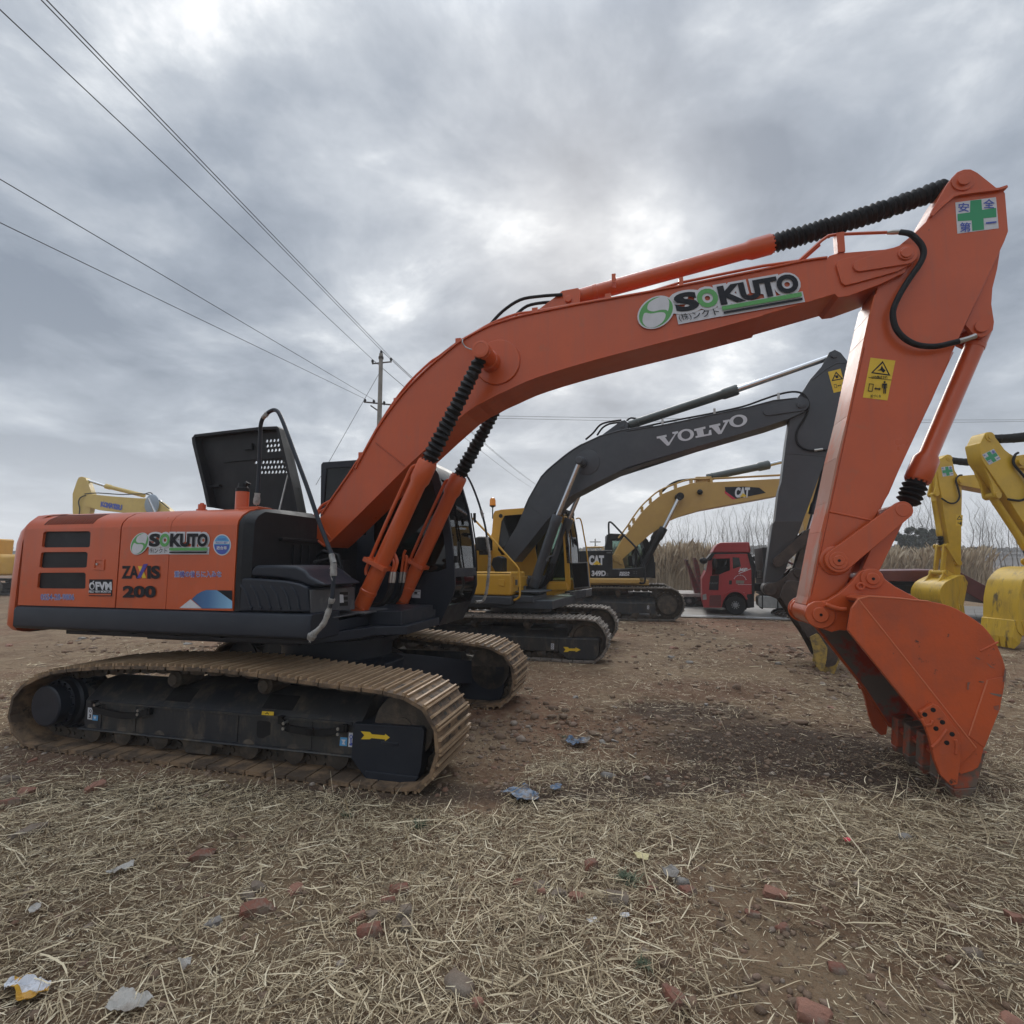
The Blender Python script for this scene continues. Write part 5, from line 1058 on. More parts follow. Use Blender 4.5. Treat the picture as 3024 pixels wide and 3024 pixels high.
decal('boom_badge', cbo, CU, .323, 'M', [('p', [[(1418, 284), (1600, 280), (1745, 290), (1808, 340), (1500, 402), (1425, 335)]], 0), ('p', [[(1416, 318), (1428, 328), (1525, 398), (1492, 403), (1420, 345)]], 1), ('t', 'CAT', 1515, 294, 1646, 378, 2, .06, .08), ('p', [[(1558, 380), (1590, 342), (1632, 374)]], 3)], [M['ink'], M['redv'], M['white'], M['yellowv']], eps=.003)
q = CU.at('M', 988, 375, .55)
for s in (1, -1):
    a = CU.at('M', 598, 1115, .55); h = CU.at('M', 838, 675, .55)
    o = hcyl(cx_, (a[0], s*.55, a[1]), (h[0], s*.55, h[1]), (q[0], s*.55, q[1]), .10, .13, .35, (M['rubber'], M['chrome']), None, .065, 'boom_cylinder')
mb = MB(); mb.pin(q[0], q[1], -.68, .68, .12, 20); mb.build('cylinder_pin', M['rubber'], cbo)
a = CU.at('M', 1245, 195, 0); h = CU.at('M', 1838, 72, 0); e = CU.at('M', 2290, -40, 0)
hcyl(cx_, (a[0], 0, a[1]), (h[0], 0, h[1]), (e[0], 0, e[1]), .12, .15, .32, (M['vcyl'], M['chrome']), None, .07, 'arm_cylinder')
mb = MB(); u, w = CU.at('M', 1215, 200, .1); mb.box(u-.25, u+.25, -.15, .15, w-.22, w+.05); mb.build('cylinder_bracket', M['catyellow'], cbo, bevel=.02)
car = [(1230, 1010), (1290, 930), (1330, 905), (1370, 930), (1420, 1050), (1405, 1200), (1395, 1450), (1385, 1740), (1300, 1760), (1275, 1600), (1262, 1440), (1245, 1200)]
cam_ = MB().prism(CU.L('K', .22, car), -.22, .22).build('arm', M['catyellow'], cx_, bevel=.012)
decal('warning_sticker', cam_, CU, .223, 'K', [('p', [[(1302, 1310), (1318, 1312), (1332, 1358), (1288, 1358)]], 0), ('p', [[(1306, 1325), (1316, 1328), (1314, 1345), (1308, 1348)]], 1)], [M['yellowv'], M['ink']])
CB = CU.at('K', 1340, 1735, .2); gz = gnd('K', 1480, 2240); CTT = ((gz-CU.O).dot(CU.U)+.25, .05)
S = make_bucket(cx_, CB, CTT, .75, M['rusty'], M['rusty'])
clp = CU.at('K', 1450, 1560, .2); make_links(cx_, CU.at('K', 1350, 1600, .2), clp, S(BL), M['rusty'], 1.2)
la_ = CU.at('K', 1420, 1150, 0); hcyl(cx_, (la_[0]+.1, 0, la_[1]), tuple(Vector((la_[0]+.1, 0, la_[1])).lerp(Vector((clp[0], 0, clp[1])), .75)), (clp[0], 0, clp[1]), .10, .12, .25, (M['rubber'], M['chrome']), None, .06, 'bucket_cylinder')
# cab
p_ = CU.L('M', -.4, [(300, 740), (325, 725), (640, 740), (690, 790), (745, 950), (757, 1060), (757, 1146), (290, 1146), (280, 900)]); w1 = CU.L('M', -.4, [(350, 785), (560, 788), (560, 1050), (350, 1050)]); w2 = CU.L('M', -.4, [(590, 792), (635, 800), (665, 900), (680, 1030), (590, 1050)])
mb = MB(); mb.plate(p_, [w1, w2], -.46, -.40); mb.plate(p_, [w1, w2], -1.40, -1.34); mb.prism(CU.L('M', -.4, [(300, 740), (325, 725), (640, 740), (660, 762), (640, 762), (325, 748)]), -1.36, -.44); mb.prism(CU.L('M', -.4, [(745, 950), (757, 1060), (757, 1146), (290, 1146), (290, 1110), (735, 1110)]), -1.36, -.44)
mb.prism(CU.L('M', -.4, [(300, 740), (325, 740), (310, 1100), (290, 1100)]), -1.36, -.44)
ccab = mb.build('cab', M['black'], cx_, bevel=.012)
for v_ in (-.43, -1.37): MB().prism(w1, v_-.003, v_+.003).build('side_window', M['glass'], ccab); MB().prism(w2, v_-.003, v_+.003).build('front_side_window', M['glass'], ccab)
fw = CU.L('M', -.4, [(652, 765), (690, 790), (742, 950)]); MB().prism(fw + [(a-.01, b) for a, b in fw[::-1]], -1.34, -.46).build('front_window', M['glass'], ccab)
mb = MB().tube(cr(CU.L3('M', 1.3, [(316, 740, .6), (314, 640, .6), (322, 618, .7), (350, 630, .8), (450, 735, 1.1), (560, 845, 1.3), (600, 920, 1.36), (640, 1010, 1.4), (656, 1060, 1.44), (659, 1180, 1.47), (635, 1200, 1.47), (605, 1195, 1.47)]), 3), .03, 8); mb.build('hand_rail', M['rubber'], cx_)
mb = MB().tube(CU.L3('M', 1.2, [(102, 885), (104, 858), (258, 856), (262, 882)]), .03, 8); mb.build('roof_rail', M['catyellow'], cx_)
MB().prism(CU.L('M', -.3, [(500, 938), (535, 935), (540, 1035), (505, 1040)]), -.33, -.28).build('mirror', M['rubber'], ccab, bevel=.02)
MB().prism(CU.L('M', -.55, [(728, 1000), (757, 998), (760, 1150), (730, 1150)]), -1.3, -.5).build('step_box', M['rubber'], cx_, bevel=.02)
MB.rot = 0

# ------------------------------------------------------------------ yellow excavators that face left
def plain_body(root, paint, shoes, h=.85, cabv=-.35, sc=1.0):
    undercarriage(root, std_loop(-1.8*sc, 1.6*sc, h), 1.15*sc, .58*sc, -1.8*sc, 1.6*sc, h-.02, M['frame'], [shoes, shoes, M['trackdark'], M['trackdark']], .19*sc, seed=9)
    b = h+.25
    mb = MB(); mb.exu([(p[0]*sc, b+(p[1])*sc) for p in ((1.3, .2), (1.3, .95), (1.15, 1.08), (-1.15, 1.08), (-1.3, .95), (-1.3, .2))], -2.2*sc, -.5*sc); mb.exu([(p[0]*sc, b+p[1]*sc) for p in ((1.3, .2), (1.3, .8), (1.2, .86), (.45, .86), (.45, .2))], -.5*sc, .9*sc)
    ho_ = mb.build('engine_housing', paint, root, bevel=.05, segs=3)
    mb = MB()
    for i in range(3): mb.prism(rrect(-1.9*sc, b+(.35+i*.2)*sc, -1.3*sc, b+(.48+i*.2)*sc, .03), 1.3*sc, 1.303*sc)
    mb.build('grille', M['mesh'], ho_)
    MB().box(-2.2*sc, .9*sc, -1.28*sc, 1.28*sc, b-.05, b+.18*sc).build('upper_frame', M['dark'], root, bevel=.03)
    pl = []
    for ins, w_ in ((.1, b-.05), (0, b+.05), (0, b+.85*sc), (.08, b+1.0*sc), (.2, b+1.06*sc)):
        r = .5*sc; pl.append([(p[0], p[1], w_) for p in [(-2.21*sc, -1.3*sc+ins)] + arc(-2.75*sc+ins+r, -1.3*sc+ins+r, r, 270, 180, 8) + arc(-2.75*sc+ins+r, 1.3*sc-ins-r, r, 180, 90, 8) + [(-2.21*sc, 1.3*sc-ins)]])
    MB().rings(pl).build('counterweight', paint, root, sharp=50)
    cpf = [(-.4, .2), (-.45, 1.9), (-.38, 1.97), (.75, 1.95), (1.0, 1.5), (1.1, .9), (1.1, .2)]; cpf = [(a*sc, b+c*sc) for a, c in cpf]
    h1_ = [(a*sc, b+c*sc) for a, c in ((-.3, 1.1), (-.34, 1.8), (.25, 1.8), (.25, 1.0))]; h2_ = [(a*sc, b+c*sc) for a, c in ((.35, .9), (.35, 1.8), (.70, 1.8), (.92, 1.4), (1.0, .9))]
    mb = MB(); s = -1 if cabv < 0 else 1; va_, vb_ = s*.35*sc, s*1.3*sc
    mb.plate(cpf, [h1_, h2_], *sorted((va_, va_+s*.05))); mb.plate(cpf, [h1_, h2_], *sorted((vb_-s*.05, vb_))); mb.prism([cpf[1], cpf[2], cpf[3], (cpf[3][0], cpf[3][1]-.06), (cpf[1][0], cpf[1][1]-.03)], *sorted((va_+s*.03, vb_-s*.03)))
    mb.prism([cpf[0], cpf[1], (cpf[1][0]+.05, cpf[1][1]), (cpf[0][0]+.05, cpf[0][1])], *sorted((va_+s*.03, vb_-s*.03)))
    c_ = mb.build('cab', paint, root, bevel=.02)
    for v_ in (va_+s*.025, vb_-s*.025): MB().prism(h1_, v_-.003, v_+.003).build('rear_side_window', M['glassdark'], c_); MB().prism(h2_, v_-.003, v_+.003).build('side_window', M['glassdark'], c_)
    return ho_
def digging_end(root, fr, tip_, bp_, paint, worn, tooth_, boomw, bwf=.56, hose=True):
    """arm, cylinder, links and bucket shaped like the measured ones"""
    S = Sim(TIP, BP, tip_, bp_); f = abs(S.k)
    am = MB().prism(S.L(apol), -.17*f, .17*f).build('arm', paint, root, bevel=.012)
    mb = MB()
    for v_ in (.09, -.14): mb.prism(S.L(lug), v_*f, v_*f+.05*f)
    for q, v_, r_ in ((S(LUGP), .16, .07), (S(TIP), .20, .06), (S(LK), .2, .11), (S(pin), .30, .08)): MB().pin(q[0], q[1], -v_*f, v_*f, r_*f).build('arm_pin', paint, am)
    q = S(TIP); mb.pin(q[0], q[1], -.185*f, .185*f, .11*f)
    mb.build('arm_plate', paint, am, bevel=.004)
    a, e = S(LUGP), S(LP); h = Vector(a).lerp(Vector(e), .80)
    hcyl(root, (a[0], 0, a[1]), (h.x, 0, h.y), (e[0], 0, e[1]), .075*f, .09*f, .17*f, (paint, M['rubber']), (.09*f, .08*f), .05*f, 'bucket_cylinder', 5)
    S2 = make_bucket(root, bp_, tooth_, bwf*f, worn, M['rusty'])
    make_links(root, S(LK), S(LP), S2(BL), paint, f)
    if hose:
        pth = [S((p[0], p[2])) for p in F.L3('H', .24, [(1020, 588), (1090, 600), (1140, 640), (1180, 690), (1192, 750), (1165, 820), (1110, 900), (1050, 990), (1000, 1080), (965, 1180), (985, 1290), (1050, 1370), (1150, 1420), (1280, 1430), (1400, 1405), (1560, 1355)])]
        MB().tube(cr([(p[0], .23*f, p[1]) for p in pth], 3), .026*f, 8).build('hose', M['rubber'], am)
    return am, S
MB.flip = False
# nearer one
Y2 = near_frame_l(gnd('O', 1100, 1745), 5.6, .5, 4)
yx = thing('crawler_excavator', 'nearer of the two yellow excavators at the right edge, with large scraped bucket', 'excavator', Y2)
tp = Y2.at('O', 915, 215, .2); lp_ = Y2.at('O', 1105, 1000, .2); bp_ = (tp[0]-1.66, 1.0)
am, S = digging_end(yx, Y2, tp, bp_, M['kyellow'], M['kworn'], (Y2.at('O', 1090, 1740, .5)[0]-.12, .02), .24, .38)
def safety(am_, fr_, v, z, q):
    """q: four corners, drawn from a unit 100 square"""
    aff = (((0, 0), (100, 0), (0, 100)), (q[0], q[1], q[2]))
    decal('safety_sticker', am_, fr_, v, z, [('p', [[(0, 0), (100, 0), (100, 100), (0, 100)]], 0), ('p', [[(35, 3), (65, 3), (65, 35), (97, 35), (97, 65), (65, 65), (65, 97), (35, 97), (35, 65), (3, 65), (3, 35), (35, 35)]], 1), ('t', '安', 5, 6, 31, 31, 2, .04), ('t', '全', 69, 6, 95, 31, 2, .04), ('t', '第', 5, 69, 31, 94, 2, .04), ('p', [[(69, 79), (95, 79), (95, 85), (69, 85)]], 2)], [M['white'], M['sgreen'], M['blue']], aff, eps=.003)
safety(am, Y2, .17*abs(S.k)+.002, 'O', [(845, 345), (928, 303), (895, 418)])
pn = S(pin); fr_w = .24*abs(S.k)
bmp = [(pn[0]+.12, pn[1]+.02), (pn[0]+.05, pn[1]+.14), (pn[0]-1.2, pn[1]+.35), (2.2, 4.3), (1.1, 3.4), (.0, 1.85), (.0, 1.45), (.4, 1.5), (1.6, 2.95), (2.6, 3.6), (pn[0]-1.0, pn[1]-.25), (pn[0]+.02, pn[1]-.12)]
yb = MB().prism(bmp, -fr_w, fr_w).build('boom', M['kyellow'], yx, bevel=.012)
a = (tp[0], tp[1]); hcyl(yx, (2.9, 0, 4.55), tuple(Vector((2.9, 0, 4.55)).lerp(Vector((a[0], 0, a[1])), .5)), (a[0], 0, a[1]), .085, .1, .2, (M['kyellow'], M['rubber']), (.10, .085), .05, 'arm_cylinder', 28)
plain_body(yx, M['kyellow'], M['shoe_cat'])
for s in (1, -1): hcyl(yx, (.85, s*.4, 1.35), (1.5, s*.4, 2.5), (1.85, s*.42, 3.3), .085, .1, .2, (M['kyellow'], M['rubber']), (.09, .08), .05, 'boom_cylinder', 10)
# farther one
gY = at_y('O', 600, 1240, 14.2); Y1 = near_frame_l(Vector((gY.x, gY.y, 0)), 5.3, .2, 3)
yz = thing('crawler_excavator', 'farther yellow excavator at the right, upright arm and bucket curled under', 'excavator', Y1)
tp = Y1.at('O', 622, 366, .2); bp_ = Y1.at('O', 690, 1225, .2)
am, S = digging_end(yz, Y1, tp, bp_, M['kyellow'], M['kworn'], Y1.at('O', 640, 1590, .2), .24)
safety(am, Y1, .17*abs(S.k)+.002, 'O', [(553, 434), (630, 424), (565, 502)])
decal('warning_sticker', am, Y1, .17*abs(S.k)+.002, 'O', [('p', [[(660, 772), (708, 776), (704, 856), (658, 852)]], 0), ('p', [[(684, 778), (704, 810), (664, 808)], [(684, 787), (696, 805), (672, 804)]], 1), ('p', [[(670, 828), (690, 832), (690, 822), (700, 824), (698, 848), (688, 846), (688, 838), (670, 834)]], 1)], [M['yellowv'], M['ink']])
pn = S(pin); f = abs(S.k)
bmp = [(pn[0]+.12, pn[1]+.02), (pn[0]+.05, pn[1]+.14), (pn[0]-1.3, pn[1]+.25), (2.2, 4.2), (1.1, 3.3), (.0, 1.85), (.0, 1.45), (.4, 1.5), (1.6, 2.85), (2.6, 3.5), (pn[0]-1.0, pn[1]-.3), (pn[0]+.02, pn[1]-.12)]
MB().prism(bmp, -.24*f, .24*f).build('boom', M['kyellow'], yz, bevel=.012)
hcyl(yz, (2.9, 0, 4.5), tuple(Vector((2.9, 0, 4.5)).lerp(Vector((tp[0], 0, tp[1])), .5)), (tp[0], 0, tp[1]), .085, .1, .2, (M['kyellow'], M['rubber']), (.10, .085), .05, 'arm_cylinder', 28)
plain_body(yz, M['kyellow'], M['shoe_cat'])
for s in (1, -1): hcyl(yz, (.85, s*.4, 1.35), (1.5, s*.4, 2.5), (1.85, s*.42, 3.2), .085, .1, .2, (M['kyellow'], M['rubber']), (.09, .08), .05, 'boom_cylinder', 10)
# pale one behind the orange housing
KY = 30.0; gk = at_y('Q', 650, 380, KY); K1 = near_frame_l(Vector((gk.x, gk.y, 0)), 6.2, .25, 4)
kx = thing('crawler_excavator', 'pale yellow excavator whose arm and boom top show above the orange engine housing', 'excavator', K1)
ka = [(625, 195), (640, 165), (665, 158), (695, 168), (712, 200), (735, 262), (760, 330), (735, 420), (700, 620), (610, 620), (590, 440), (590, 300), (600, 270)]
kam = MB().prism(K1.L('Q', .2, ka), -.2, .2).build('arm', M['kpale'], kx, bevel=.02)
kb = [(690, 330), (720, 300), (900, 318), (1130, 335), (1230, 335), (1300, 365), (1380, 430), (1480, 600), (1560, 700), (1500, 760), (1400, 650), (1300, 520), (1180, 470), (800, 430), (690, 400)]
kbm = MB().prism(K1.L('Q', .27, kb), -.27, .27).build('boom', M['kpale'], kx, bevel=.02)
decal('boom_lettering', kbm, K1, .272, 'Q', [('t', g, 822+i*24.5, 366+i*4.5, 846+i*24.5, 402+i*4.5, 0, .08, .1) for i, g in enumerate('KOMATSU')], [M['blue']], eps=.004)
a = K1.at('Q', 1180, 315, 0); h = K1.at('Q', 862, 236, 0); e = K1.at('Q', 680, 178, 0)
hcyl(kx, (a[0], 0, a[1]), (h[0], 0, h[1]), (e[0], 0, e[1]), .12, .15, .3, (M['kpale'], M['chrome']), None, .08, 'arm_cylinder')
mb = MB(); mb.tube(cr(K1.L3('Q', .28, [(700, 310), (655, 330), (640, 370), (650, 420), (645, 470)]), 3), .03); mb.tube(cr(K1.L3('Q', .2, [(690, 300), (800, 292), (1000, 305), (1190, 300), (1290, 350), (1380, 420)]), 3), .03); mb.tube(cr(K1.L3('Q', .1, [(1180, 300), (1230, 290), (1260, 330)]), 3), .03); mb.build('hose', M['rubber'], kbm)
for s in (1, -1):
    a = K1.at('Q', 1330, 760, .5); h = K1.at('Q', 1275, 470, .5); e = K1.at('Q', 1215, 335, .5); hcyl(kx, (a[0], s*.5, a[1]), (h[0], s*.5, h[1]), (e[0], s*.5, e[1]), .14, .16, .3, (M['kpale'], M['chrome']), None, .08, 'boom_cylinder')
u, w = K1.at('Q', 1240, 385, .4); MB().ball((u, .42, w), .55, sq=(.75, .25, 1.1)).build('boom_cover', surf('blue_grey_cover', (.30, .36, .42), .5), kbm)
S = make_bucket(kx, K1.at('Q', 655, 610, .2), K1.at('Q', 560, 960, .2), .6, M['kworn'], M['rusty'])
plain_body(kx, M['kpale'], M['shoe_cat'], .9, .35, 1.15)
# one at the far left edge
gl_c = gnd('Q', 60, 1130); LX = FrameL((gl_c.x-2.9, gl_c.y+1.3), 0)
lx = thing('crawler_excavator', 'yellow excavator whose rear end shows at the left edge of the yard', 'excavator', LX)
plain_body(lx, M['vyellow'], M['shoe_cat'])
MB().prism([(.3, 1.5), (.3, 1.9), (1.6, 3.4), (3.0, 4.6), (5.0, 4.9), (5.2, 4.6), (3.2, 4.0), (2.0, 3.0)], -.22, .22).build('boom', M['vyellow'], lx, bevel=.02)
MB().prism([(4.8, 5.3), (5.1, 5.2), (5.6, 3.6), (5.5, 1.6), (5.2, 1.6), (4.9, 4.2)], -.16, .16).build('arm', M['vyellow'], lx, bevel=.02)
make_bucket(lx, (5.35, 1.5), (4.9, .05), .5, M['kworn'], M['rusty'])

# ------------------------------------------------------------------ red tractor truck with its low trailer
TR = near_frame_l(gnd('M', 1520, 1508), 0, 1.2, -19, .02)
tx = thing('tractor_truck', 'red tractor truck with high roof spoiler parked on the concrete road', 'truck', TR)
NL = lambda pts, v=1.25: TR.L('N', v, pts)
wc = TR.at('N', 665, 1308, 1.25); wr = abs(TR.at('N', 665, 1178, 1.25)[1]-wc[1])
arch = [(780+0, 1172)] + [(660+155*math.cos(R(t)), 1310-150*math.sin(R(t))) for t in (40, 60, 80, 100, 120, 140)] + [(512, 1190)]
body = [(405, 722), (800, 716), (830, 800), (848, 900), (862, 1172), (800, 1178)] + [(660+150*math.cos(R(t)), 1310-165*math.sin(R(t))) for t in (35, 55, 75, 90, 105, 125, 145)] + [(505, 1330), (300, 1330), (285, 1250), (283, 1000), (330, 905), (352, 800), (385, 740)]
w1 = NL([(408, 775), (602, 768), (602, 906), (545, 925), (480, 955), (395, 960)]); w2 = NL([(632, 756), (708, 762), (728, 860), (635, 888)])
mb = MB(); bp2 = NL(body); mb.plate(bp2, [w1, w2], 1.19, 1.25); mb.plate(bp2, [w1, w2], -1.25, -1.19)
inn_ = NL([(405, 724), (798, 718), (795, 740), (420, 742), (360, 800), (340, 905), (330, 905), (352, 800), (385, 745)]); mb.prism(inn_, -1.2, 1.2)
mb.prism(NL([(283, 1000), (330, 910), (345, 960), (500, 985), (500, 1325), (300, 1330), (285, 1250)]), -1.2, 1.2); mb.prism(NL([(795, 720), (830, 800), (848, 900), (862, 1172), (830, 1172), (800, 900), (770, 740)]), -1.2, 1.2); mb.prism(NL([(420, 985), (840, 985), (850, 1080), (420, 1080)]), -1.2, 1.2)
tcab = mb.build('cab', M['truckred'], tx, bevel=.02, segs=3)
for v_ in (1.22, -1.22): MB().prism(w1, v_-.004, v_+.004).build('door_window', M['glassdark'], tcab); MB().prism(w2, v_-.004, v_+.004).build('quarter_window', M['glassdark'], tcab)
ws = NL([(352, 800), (330, 905)]); MB().prism([(ws[0][0]+.01, ws[0][1]), (ws[1][0]+.01, ws[1][1]), (ws[1][0]-.01, ws[1][1]), (ws[0][0]-.01, ws[0][1])], -1.12, 1.12).build('windscreen', surf('pale_reflecting_screen', (.35, .38, .36), .1), tcab)
mb = MB(); rf = NL([(396, 702), (420, 650), (452, 602), (490, 585), (832, 580), (846, 690), (840, 704)]); r2 = [(sum(p[0] for p in rf)/len(rf)+(p[0]-sum(q[0] for q in rf)/len(rf))*.96, p[1] if p[1] < 2.6 else p[1]-.02) for p in rf]
mb.prism(rf, -1.05, 1.05); mb.prism(rf, 1.05, 1.15, 0, r2); mb.prism(r2, -1.15, -1.05, 0, rf); mb.build('roof_spoiler', M['truckred'], tcab, bevel=.06, segs=3)
mb = MB(); mb.prism(NL([(400, 702), (840, 702), (832, 718), (405, 722)]), -1.15, 1.2); mb.prism(NL([(340, 770), (395, 705), (430, 722), (395, 770), (345, 780)]), -1.2, 1.28); mb.prism(NL([(800, 720), (842, 718), (896, 860), (880, 1180), (850, 1172), (846, 900)]), 1.0, 1.27); mb.prism(NL([(862, 1175), (880, 1180), (880, 1330), (800, 1340), (790, 1178)]), .9, 1.2); mb.tube(TR.L3('N', 1.3, [(400, 770), (340, 790)]), .03)
mb.build('cab_trim', M['rubber'], tcab, bevel=.01)
mb = MB(); u, w = TR.at('N', 300, 796, 1.45); mb.ball((u, 1.45, w), .13, sq=(1, .6, .8)); u, w = TR.at('N', 425, 830, 1.32); mb.ball((u, 1.35, w), .16, sq=(.5, .5, 1.2)); u, w = TR.at('N', 890, 770, -1.4); mb.ball((u, -1.4, w), .14, sq=(1, .6, .7)); mb.build('mirror', M['rubber'], tcab)
MB().prism(NL([(378, 968), (478, 958), (470, 1132), (362, 1128)], 1.251), 1.245, 1.262).build('door_panel', M['rubber'], tcab, bevel=.006)
MB().prism(NL([(592, 1020), (625, 1020), (622, 1066), (590, 1066)], 1.251), 1.248, 1.265).build('door_handle', M['rubber'], tcab, bevel=.005)
decal('door_lettering', tcab, TR, 1.252, 'N', [('t', 'J6P', 700, 880, 790, 920, 0, .05, .25), ('p', [[(700, 938), (840, 884), (842, 890), (702, 945)]], 0), ('p', [[(670, 1018), (765, 1022), (762, 1058), (668, 1058)]], 1), ('p', [[(690, 1066), (850, 1066), (850, 1069), (690, 1069)]], 0)] + [('p', [ell(715+70*math.cos(R(t)), 1020-60*math.sin(R(t)), 4.5, 5)], 0) for t in range(10, 175, 15)], [M['white'], M['trackgrey']], (((700, 938), (840, 938), (700, 880)), ((700, 940), (838, 888), (686, 890))) if False else None, eps=.003)
decal('panel_lettering', tcab, TR, 1.263, 'N', [('t', 'FAW', 368, 1040, 465, 1062, 0, .03)], [M['greyplastic']], eps=.003)
mb = MB(); mb.prism(NL([(368, 1190), (500, 1188), (500, 1206), (368, 1208)], 1.26), 1.2, 1.27); mb.prism(NL([(366, 1250), (500, 1248), (500, 1270), (366, 1270)], 1.26), 1.2, 1.27); mb.prism(NL([(368, 1208), (500, 1206), (500, 1320), (366, 1320)], 1.252), 1.24, 1.254); mb.build('cab_step', M['trailred'], tcab)
MB().prism(NL([(288, 1185), (330, 1172), (336, 1240), (290, 1244)], 1.26), 1.0, 1.265).build('headlight', M['silver'], tcab, bevel=.01)
mb = MB(); q_ = [(660+158*math.cos(R(t)), 1310-188*math.sin(R(t))) for t in range(25, 160, 12)] + [(660+140*math.cos(R(t)), 1310-160*math.sin(R(t))) for t in range(157, 20, -12)]
mb.prism(NL(q_), 1.15, 1.30); mb.build('wheel_arch', M['truckred'], tcab, bevel=.01)
def wheel(root, u, w, v0, v1, r, s=1):
    mb = MB(); mb.lathe((u, v0, w), (u, v1, w), [(0, r*.6), (0, r*.93), (.03, r), (abs(v1-v0)-.03, r), (abs(v1-v0), r*.93), (abs(v1-v0)+.0, r*.62)], 32); ty = mb.build('wheel', M['rubber'], root, sharp=30)
    mb = MB().lathe((u, v0, w), (u, v1, w), [(.02, r*.6), (abs(v1-v0)-.01, r*.62), (abs(v1-v0)-.04, r*.55), (abs(v1-v0)-.08, r*.5), (abs(v1-v0)-.02, r*.42), (abs(v1-v0)+.0, r*.25), (abs(v1-v0)+.05, r*.2), (abs(v1-v0)+.06, 0)], 24)
    for j in range(10):
        t = 2*math.pi*j/10; mb.cyl((u+r*.34*math.cos(t), v1-s*.01, w+r*.34*math.sin(t)), (u+r*.34*math.cos(t), v1+s*.03, w+r*.34*math.sin(t)), .02, None, 6)
    mb.build('rim', M['rimgrey'], ty, sharp=30); return ty
wr = wc[1]*1.04
wq = TR.L('N', 1.25, [(660+152*math.cos(R(t)), 1310-168*math.sin(R(t))) for t in range(-20, 201, 15)]); MB().prism(wq, -.9, .88).build('wheel_well', M['rubber'], tcab)
for s in (1, -1): wheel(tx, wc[0], wr, s*.9, s*1.2, wr, s)
for u in (-3.3, -4.65):
    for s in (1, -1): wheel(tx, u, wr, s*.6, s*1.2, wr, s)
mb = MB(); mb.box(-5.4, .9, -.45, -.3, .75, 1.0); mb.box(-5.4, .9, .3, .45, .75, 1.0); mb.box(-1.2, -.9, -1.1, 1.1, .6, 2.2); mb.box(-5.3, -3.0, -.5, .5, 1.0, 1.12); mb.build('chassis', M['rubber'], tx, bevel=.01)
ft_ = NL([(918, 1196), (1300, 1196), (1300, 1342), (918, 1342)], 1.15); ftk = MB().prism(rrect(ft_[1][0], ft_[2][1], ft_[0][0], ft_[0][1], .12), .5, 1.15).build('fuel_tank', M['silver'], tx, bevel=.02)
mb = MB()
for x in (965, 1140, 1240): a = NL([(x, 1190), (x+14, 1190), (x+14, 1346), (x, 1346)], 1.16); mb.prism(a, .48, 1.162)
mb.build('tank_strap', M['rubber'], ftk)
ag = NL([(905, 905), (966, 908), (964, 1000), (904, 998)], .9); ao = MB().prism(ag, .5, .9).build('air_intake', M['rubber'], tx, bevel=.01)
mb = MB()
for i in range(3):
    for j in range(5): c_ = NL([(912+i*18, 913+j*17), (925+i*18, 913+j*17), (925+i*18, 925+j*17), (912+i*18, 925+j*17)], .902); mb.prism(c_, .9, .903)
mb.build('vent', M['trackgrey'], ao)
mb = MB(); mb.box(-2.3, -1.3, -.4, .4, 1.0, 1.5); mb.tube([(-1.4, .3, 1.2), (-1.6, .4, 1.8), (-2.0, .3, 1.6), (-2.2, .2, 1.2)], .05); mb.build('air_tank', M['trailred'], tx, bevel=.03)
# low trailer behind the truck: gooseneck, bed, axles
lt_ = thing('low_trailer', 'long dark red low loader trailer coupled behind the truck', 'trailer', TR)
mb = MB(); mb.prism([(-3.2, 1.15), (-3.2, 1.45), (-5.9, 1.5), (-6.7, .95), (-15.5, .95), (-16.3, .7), (-16.3, .55), (-6.5, .55), (-5.7, 1.15)], -1.4, 1.4); mb.build('bed', M['trailred'], lt_, bevel=.02)
mb = MB()
for i in range(12): mb.box(-6.9-i*.75, -6.8-i*.75, -1.43, 1.43, .60, .92)
mb.box(-15.5, -6.7, 1.405, 1.42, .86, .93); mb.build('side_rail', surf('pale_dusty_rail', (.4, .36, .36), .6), lt_)
for u in (-12.5, -13.6, -14.7):
    for s in (1, -1): wheel(lt_, u, .42, s*.8, s*1.38, .42, s)
mb = MB().prism(TR.L('I', .4, [(780, 460), (830, 452), (880, 462), (880, 505), (790, 500)]), -.4, .4); mb.build('deck_box', M['trailred'], lt_, bevel=.03)
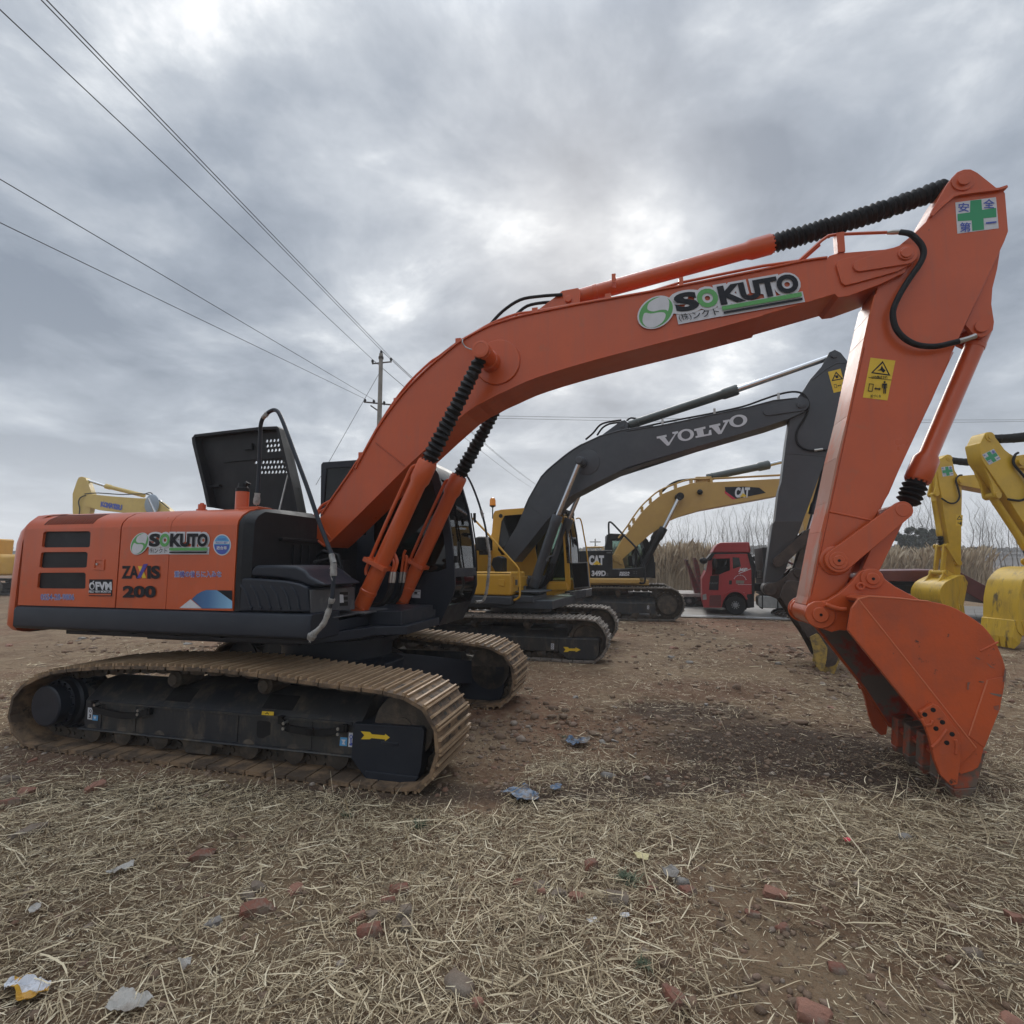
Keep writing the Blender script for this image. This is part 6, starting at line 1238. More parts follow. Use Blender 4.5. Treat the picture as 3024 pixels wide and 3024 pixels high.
# the other low trailer, raised ramps
gw = gnd('M', 1080, 1428); RT = near_frame_l(gw, 0, 1.2, -14)
rt = thing('low_trailer', 'low trailer with two tall dark red loading ramps raised, seen left of the red truck', 'trailer', RT)
whr = RT.at('M', 1080, 1310, 1.2)[1]/2
for u in (0, 1.15, 2.3):
    for s in (1, -1): wheel(rt, u, whr, s*.65, s*1.2, whr, s)
dk = RT.at('M', 1080, 1298, 1.2)[1]
mb = MB(); mb.box(-1.6, 9.5, -1.3, 1.3, dk-.12, dk); mb.box(-1.7, 9.5, -.6, -.3, dk-.45, dk-.12); mb.box(-1.7, 9.5, .3, .6, dk-.45, dk-.12); mb.build('bed', surf('dusty_deck', (.34, .30, .27), .7, (.2, .17, .15), scale=4), rt, bevel=.01)
for i, (vv, pts) in enumerate(((1.0, [(1038, 970), (1052, 968), (1100, 1060), (1135, 1140), (1175, 1230), (1205, 1310), (1205, 1370), (1160, 1370), (1110, 1220), (1080, 1090)]), (-.6, [(1120, 958), (1140, 955), (1165, 1000), (1185, 1090), (1205, 1200), (1215, 1310), (1195, 1330), (1165, 1230), (1140, 1090)]))):
    r_ = MB().prism(RT.L('M', vv, pts), vv-.45, vv+.0).build('loading_ramp', M['trailred'], rt, bevel=.01)
    mb = MB(); pa, pb_ = RT.at('M', *((1060, 985) if i == 0 else (1138, 968)), vv), RT.at('M', *((1180, 1290) if i == 0 else (1205, 1300)), vv)
    for k_ in range(9): p = Vector(pa).lerp(Vector(pb_), k_/8); mb.box(p.x-.03, p.x+.05, vv-.43, vv+.03, p.y-.03, p.y+.03)
    mb.build('ramp_rung', M['rusty'], r_)
MB.flip = True
# ================================================================== ground
RNG = np.random.default_rng(11)
class VN:
    """smooth value noise on a lattice"""
    def __init__(s, seed): s.t = np.random.default_rng(seed).random((256, 256))
    def __call__(s, x, y):
        xi = np.floor(x).astype(int); yi = np.floor(y).astype(int); fx = x-xi; fy = y-yi; fx = fx*fx*(3-2*fx); fy = fy*fy*(3-2*fy); t = s.t
        a = t[xi & 255, yi & 255]; b = t[(xi+1) & 255, yi & 255]; c = t[xi & 255, (yi+1) & 255]; d = t[(xi+1) & 255, (yi+1) & 255]
        return (a*(1-fx)+b*fx)*(1-fy) + (c*(1-fx)+d*fx)*fy
vn = [VN(i) for i in range(8)]
def fbm(x, y, f, o=4, k=0):
    r = 0; a = .5
    for i in range(o): r = r + a*(vn[(k+i) % 8](x*f+17.3*i, y*f+5.1*i)-.5); f *= 2.03; a *= .55
    return r
TA = TR.O; TD = TR.U
def road_mask(x, y):
    """signed distance across the concrete road the truck stands on"""
    n = Vector((-TD.y, TD.x, 0));
    if n.y < 0: n = -n
    return (x-TA.x)*n.x + (y-TA.y)*n.y
def gh(x, y):
    x = np.asarray(x, float); y = np.asarray(y, float)
    h = .055*fbm(x, y, .35, 3) + .050*fbm(x, y, 1.6, 4, 2) + .035*np.abs(fbm(x, y, 5.0, 3, 4))*1.6
    d = np.sqrt(x*x+y*y); near = np.clip((d-3)/4, 0, 1)
    rough = np.clip(1-np.abs(y-7.5)/4.5, 0, 1)*np.clip((x+1.5)/3, 0, 1)
    h = h + rough*(.10*fbm(x, y, 2.6, 4, 1) + .05*np.abs(fbm(x, y, 9.0, 3, 5)))
    # flattened under tracks
    for fr, g, ln in ((FO, 1.2, 2.6), (VT, 1.2, 2.2)):
        ux = (x-fr.O.x)*fr.U.x + (y-fr.O.y)*fr.U.y; vx_ = (x-fr.O.x)*fr.V.x + (y-fr.O.y)*fr.V.y
        m = np.clip((ln+.35-np.abs(ux))/.5, 0, 1)*np.clip((.55-np.abs(np.abs(vx_)-g))/.25, 0, 1); h = h*(1-m*.9) + .032*m
    rm = road_mask(x, y); k = np.clip((rm+3.4)/1.0, 0, 1); h = h*(1-k) + .017*k
    h = h - .02
    return h
def axis(a, b, step, lo, hi, g=1.12):
    v = list(np.arange(a, b, step)); s = step; x = v[-1]
    while x < hi: s *= g; x += s; v.append(x)
    s = step; x = a; l = []
    while x > lo: s *= g; x -= s; l.append(x)
    return np.array(l[::-1]+v)
xs = axis(-6.5, 9.5, .034, -600, 600); ys = axis(1.2, 10.5, .030, -300, 600)
X, Y = np.meshgrid(xs, ys); Z = gh(X, Y)
far = np.clip((np.hypot(X, Y)-25)/30, 0, 1); Z = Z*(1-far) - .05*far
me = bpy.data.meshes.new('ground'); nx, ny = len(xs), len(ys)
co = np.stack([X, Y, Z], -1).reshape(-1, 3).astype(np.float32)
idx = np.arange(nx*ny).reshape(ny, nx); q = np.stack([idx[:-1, :-1], idx[:-1, 1:], idx[1:, 1:], idx[1:, :-1]], -1).reshape(-1, 4)
def np_mesh(name, co, quads, smooth=True):
    me = bpy.data.meshes.new(name); n = quads.shape[1]
    me.vertices.add(len(co)); me.vertices.foreach_set('co', np.ascontiguousarray(co, np.float32).ravel())
    me.loops.add(quads.size); me.loops.foreach_set('vertex_index', np.ascontiguousarray(quads, np.int32).ravel())
    me.polygons.add(len(quads)); me.polygons.foreach_set('loop_start', np.arange(0, quads.size, n, dtype=np.int32)); me.polygons.foreach_set('loop_total', np.full(len(quads), n, np.int32))
    if smooth: me.polygons.foreach_set('use_smooth', np.ones(len(quads), bool))
    me.update(calc_edges=True); return me
me = np_mesh('ground', co, q); go = bpy.data.objects.new('ground', me); col.objects.link(go); tag(go, 'rough yard of trodden earth, straw and broken brick', kind='structure')
m, nt, b = newmat('yard_earth'); tc = nt.nodes.new('ShaderNodeTexCoord'); v = tc.outputs['Object']
big = noise(nt, v, .22, 6, .6, .4); mid = noise(nt, v, 1.3, 7, .65, .3); fine = noise(nt, v, 9, 8, .7); grain = noise(nt, v, 55, 6, .7)
def xyblob(cx, cy, rx, ry, soft=.5):
    mp = N(nt, 'ShaderNodeMapping', Location=(-cx/rx, -cy/ry, 0), Scale=(1/rx, 1/ry, 0)); nt.links.new(v, mp.inputs['Vector'])
    ln_ = nt.nodes.new('ShaderNodeVectorMath'); ln_.operation = 'LENGTH'; nt.links.new(mp.outputs[0], ln_.inputs[0])
    ad = nt.nodes.new('ShaderNodeMath'); ad.operation = 'MULTIPLY_ADD'; nt.links.new(mid, ad.inputs[0]); ad.inputs[1].default_value = -1.3; 
    nt.links.new(ln_.outputs['Value'], ad.inputs[2])
    return ramp(nt, ad.outputs[0], [(.0, (1, 1, 1)), (soft, (0, 0, 0))])
c = mixc(nt, ramp(nt, mid, [(.35, (0, 0, 0)), (.62, (1, 1, 1))]), (.155, .092, .053), (.26, .18, .108))
c = mixc(nt, ramp(nt, big, [(.48, (0, 0, 0)), (.62, (1, 1, 1))]), c, (.21, .105, .062))
c = mixc(nt, ramp(nt, fine, [(.52, (0, 0, 0)), (.66, (1, 1, 1))]), c, (.29, .22, .14))
c = mixc(nt, ramp(nt, fine, [(.30, (1, 1, 1)), (.42, (0, 0, 0))]), c, (.035, .022, .016))
def wet(cx, cy, rx, ry, colr, k=.8):
    global c
    f = xyblob(cx, cy, rx, ry); mm = nt.nodes.new('ShaderNodeMath'); mm.operation = 'MULTIPLY'; nt.links.new(f, mm.inputs[0]); mm.inputs[1].default_value = k
    c = mixc(nt, mm.outputs[0], c, colr)
for z, x, y, rx, ry, cc, k in (('P', 1500, 1415, 1.5, .9, (.034, .020, .0145), .85), ('P', 1290, 1340, .9, .55, (.04, .023, .016), .8), ('P', 1250, 1470, .9, .35, (.05, .031, .022), .8), ('P', 1060, 1500, .7, .3, (.085, .052, .036), .7), ('P', 1700, 1470, .9, .4, (.045, .027, .019), .8), ('P', 1330, 1300, 1.3, .6, (.12, .055, .032), .6), ('P', 60, 1440, 1.0, .5, (.10, .052, .038), .6), ('P', 500, 1500, 3.2, .22, (.05, .035, .027), .7)):
    p = gnd(z, x, y); wet(p.x, p.y, rx, ry, cc, k)
c = mixc(nt, ramp(nt, grain, [(.55, (0, 0, 0)), (.72, (1, 1, 1))]), c, (.27, .215, .15))
nt.links.new(c, b.inputs['Base Color']); b.inputs['Roughness'].default_value = .92; b.inputs['Specular IOR Level'].default_value = .25
bp = N(nt, 'ShaderNodeBump', Strength=1.0, Distance=.05); nt.links.new(fine, bp.inputs['Height']); bp2_ = N(nt, 'ShaderNodeBump', Strength=.8, Distance=.008); nt.links.new(grain, bp2_.inputs['Height']); nt.links.new(bp.outputs[0], bp2_.inputs['Normal']); nt.links.new(bp2_.outputs[0], b.inputs['Normal'])
me.materials.append(m)

# concrete road
def road_pts(d0, d1, z):
    n = Vector((-TD.y, TD.x, 0)); n = n if n.y > 0 else -n
    return [(TA + TD*t + n*d) + Vector((0, 0, z)) for t, d in ((-120, d0), (60, d0), (60, d1), (-120, d1))]
def sheet(name, pts, mat):
    me = bpy.data.meshes.new(name); me.from_pydata([tuple(p) for p in pts], [], [(0, 1, 2, 3)]); me.materials.append(mat); o = bpy.data.objects.new(name, me); col.objects.link(o); return o
rd = sheet('road', road_pts(-2.3, 5.5, .004), surf('damp_concrete', (.20, .185, .165), .55, (.13, .11, .09), (.4, .6), .5, bump=.003, bscale=30, c3=(.12, .10, .08), f3=(.6, .75), scale3=2)); tag(rd, 'pale damp concrete road behind the yard', kind='structure')
for k, d in enumerate((-1.9, )): tag(sheet('road_line', road_pts(d, d+.14, .010), M['white']), kind='structure')  # white edge line, with the wet road's bright reflection put into its colour

# ================================================================== straw, rubble
dens_n = VN(91)
def strands(n, x0, x1, y0, y1, lmin, lmax, wmin, wmax, zlift, keep, seed, stand=.05, seg=3):
    r = np.random.default_rng(seed)
    # even density over the ground, thinned by the keep function
    x = r.uniform(x0, x1, n); y = y0 + (y1-y0)*r.random(n); k = r.random(n) < keep(x, y); x, y = x[k], y[k]; n = len(x)
    L = lmin*(lmax/lmin)**r.random(n); a = fbm(x, y, 1.3, 3, 5)*9 + r.normal(0, 1.1, n); bend = r.normal(0, .35, n)*(.3+r.random(n))
    t = np.linspace(-.5, .5, seg+1)[None, :]; ang = a[:, None] + bend[:, None]*t
    kink = (r.random(n) < .22)*r.normal(0, .9, n); ang = ang + kink[:, None]*(t > r.uniform(-.3, .3, n)[:, None])
    dx = np.cumsum(np.cos(ang), 1)/(seg+1)*L[:, None]; dy = np.cumsum(np.sin(ang), 1)/(seg+1)*L[:, None]
    px = x[:, None] + dx - dx.mean(1, keepdims=True); py = y[:, None] + dy - dy.mean(1, keepdims=True)
    tilt = r.normal(0, .12, n); st = r.random(n) < stand; tilt[st] = r.uniform(.4, 1.2, st.sum())*np.sign(r.normal(size=st.sum()))
    lift = np.abs(r.normal(0, zlift, n)) + .004
    base = gh(px, py); pz = base.max(1, keepdims=True)*.7 + base*.3 + lift[:, None] + np.where(st, np.abs(tilt)*L*.5, 0)[:, None] + np.clip(tilt[:, None]*t*L[:, None], -.8, .8)*np.where(st, 1.0, .35)[:, None]
    pz = np.maximum(pz, base-.01)
    w = (wmin*(wmax/wmin)**r.random(n))[:, None]*np.array([.6]+[1.0]*(seg-1)+[.35])[None, :]; roll = r.uniform(-.9, .9, n)[:, None]
    nx_, ny_ = -np.sin(ang), np.cos(ang)
    A = np.stack([px+nx_*w*np.cos(roll), py+ny_*w*np.cos(roll), pz+w*np.sin(roll)], -1); B = np.stack([px-nx_*w*np.cos(roll), py-ny_*w*np.cos(roll), pz-w*np.sin(roll)], -1)
    co = np.stack([A, B], 2).reshape(-1, 3); m_ = seg+1; o = (np.arange(n)*m_*2)[:, None]; i = np.arange(seg)[None, :]*2
    q = np.stack([o+i, o+i+1, o+i+3, o+i+2], -1).reshape(-1, 4); return co, q
def patch(x, y):
    """how thick the straw lies: thick in front, thin on the churned soil"""
    d = fbm(x, y, .7, 4, 3)
    base = np.clip(.80 + d*2.2, .06, 1)
    for z, px_, py_, rx, ry, k in (('P', 1500, 1415, 1.7, .85, .95), ('P', 1290, 1370, 1.2, .6, .8), ('P', 1250, 1475, 1.1, .3, .85), ('P', 1060, 1500, .8, .25, .7), ('P', 1720, 1475, 1.0, .3, .8), ('P', 520, 1455, 3.0, .30, .8), ('P', 400, 1590, .5, .12, .6), ('P', 60, 1440, 1.1, .45, .75)):
        p = gnd(z, px_, py_); base = base*(1-k*np.clip(1.25-np.hypot((x-p.x)/rx, (y-p.y)/ry)+d*1.2, 0, 1))
    for fr, g in ((FO, 1.2), (VT, 1.17)):
        ux = (x-fr.O.x)*fr.U.x + (y-fr.O.y)*fr.U.y; vx_ = (x-fr.O.x)*fr.V.x + (y-fr.O.y)*fr.V.y
        base = base*np.where((np.abs(ux) < 2.3) & (np.abs(vx_) < 1.60), .04, 1)
    return base
sm_, snt, sb = newmat('dry_straw'); gi = snt.nodes.new('ShaderNodeNewGeometry')
snt.links.new(ramp(snt, gi.outputs['Random Per Island'], [(0, (.10, .072, .046)), (.25, (.28, .21, .128)), (.55, (.49, .39, .245)), (.82, (.67, .56, .37)), (1, (.80, .70, .50))]), sb.inputs['Base Color']); sb.inputs['Roughness'].default_value = .6; sb.inputs['Specular IOR Level'].default_value = .3
def stuff_mesh(name, parts, mat, label, smooth=False):
    off = 0; C_, Q_ = [], []
    for co, q in parts: C_.append(co); Q_.append(q+off); off += len(co)
    me = np_mesh(name, np.concatenate(C_), np.concatenate(Q_), smooth); me.materials.append(mat); o = bpy.data.objects.new(name, me); col.objects.link(o); tag(o, label, kind='stuff'); return o
stuff_mesh('straw', [strands(150000, -5.2, 5.2, 1.9, 4.7, .03, .17, .0008, .0023, .013, patch, 21, .04), strands(9000, -5.0, 5.0, 1.9, 4.6, .12, .32, .0016, .0040, .02, lambda x, y: patch(x, y)*.9, 22, .025, 5),
    strands(85000, -7.5, 9.5, 4.5, 10.0, .03, .2, .0014, .0034, .012, lambda x, y: patch(x, y)*.5*np.clip(1.3-(y-4.5)/5, .3, 1), 23, .05), strands(16000, -9, 16, 8.5, 16, .08, .3, .003, .006, .01, lambda x, y: .25+.4*np.clip(fbm(x, y, .5, 3, 2)*2, 0, 1), 24, .03)],
    sm_, 'dry straw and cut grass lying all over the yard')
# chaff: the short broken bits between
stuff_mesh('chaff', [strands(100000, -5.2, 5.2, 1.8, 5.2, .012, .05, .0010, .0022, .005, lambda x, y: np.clip(patch(x, y)*1.2+.15, 0, 1), 31, .02, 2), strands(22000, -8, 10, 5, 11, .02, .07, .0016, .003, .004, lambda x, y: np.clip(patch(x, y)+.1, 0, 1), 32, .02, 2)], sm_, 'short broken bits of chaff on the soil')
# clods and pebbles
def lumps(n, x0, x1, y0, y1, smin, smax, keep, seed):
    r = np.random.default_rng(seed); x = r.uniform(x0, x1, n); y = r.uniform(y0, y1, n); k = r.random(n) < keep(x, y); x, y = x[k], y[k]; n = len(x)
    s = smin*(smax/smin)**(r.random(n)**1.8); g = (1+5**.5)/2
    base = np.array([(-1, g, 0), (1, g, 0), (-1, -g, 0), (1, -g, 0), (0, -1, g), (0, 1, g), (0, -1, -g), (0, 1, -g), (g, 0, -1), (g, 0, 1), (-g, 0, -1), (-g, 0, 1)])/1.9
    tri = np.array([(0, 11, 5), (0, 5, 1), (0, 1, 7), (0, 7, 10), (0, 10, 11), (1, 5, 9), (5, 11, 4), (11, 10, 2), (10, 7, 6), (7, 1, 8), (3, 9, 4), (3, 4, 2), (3, 2, 6), (3, 6, 8), (3, 8, 9), (4, 9, 5), (2, 4, 11), (6, 2, 10), (8, 6, 7), (9, 8, 1)])
    p = base[None]*(1+r.normal(0, .2, (n, 12, 1))); sx = s[:, None]*r.uniform(.7, 1.5, (n, 1)); sz = s[:, None]*r.uniform(.4, .8, (n, 1)); a = r.uniform(0, 6.28, (n, 1))
    X_ = p[:, :, 0]*sx; Y_ = p[:, :, 1]*s[:, None]; co = np.stack([x[:, None]+X_*np.cos(a)-Y_*np.sin(a), y[:, None]+X_*np.sin(a)+Y_*np.cos(a), gh(x, y)[:, None]+p[:, :, 2]*sz+s[:, None]*.15], -1).reshape(-1, 3)
    return co, (tri[None]+(np.arange(n)*12)[:, None, None]).reshape(-1, 3)
rm_, rnt, rb_ = newmat('soil_clod'); gi = rnt.nodes.new('ShaderNodeNewGeometry'); rtc = rnt.nodes.new('ShaderNodeTexCoord')
rc = ramp(rnt, gi.outputs['Random Per Island'], [(0, (.10, .065, .042)), (.4, (.18, .115, .075)), (.72, (.25, .18, .12)), (.88, (.23, .10, .06)), (.95, (.33, .28, .23)), (1, (.42, .38, .33))]); rnt.links.new(mixc(rnt, noise(rnt, rtc.outputs['Object'], 40, 5, .7), rc, (.19, .13, .088)), rb_.inputs['Base Color']); rb_.inputs['Roughness'].default_value = .9
bpn = N(rnt, 'ShaderNodeBump', Distance=.006); rnt.links.new(noise(rnt, rtc.outputs['Object'], 60, 5, .7), bpn.inputs['Height']); rnt.links.new(bpn.outputs[0], rb_.inputs['Normal'])
bare = lambda x, y: np.clip(1.05-patch(x, y), .12, 1)
stuff_mesh('soil_clods', [lumps(14000, -5, 5.5, 2.0, 6.0, .005, .028, bare, 41), lumps(12000, -7, 11, 5.0, 11, .007, .06, lambda x, y: np.clip(bare(x, y)+.25, 0, 1)*np.clip(.5+fbm(x, y, .8, 4, 6)*5, 0, 1), 42), lumps(7000, -10, 18, 10, 18, .012, .06, lambda x, y: np.where(road_mask(x, y) < -2.5, np.clip(.3+fbm(x, y, .5, 4, 3)*4, 0, 1), 0), 43)], rm_, 'loose clods of soil, grit and brick crumbs', False)

# ---- single bricks and stones
M['brick'] = surf('broken_brick', (.20, .075, .048), .9, (.18, .105, .075), (.4, .6), 9, bump=.006, bscale=70, c3=(.20, .155, .115), f3=(.48, .62), scale3=14)
M['brickpale'] = surf('salmon_brick', (.29, .14, .095), .9, (.23, .12, .085), (.4, .6), 9, bump=.006, bscale=70, c3=(.24, .19, .14), f3=(.55, .68), scale3=14)
M['stone'] = surf('dirty_stone', (.17, .125, .09), .9, (.23, .19, .15), (.4, .6), 7, bump=.008, bscale=50, c3=(.12, .085, .06), f3=(.55, .68), scale3=14)
M['mortar'] = surf('grey_mortar', (.27, .25, .225), .9, (.20, .18, .16), (.4, .6), 9, bump=.006, bscale=60)
def rubble(name, label, z, x, y, wpx, asp, hgt, rz, mat, group, square=.5, tilt=0.0):
    """one broken piece: wpx its width in that view, asp depth/width"""
    p = gnd(z, x, y); d = math.hypot(p.x, p.y); s = wpx*ZM[z][2]/FPX*p.y*.88
    r = random.Random(int(x*7+y)); bm = bmesh.new(); bmesh.ops.create_cube(bm, size=1); bmesh.ops.subdivide_edges(bm, edges=bm.edges, cuts=3, use_grid_fill=True)
    for v_ in bm.verts:
        c_ = v_.co.copy(); sph = c_.normalized()*.56; v_.co = c_.lerp(sph, 1-square)
        v_.co += Vector((r.uniform(-1, 1), r.uniform(-1, 1), r.uniform(-1, 1)))*.06
    # a couple of broken faces
    for k in range(2):
        n = Vector((r.uniform(-1, 1), r.uniform(-1, 1), r.uniform(-.2, .8))).normalized(); dd = r.uniform(.30, .42)
        for v_ in bm.verts:
            t = v_.co.dot(n)-dd
            if t > 0: v_.co -= n*t*.9
    for v_ in bm.verts: v_.co = Vector((v_.co.x*s, v_.co.y*s*asp, v_.co.z*s*hgt))
    me = bpy.data.meshes.new(name); bm.to_mesh(me); bm.free(); me.materials.append(mat)
    for f_ in me.polygons: f_.use_smooth = True
    me.set_sharp_from_angle(angle=R(40))
    o = bpy.data.objects.new(name, me); col.objects.link(o); o.location = (p.x, p.y, float(gh(p.x, p.y))+s*hgt*.10); o.rotation_euler = (r.uniform(-.12, .12)+tilt, r.uniform(-.15, .15), rz); tag(o, label, name.replace('_', ' '), group); return o
BG = 'broken bricks and stones lying in the straw'
BR, BPL, ST, MO = M['brick'], M['brickpale'], M['stone'], M['mortar']
for a in (
 ('brick', 'long broken red brick nearly whole, left of centre in the straw', 'U', 1475, 835, 190, .5, .42, .35, BR, .9), ('brick', 'half brick beside a white scrap below the track frame', 'U', 1150, 515, 140, .6, .5, .3, BR, .7),
 ('brick', 'reddish brick lump standing just before the track on the left', 'U', 545, 155, 110, .7, .7, .9, BPL, .6), ('brick', 'bright red brick end at the far left edge', 'U', 75, 238, 125, .6, .5, .1, BR, .8), ('brick', 'flat grey brown brick slab below the red ones at the left edge', 'U', 150, 405, 190, .6, .35, .4, ST, .8),
 ('stone', 'brown stone among the bricks at the left edge', 'U', 150, 180, 100, .7, .6, .2, BPL, .4), ('stone', 'dark grey lump behind the red brick at the left edge', 'U', 55, 105, 100, .7, .8, .5, ST, .5),
 ('stone', 'round earthy lump just behind the long red brick', 'U', 1475, 705, 100, .8, .8, .3, ST, .2), ('brick', 'small pinkish brick bit behind the long red brick', 'U', 1690, 715, 95, .8, .6, .8, BPL, .4), ('stone', 'earthy lump touching the end of the long red brick', 'U', 1410, 760, 80, .8, .8, .2, ST, .3), ('stone', 'grey green lump left of the long red brick', 'U', 1215, 895, 95, .8, .5, .7, MO, .4),
 ('brick', 'squared red brick lump in the middle cluster', 'V', 340, 710, 120, .6, .65, .3, BR, .85), ('brick', 'crumbling orange brick piece below the squared lump', 'V', 285, 765, 110, .5, .4, -.1, BR, .4), ('brick', 'angular red brick at the front of the middle cluster', 'V', 175, 955, 150, .6, .65, .1, BR, .7),
 ('stone', 'olive brown stone in the middle cluster', 'V', 370, 830, 105, .8, .7, .3, ST, .4), ('stone', 'dull brown stone at the left of the middle cluster', 'V', 195, 830, 90, .8, .7, .8, ST, .4), ('brick', 'small brick bit at the left of the middle cluster', 'V', 105, 850, 100, .7, .5, .5, BPL, .5), ('stone', 'grey brown stone right of the angular red brick', 'V', 400, 900, 95, .8, .8, .1, ST, .35),
 ('brick', 'dark red brick bit half buried, centre right', 'V', 1015, 680, 80, .7, .6, .3, BR, .6), ('stone', 'brown stone beside the half buried brick bit', 'V', 1160, 700, 110, .7, .6, .4, ST, .5), ('brick', 'pink brick bit leaning on the brown stones', 'V', 1155, 745, 55, .8, .9, .2, BPL, .5), ('stone', 'blunt brown stone right of the pink brick bit', 'V', 1255, 735, 100, .7, .6, 0, ST, .5),
 ('brick', 'flat red brick piece standing in the straw behind the brown stones', 'V', 1430, 610, 110, .5, .8, .7, BR, .7), ('brick', 'dusty brick lying flat left of the white stone chips', 'V', 1365, 755, 110, .6, .45, -.3, BPL, .7), ('brick', 'long dusty brick half hidden in straw left of the weed', 'V', 1590, 770, 160, .5, .5, -.5, ST, .8), ('brick', 'small brick beside the grey stone at the weed', 'V', 1785, 705, 70, .8, .7, .5, BR, .6), ('brick', 'tiny salmon brick crumb at the weed', 'V', 1775, 660, 40, .8, .8, .1, BPL, .5),
 ('stone', 'big brown stone in the front straw with a red face', 'V', 690, 1260, 185, .6, .7, -.6, ST, .5), ('stone', 'small round reddish stone before the big brown one', 'V', 790, 1355, 75, .8, .8, .2, BPL, .2), ('brick', 'dark red brick end at the bottom edge, right of centre', 'V', 1920, 1330, 110, 1.3, .9, .3, BR, .8),
 ('brick', 'orange red brick lump behind the dusty brick', 'W', 60, 710, 105, .8, .7, .5, BR, .4), ('stone', 'grey stone beside the orange red brick lump', 'W', 25, 650, 90, .7, .6, .2, MO, .4), ('brick', 'pale salmon brick lying aslant in straw, right half', 'W', 545, 725, 125, .6, .5, -.5, BPL, .75), ('brick', 'dull brick bit below the pale salmon brick', 'W', 420, 835, 80, .7, .5, -.3, BR, .6), ('brick', 'red brown brick bit alone further below', 'W', 580, 915, 75, .8, .8, .3, BR, .5),
 ('stone', 'sandy stone in the straw before the bucket', 'W', 1270, 415, 65, .8, .8, .2, MO, .5), ('brick', 'flat pinkish brick at the right edge', 'W', 1890, 845, 120, .6, .5, -.1, BPL, .8), ('stone', 'brown stone in deep straw near the right edge', 'W', 1640, 1050, 115, .7, .7, -.4, ST, .5), ('brick', 'small red brick bit in the lower right straw', 'W', 890, 1130, 95, .7, .6, -.2, BR, .5), ('brick', 'large pink cracked brick at the bottom, lower right', 'W', 770, 1400, 190, .6, .45, -.4, BPL, .8), ('stone', 'brown stone in the bottom right corner', 'W', 1850, 1420, 130, .7, .6, .3, BPL, .5), ('brick', 'red brick leaning at the bottom edge beside pale stalks', 'W', 20, 1300, 70, 1.6, .9, .3, BR, .8)):
    rubble(a[0], a[1], *a[2:10], BG, a[10])
CG = 'pale chips of mortar and stone lying about'
for k, (z, x, y, w_) in enumerate((('Y', 1110, 430, 45), ('Y', 1100, 470, 40), ('Y', 1150, 360, 30), ('Y', 1310, 355, 28), ('Y', 1185, 490, 40), ('Y', 1610, 500, 45), ('Y', 1860, 715, 50), ('Y', 770, 860, 40), ('Y', 830, 855, 38), ('Y', 920, 465, 30), ('Y', 640, 660, 35), ('Y', 1265, 685, 30), ('D', 60, 140, 60), ('D', 590, 85, 60), ('D', 1340, 125, 60), ('D', 230, 955, 60))):
    rubble('chip', 'pale mortar chip lying on the trodden earth', z, x, y, w_, .7, .4, k*.7, MO if k % 3 else BPL, CG, .6)
tag(rubble('chip', 'x', 'V', 1455, 875, 85, .5, .3, .4, M['white'], CG, .6), 'white stone chip, the larger of two in the straw below the weed', 'chip'); tag(rubble('chip', 'x', 'V', 1630, 850, 60, .6, .3, -.2, M['white'], CG, .6), 'white stone chip, the smaller of two below the weed', 'chip')
o = rubble('pipe_stub', 'short pale stub of pipe on the dark soil before the bucket', 'Y', 800, 1022, 75, .4, .4, -.2, MO, None, .3); o['group'] = ''
del o['group']

# ---- rags and paper
def crumple(name, label, cat, z, pts, mats, seed, hgt=.03, split=None):
    """thin crumpled sheet with the measured outline on the ground"""
    r = random.Random(seed); P_ = [gnd(z, x, y) for x, y in pts]; cx0 = sum(p.x for p in P_)/len(P_); cy0 = sum(p.y for p in P_)/len(P_)
    bm = bmesh.new(); vs = [bm.verts.new((p.x-cx0, p.y-cy0, 0)) for p in P_]; f_ = bm.faces.new(vs); bmesh.ops.triangulate(bm, faces=[f_]); bmesh.ops.subdivide_edges(bm, edges=bm.edges, cuts=4, use_grid_fill=True); bmesh.ops.triangulate(bm, faces=bm.faces)
    for v_ in bm.verts:
        x_, y_ = v_.co.x+cx0, v_.co.y+cy0; v_.co.z = float(gh(x_, y_)) + .025 + hgt*float(abs(fbm(np.array(x_), np.array(y_), 14, 2, seed)))*3 + r.uniform(0, hgt*.25)
    me = bpy.data.meshes.new(name); bm.to_mesh(me); bm.free()
    for m_ in mats: me.materials.append(m_)
    if len(mats) > 1:
        for pl_ in me.polygons: pl_.material_index = int(split(pl_.center.x, pl_.center.y))
    o = bpy.data.objects.new(name, me); col.objects.link(o); o.location = (cx0, cy0, 0); s_ = o.modifiers.new('thickness', 'SOLIDIFY'); s_.thickness = .002; tag(o, label, cat); return o
M['bluerag'] = surf('faded_blue_plastic', (.05, .10, .18), .5, (.10, .16, .24), (.4, .6), 18, c3=(.07, .05, .04), f3=(.48, .56), scale3=16)
M['paper'] = surf('dirty_white_paper', (.40, .375, .335), .6, (.26, .22, .18), (.5, .65), 8, c3=(.1, .08, .06), f3=(.66, .74), scale3=12)
M['card'] = surf('cardboard', (.42, .34, .23), .8, (.55, .5, .42), (.5, .6), 3)
M['packet'] = surf('yellow_packet', (.62, .36, .035), .4, (.5, .26, .03), (.4, .6), 12)
crumple('plastic_rag', 'torn blue plastic rag trodden into the soil, larger one in front', 'rag', 'V', [(915, 205), (985, 190), (1060, 168), (1085, 175), (1100, 195), (1140, 210), (1145, 240), (1085, 262), (1020, 258), (985, 225)], [M['bluerag']], 1, .03)
crumple('plastic_rag', 'small blue plastic scrap right of the larger rag', 'rag', 'V', [(1205, 172), (1235, 155), (1275, 160), (1265, 180), (1225, 188)], [M['bluerag']], 2, .02)
